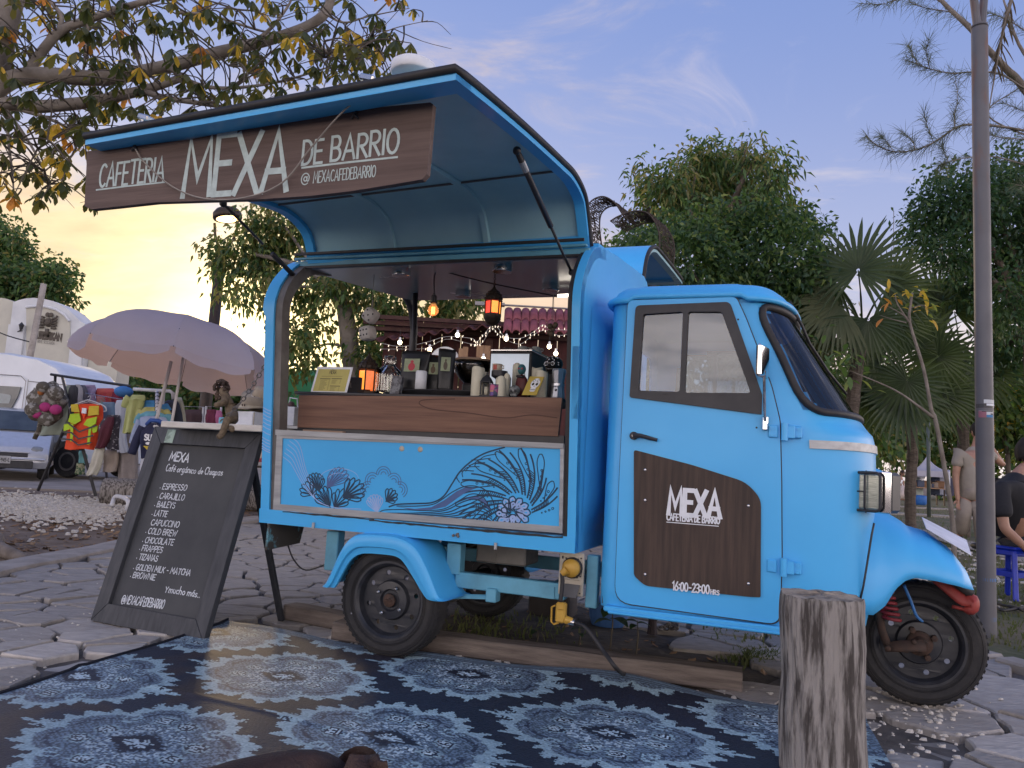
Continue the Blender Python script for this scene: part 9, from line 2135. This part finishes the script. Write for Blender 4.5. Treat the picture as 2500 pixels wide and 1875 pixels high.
def head(parent,c,yaw,pitch,hair_len=0.0,s=1.0,hm=None):
 """face with eyes, nose, mouth, ears and hair; looks along +x before turning"""
 M=Matrix.Translation(c) @ Matrix.Rotation(yaw,4,'Z') @ Matrix.Rotation(pitch,4,'Y'); T=lambda x,y,z: M @ (Vector((x,y,z))*s)
 mb=MB(); mb.ball((0,0,0),1,24,18); vv=[]
 for x,y,z in mb.v:
  X=x*.092; Yv=y*.075; Z=z*.115
  if z<-.1: f=min(1,(-z-.1)/.9); Yv *= 1-.32*f; X=X*(1-.25*f)+.022*f
  if x> .5: X-= .012*(x-.5)*2*(1-abs(z))
  vv.append(T(X,Yv,Z))
 mb.v=[tuple(v) for v in vv]
 def bl(x,y,z,r,sq,mbb): m2=MB(); m2.ball((0,0,0),1,10,8); m2.v=[tuple(T(x+a*r*sq[0],y+b*r*sq[1],z+c_*r*sq[2])) for a,b,c_ in m2.v]; mbb.add(m2.v,m2.f)
 bl(.093,0,-.018,.017,(1.0,.75,1.4),mb)
 for sg in (-1,1): bl(-.008,sg*.076,-.01,.026,(.75,.35,1.2),mb)
 H=obj('head',mb,M_skin,parent,smooth=True); e=MB()
 for sg in (-1,1): bl(.079,sg*.030,.012,.0085,(.7,1.3,.7),e)
 obj('eye',e,M_blk,H,smooth=True); e=MB()
 for sg in (-1,1): bl(.083,sg*.031,.034,.013,(.5,1.5,.3),e)
 obj('eyebrow',e,M_hair,H,smooth=True); e=MB(); bl(.082,0,-.058,.014,(.5,1.6,.4),e); obj('mouth',e,mat('lips',(.25,.09,.075),.5),H,smooth=True)
 h=MB(); h.ball((0,0,0),1,26,18); vv=[]; ff=[]
 for i,(x,y,z) in enumerate(h.v): w=1.0+.05*sin(i*1.7) ; vv.append((x*.101*w-.008,y*.084*w,z*.120*w+.010))
 keep=[]
 for f in h.f:
  cx_=sum(vv[i][0] for i in f)/len(f); cz_=sum(vv[i][2] for i in f)/len(f)
  lim=.055 if cx_> .045 else (-.005 if cx_> .005 else-.055-hair_len)
  if cz_> lim: keep.append(f)
 h.v=[tuple(T(*v)) for v in vv]; h.f=keep; h.mi=[0]*len(keep); ho=obj('hair',h,hm or M_hair,H,smooth=True); sm_=ho.modifiers.new('t','SOLIDIFY'); sm_.thickness=.012*s
 return H
def grow(name,chains,m,parent,sub=2): return obj(name,chain_skin(name,chains,m,sub),None,parent)
# man sitting on the stool: black tee, dark jeans, turned to the right, forearm resting towards his knee
SM=thing('person','man in black t-shirt and dark jeans sitting on the blue stool, at the right edge','person',SC_); yk=SC_.y-.25
def mp(px,py,dy=0.0): return at(px,py,yk+dy)-SC_
hipC=Vector((.02,.02,.50)); chest=mp(2462,1215,.0); neck=mp(2488,1155,.02); hd=mp(2512,1125,.03)
shN=mp(2437,1188,-.14); elN=mp(2452,1290,-.20); wrN=mp(2512,1345,-.24); shF=chest+Vector((.16,.20,.10)); elF=shF+Vector((.10,.02,-.28)); wrF=elF+Vector((.22,-.10,-.06))
knN=hipC+Vector((.15,-.36,-.03)); anN=Vector((.14,-.34,.09)); knF=hipC+Vector((.44,.10,-.01)); anF=Vector((.47,.08,.09))
ch=[[(hipC,(.145,.12)),(hipC.lerp(chest,.5),(.150,.115)),(chest,(.165,.11)),(neck.lerp(chest,.35),(.11,.075)),(neck,.055),(hd-Vector((0,0,.03)),.05)],
      [('@',0,2),(shN,.062),(shN.lerp(elN,.5),.050),(elN,.042),(elN.lerp(wrN,.4),.040),(wrN,.027)],[('@',0,2),(shF,.062),(elF,.043),(wrF,.027)],
      [('@',0,0),(hipC+Vector((.08,-.11,-.02)),.088),(knN,.060),(anN,.038),(anN+Vector((.10,-.02,-.055)),(.036,.026)),(anN+Vector((.19,-.03,-.07)),(.036,.018))],[('@',0,0),(hipC+Vector((.08,.10,-.02)),.088),(knF,.060),(anF,.038),(anF+Vector((.10,-.01,-.055)),(.036,.026)),(anF+Vector((.19,-.01,-.07)),(.036,.018))]]
hand(ch,('@',1,5),wrN,(wrN-elN),Vector((0,0,1))); hand(ch,('@',2,3),wrF,(wrF-elF),Vector((0,0,1)))
grow('body',ch,M_skin,SM); M_tee=mat('black_tee',(.010,.011,.016),.85,col2=(.016,.017,.022),scale=6,bump=.006,bscale=9); M_jean=mat('dark_jeans',(.030,.034,.042),.85,col2=(.045,.05,.06),scale=8,bump=.006,bscale=12)
tee=[[(hipC+Vector((-.0,0,.02)),(.18,.155)),(hipC+Vector((0,0,.08)),(.185,.155)),(hipC.lerp(chest,.5),(.19,.150)),(chest,(.205,.148)),(neck.lerp(chest,.35),(.165,.12)),(neck-Vector((0,0,.0)),.075)],[('@',0,3),(shN,.098),(shN.lerp(elN,.55),.088),(shN.lerp(elN,.78),.084)],[('@',0,3),(shF,.098),(shF.lerp(elF,.7),.084)]]
grow('t_shirt',tee,M_tee,SM); jn=[[(hipC+Vector((0,0,.0)),(.16,.135)),(hipC+Vector((.02,0,-.03)),(.15,.12))]]
jn+= [[('@',0,1),(hipC+Vector((.03,-.11,-.02)),.125),(hipC.lerp(knN,.7)+Vector((0,-.02,0)),.11),(knN,.080),(knN.lerp(anN,.5),.070),(anN+Vector((0,0,.02)),.062)],[('@',0,1),(hipC+Vector((.08,.10,-.02)),.105),(knF,.080),(knF.lerp(anF,.5),.070),(anF+Vector((0,0,.02)),.062)]]
grow('jeans',jn,M_jean,SM); head(SM,hd+Vector((.03,0,.07)),radians(-12),radians(14),.02,1.18)
for a_n in (anN,anF): mb=MB(); mb.box(a_n+Vector((.09,-.02,-.083)),(.28,.10,.018),.008); mb.tube([a_n+Vector((.08,-.06,-.06)),a_n+Vector((.13,-.02,-.028)),a_n+Vector((.10,.035,-.06))],.008,6); obj('sandal',mb,mat('sandal',(.03,.022,.02),.7),SM)
# man in beige bending away behind the pole, one arm raised
yb2=10.6; fb=at(2362,1322,yb2); BM0=Vector((at(2360,1250,yb2).x,yb2,fb.z-.05)); BM=thing('person','man in beige clothes walking away behind the steel pole, one arm raised','person',BM0)
def bp(px,py,dy=0.0): return at(px,py,yb2+dy)-BM0
hip=bp(2372,1205); ch_=bp(2376,1125,.05); nk=bp(2382,1090,.10); hdp=bp(2388,1062,.16); sL=bp(2340,1108); eL=bp(2333,1165); wL=bp(2338,1218,-.05); sR=bp(2415,1106); eR=bp(2440,1130,.1); wR=bp(2424,1096,.22); eR=bp(2450,1137,.12); wR=bp(2422,1094,.12)
kL=bp(2352,1262,-.06); aL=bp(2346,1304,.10); kR=bp(2394,1262,-.14); aR=bp(2396,1325,-.05)
bd_=[[(hip,(.15,.125)),(hip.lerp(ch_,.5),(.14,.11)),(ch_,(.165,.115)),(ch_.lerp(nk,.7),(.10,.08)),(nk,.055),(hdp,.05)],[('@',0,2),(sL,.065),(eL,.045),(wL,.029)],[('@',0,2),(sR,.065),(eR,.045),(wR,.029)],[('@',0,0),(hip.lerp(kL,.25)+Vector((-.05,0,0)),.10),(kL,.062),(aL,.038),(aL+Vector((.0,.10,-.05)),(.038,.028)),(aL+Vector((.0,.19,-.07)),(.038,.02))],[('@',0,0),(hip.lerp(kR,.25)+Vector((.04,0,0)),.10),(kR,.062),(aR,.038),(aR+Vector((.0,.10,-.05)),(.038,.028)),(aR+Vector((.0,.19,-.06)),(.038,.02))]]
hand(bd_,('@',1,3),wL,wL-eL,Vector((0,1,0))); hand(bd_,('@',2,3),wR,wR-eR,Vector((0,1,0))); grow('body',bd_,M_skin,BM)
M_bei=mat('beige_tee',(.30,.27,.235),.9,col2=(.25,.225,.195),scale=5,bump=.010,bscale=8); M_bet=mat('beige_trousers',(.27,.235,.20),.9,col2=(.215,.185,.16),scale=5,bump=.010,bscale=9)
grow('shirt',[[(hip+Vector((0,0,-.10)),(.175,.155)),(hip.lerp(ch_,.12),(.175,.155)),(hip.lerp(ch_,.5),(.165,.135)),(ch_,(.19,.138)),(ch_.lerp(nk,.7),(.125,.10)),(nk-Vector((0,0,.02)),.07)],[('@',0,2),(sL,.085),(sL.lerp(eL,.6),.082)],[('@',0,2),(sR,.085),(sR.lerp(eR,.45),.080)]],M_bei,BM)
grow('trousers',[[(hip+Vector((0,0,.15)),(.15,.13)),(hip+Vector((0,0,.03)),(.178,.158))],[('@',0,1),(hip.lerp(kL,.3)+Vector((-.05,0,0)),.120),(kL,.098),(kL.lerp(aL,.6),.092),(aL,.082)],[('@',0,1),(hip.lerp(kR,.3)+Vector((.04,0,0)),.120),(kR,.098),(kR.lerp(aR,.6),.090),(aR+Vector((0,0,.02)),.080)]],M_bet,BM); head(BM,hdp+Vector((0,.02,.05)),radians(95),radians(18),.03)
for a_n in (aL,aR): mb=MB(); mb.ball(a_n+Vector((0,.09,-.055)),.075,12,8,(.72,1.9,.62)); obj('shoe',mb,M_blk,BM,smooth=True)

# white stall tent with its table and goods, woman with a bag
Yt=34.0; c=at(2262,1190,Yt); TT0=Vector((c.x,Yt,0)); TT=thing('canopy_tent','white pop-up market tent among the trees right of the truck','tent',TT0); gz=at(2240,1232,Yt).z; TT.location.z=gz; TT0=Vector((c.x,Yt,gz))
def tp_(px,py,d=0): return at(px,py,Yt+d)-TT0
M_tent=mat('tent_cloth',(.62,.62,.72),.8,col2=(.55,.55,.65),scale=1,transl=(.5,.45,.5)); ap=tp_(2262,1115,1.3)
cs=[tp_(2204,1140,.4),tp_(2231,1147,-.2),tp_(2320,1152,.2),tp_(2300,1145,2.4),tp_(2222,1141,2.4)]; cs=[tp_(2222,1147,0),tp_(2318,1152,0),tp_(2318,1148,2.6),tp_(2222,1144,2.6)]
for i in range(4):
 a,b=cs[i],cs[(i+1) % 4]; mb=MB(); mb.grid(lambda u,v: tuple((a.lerp(b,u)).lerp(ap,v)-Vector((0,0,.18*sin(pi*v)*(1 if True else 0)))),7,7); o_=obj('roof_panel',mb,M_tent,TT,smooth=True); mb=MB(); mb.prism([(0,0),(1,0),(1,1),(0,1)],lambda u,v,h: tuple(a.lerp(b,u)-Vector((0,0,.26*v))+Vector((0,-h,0))),.01); obj('valance',mb,M_tent,TT)
for q in cs: mb=MB(); mb.tube([q,Vector((q.x,q.y,0))],.03,6); obj('leg',mb,M_white,TT)
a,b=tp_(2230,1200,.3),tp_(2308,1202,.3); t=thing('stall_table','stall table heaped with goods under the white tent','table',TT0+Vector(((a.x+b.x)/2,.6,0))); wt=b.x-a.x; hz_=.75; mb=MB(); mb.box((0,0,hz_),(wt,.7,.05)); obj('tabletop',mb,M_pw,t)
for sx in (-1,1):
 for sy in (-1,1): mb=MB(); mb.box((sx*wt*.47,sy*.3,hz_/2-.02),(.05,.05,hz_-.04)); obj('leg',mb,M_iron,t)
r_=random.Random(40)
for k in range(9): mb=MB(); s=r_.uniform(.08,.16); mb.box((0,0,s),(s*2.2,s*1.6,s*2),s*.2); o_=obj('goods',mb,mat('goods%d' % (k % 4),[(.25,.14,.08),(.4,.38,.35),(.08,.10,.16),(.3,.24,.2)][k % 4],.8),None,loc=t.location+Vector((-wt*.42+wt*.84*k/8,-.05,hz_+.026)),rot=(0,0,r_.uniform(-.3,.3))); tag(o_,('brown','pale grey','navy','tan')[k % 4]+' bundle, '+('leftmost','second from the left','third from the left','fourth from the left','in the middle','fourth from the right','third from the right','second from the right','rightmost')[k]+' on the far stall table','goods','bundles on the far stall table')
for k,(px,c_,lb) in enumerate(((2285,(.03,.04,.07),'dark garment hanging under the far white tent'),(2300,(.35,.37,.45),'pale blue garment hanging under the far white tent'),(2312,(.05,.05,.08),'black garment hanging at the right leg of the far tent'),(2237,(.40,.45,.42),'pale green garment hanging at the left leg of the far tent'))):
 p=at(px,1157,Yt+.8); t2=thing('garment',lb,'garment',p); mb=MB(); mb.grid(lambda u,v: ((.05+.18*min(1,v*3))*cos(2*pi*u)*1.4,.08*sin(2*pi*u),-.95*v+.03*sin(u*20)*v),18,8,True); obj('cloth',mb,mat('gar%d' % k,c_,.9),t2,smooth=True)
p=at(2250,1163,Yt+.5); t2=tag(obj('bust',(lambda m: (m.ball((0,0,0),.16,12,8,(1,.8,.9)),m.lathe([(.06,-.22),(.09,-.14),(.06,-.1)],10))and m)(MB()),M_white,loc=p,smooth=True),'white display head under the far tent','display head')
p=at(2241,1222,Yt-.2); mb=MB(); mb.lathe([(.30,0),(.36,.1),(.38,.34),(.34,.4),(.2,.42),(0,.42)],16); tag(obj('sack',mb,mat('sack_blue',(.02,.13,.42),.6),loc=(p.x,p.y,gz),smooth=True),'blue sack at the foot of the far tent','sack')
Yw=32.0; f=at(2197,1222,Yw); W0=Vector((f.x,Yw,f.z)); WM=thing('person','woman in white top and pale shorts stooping with a bag beside the far tent','person',W0)
def wp(px,py,d=0): return at(px,py,Yw+d)-W0
hp_,cc,nk,hd_=wp(2196,1192),wp(2196,1172),wp(2199,1162),wp(2201,1157,-.05)
W_=[[(hp_,(.15,.13)),(cc,(.15,.11)),(nk,.05),(hd_,.05)],[('@',0,1),(wp(2190,1170),.06),(wp(2191,1181,-.1),.042),(wp(2201,1188,-.2),.03)],[('@',0,1),(wp(2203,1170),.06),(wp(2206,1181,-.1),.042),(wp(2207,1190,-.2),.03)],[('@',0,0),(wp(2193,1207),.08),(Vector((-.05,0,.06)),.045),(Vector((.06,-.06,.03)),.035)],[('@',0,0),(wp(2200,1207),.08),(Vector((.10,0,.06)),.045),(Vector((.20,-.06,.03)),.035)]]
hand(W_,('@',1,3),wp(2201,1188,-.2),Vector((.3,-.3,-1)),Vector((0,1,0))); hand(W_,('@',2,3),wp(2207,1190,-.2),Vector((.3,-.3,-1)),Vector((0,1,0))); grow('body',W_,M_skin,WM,1)
grow('top',[[(wp(2196,1189),(.18,.15)),(cc,(.18,.14)),(nk-Vector((0,0,.04)),.07)],[('@',0,1),(wp(2190,1170),.085),(wp(2190.5,1177,-.05),.08)],[('@',0,1),(wp(2203,1170),.085),(wp(2205,1177,-.05),.08)]],M_white,WM,1); head(WM,hd_+Vector((.02,-.03,.03)),radians(-60),radians(25),.10,1.0,mat('brown_hair',(.04,.022,.015),.6))
q=wp(2204,1207,-.3); b2=MB(); b2.lathe([(.05,.36),(.10,.30),(.22,.05),(.20,-.16),(0,-.2)],14,q); t3=obj('bag',b2,mat('bag_pale',(.62,.52,.48),.7),None,smooth=True,loc=W0); tag(t3,'pale plastic bag held by the woman in white','bag')
# slim dark posts on the lawn, mast on the horizon
for (px,py0,py1,Y,r,lb) in ((2266,1030,1248,24,.055,'thin dark green pole standing before the far tent'),):
 a,b=at(px+2,py1,Y),at(px,py0,Y); t=thing('thin_pole',lb,'pole',(a.x,a.y,0)); d=b-Vector((a.x,a.y,0)); mb=MB(); mb.tube([Vector((0,0,0)),d],r,10); obj('pole',mb,mat('green_grey',(.08,.10,.09),.5),t,smooth=True)
a,b=at(2180,1100,160),at(2182,515,160); t=thing('radio_mast','thin lattice radio mast far behind the palms','mast',(b.x,160,0)); mb=MB(); H_=b.z
for k in range(3): an=2*pi*k/3; mb.tube([Vector((.55*cos(an),.55*sin(an),0)),Vector((.25*cos(an),.25*sin(an),H_*.80))],.07,4)
n=60
for k in range(n):
 for q in range(3):
  f0,f1=k/n*.8,(k+1)/n*.8; r0_,r1_=.55-.3*k/n,.55-.3*(k+1)/n; a0,a1=2*pi*q/3,2*pi*(q+1)/3; mb.tube([Vector((r0_*cos(a0),r0_*sin(a0),f0*H_)),Vector((r1_*cos(a1),r1_*sin(a1),f1*H_))],.04,3)
mb.tube([Vector((0,0,H_*.8)),Vector((0,0,H_))],.07,5); obj('lattice',mb,M_grey,t)
# hose or cable heap near the pole foot
for i,(pts,lb) in enumerate((([(2425,1470),(2450,1478),(2480,1484),(2520,1500)],'black cable on the grass behind the steel pole, nearest strand'),([(2425,1478),(2445,1490),(2470,1488),(2510,1482)],'black cable on the grass behind the steel pole, farther strand'))):
 mb=MB(); mb.tube(cat_rom([ground(*q,.015) for q in pts],6),.012,6); tag(obj('cable',mb,M_rub,smooth=True),lb,'cable')
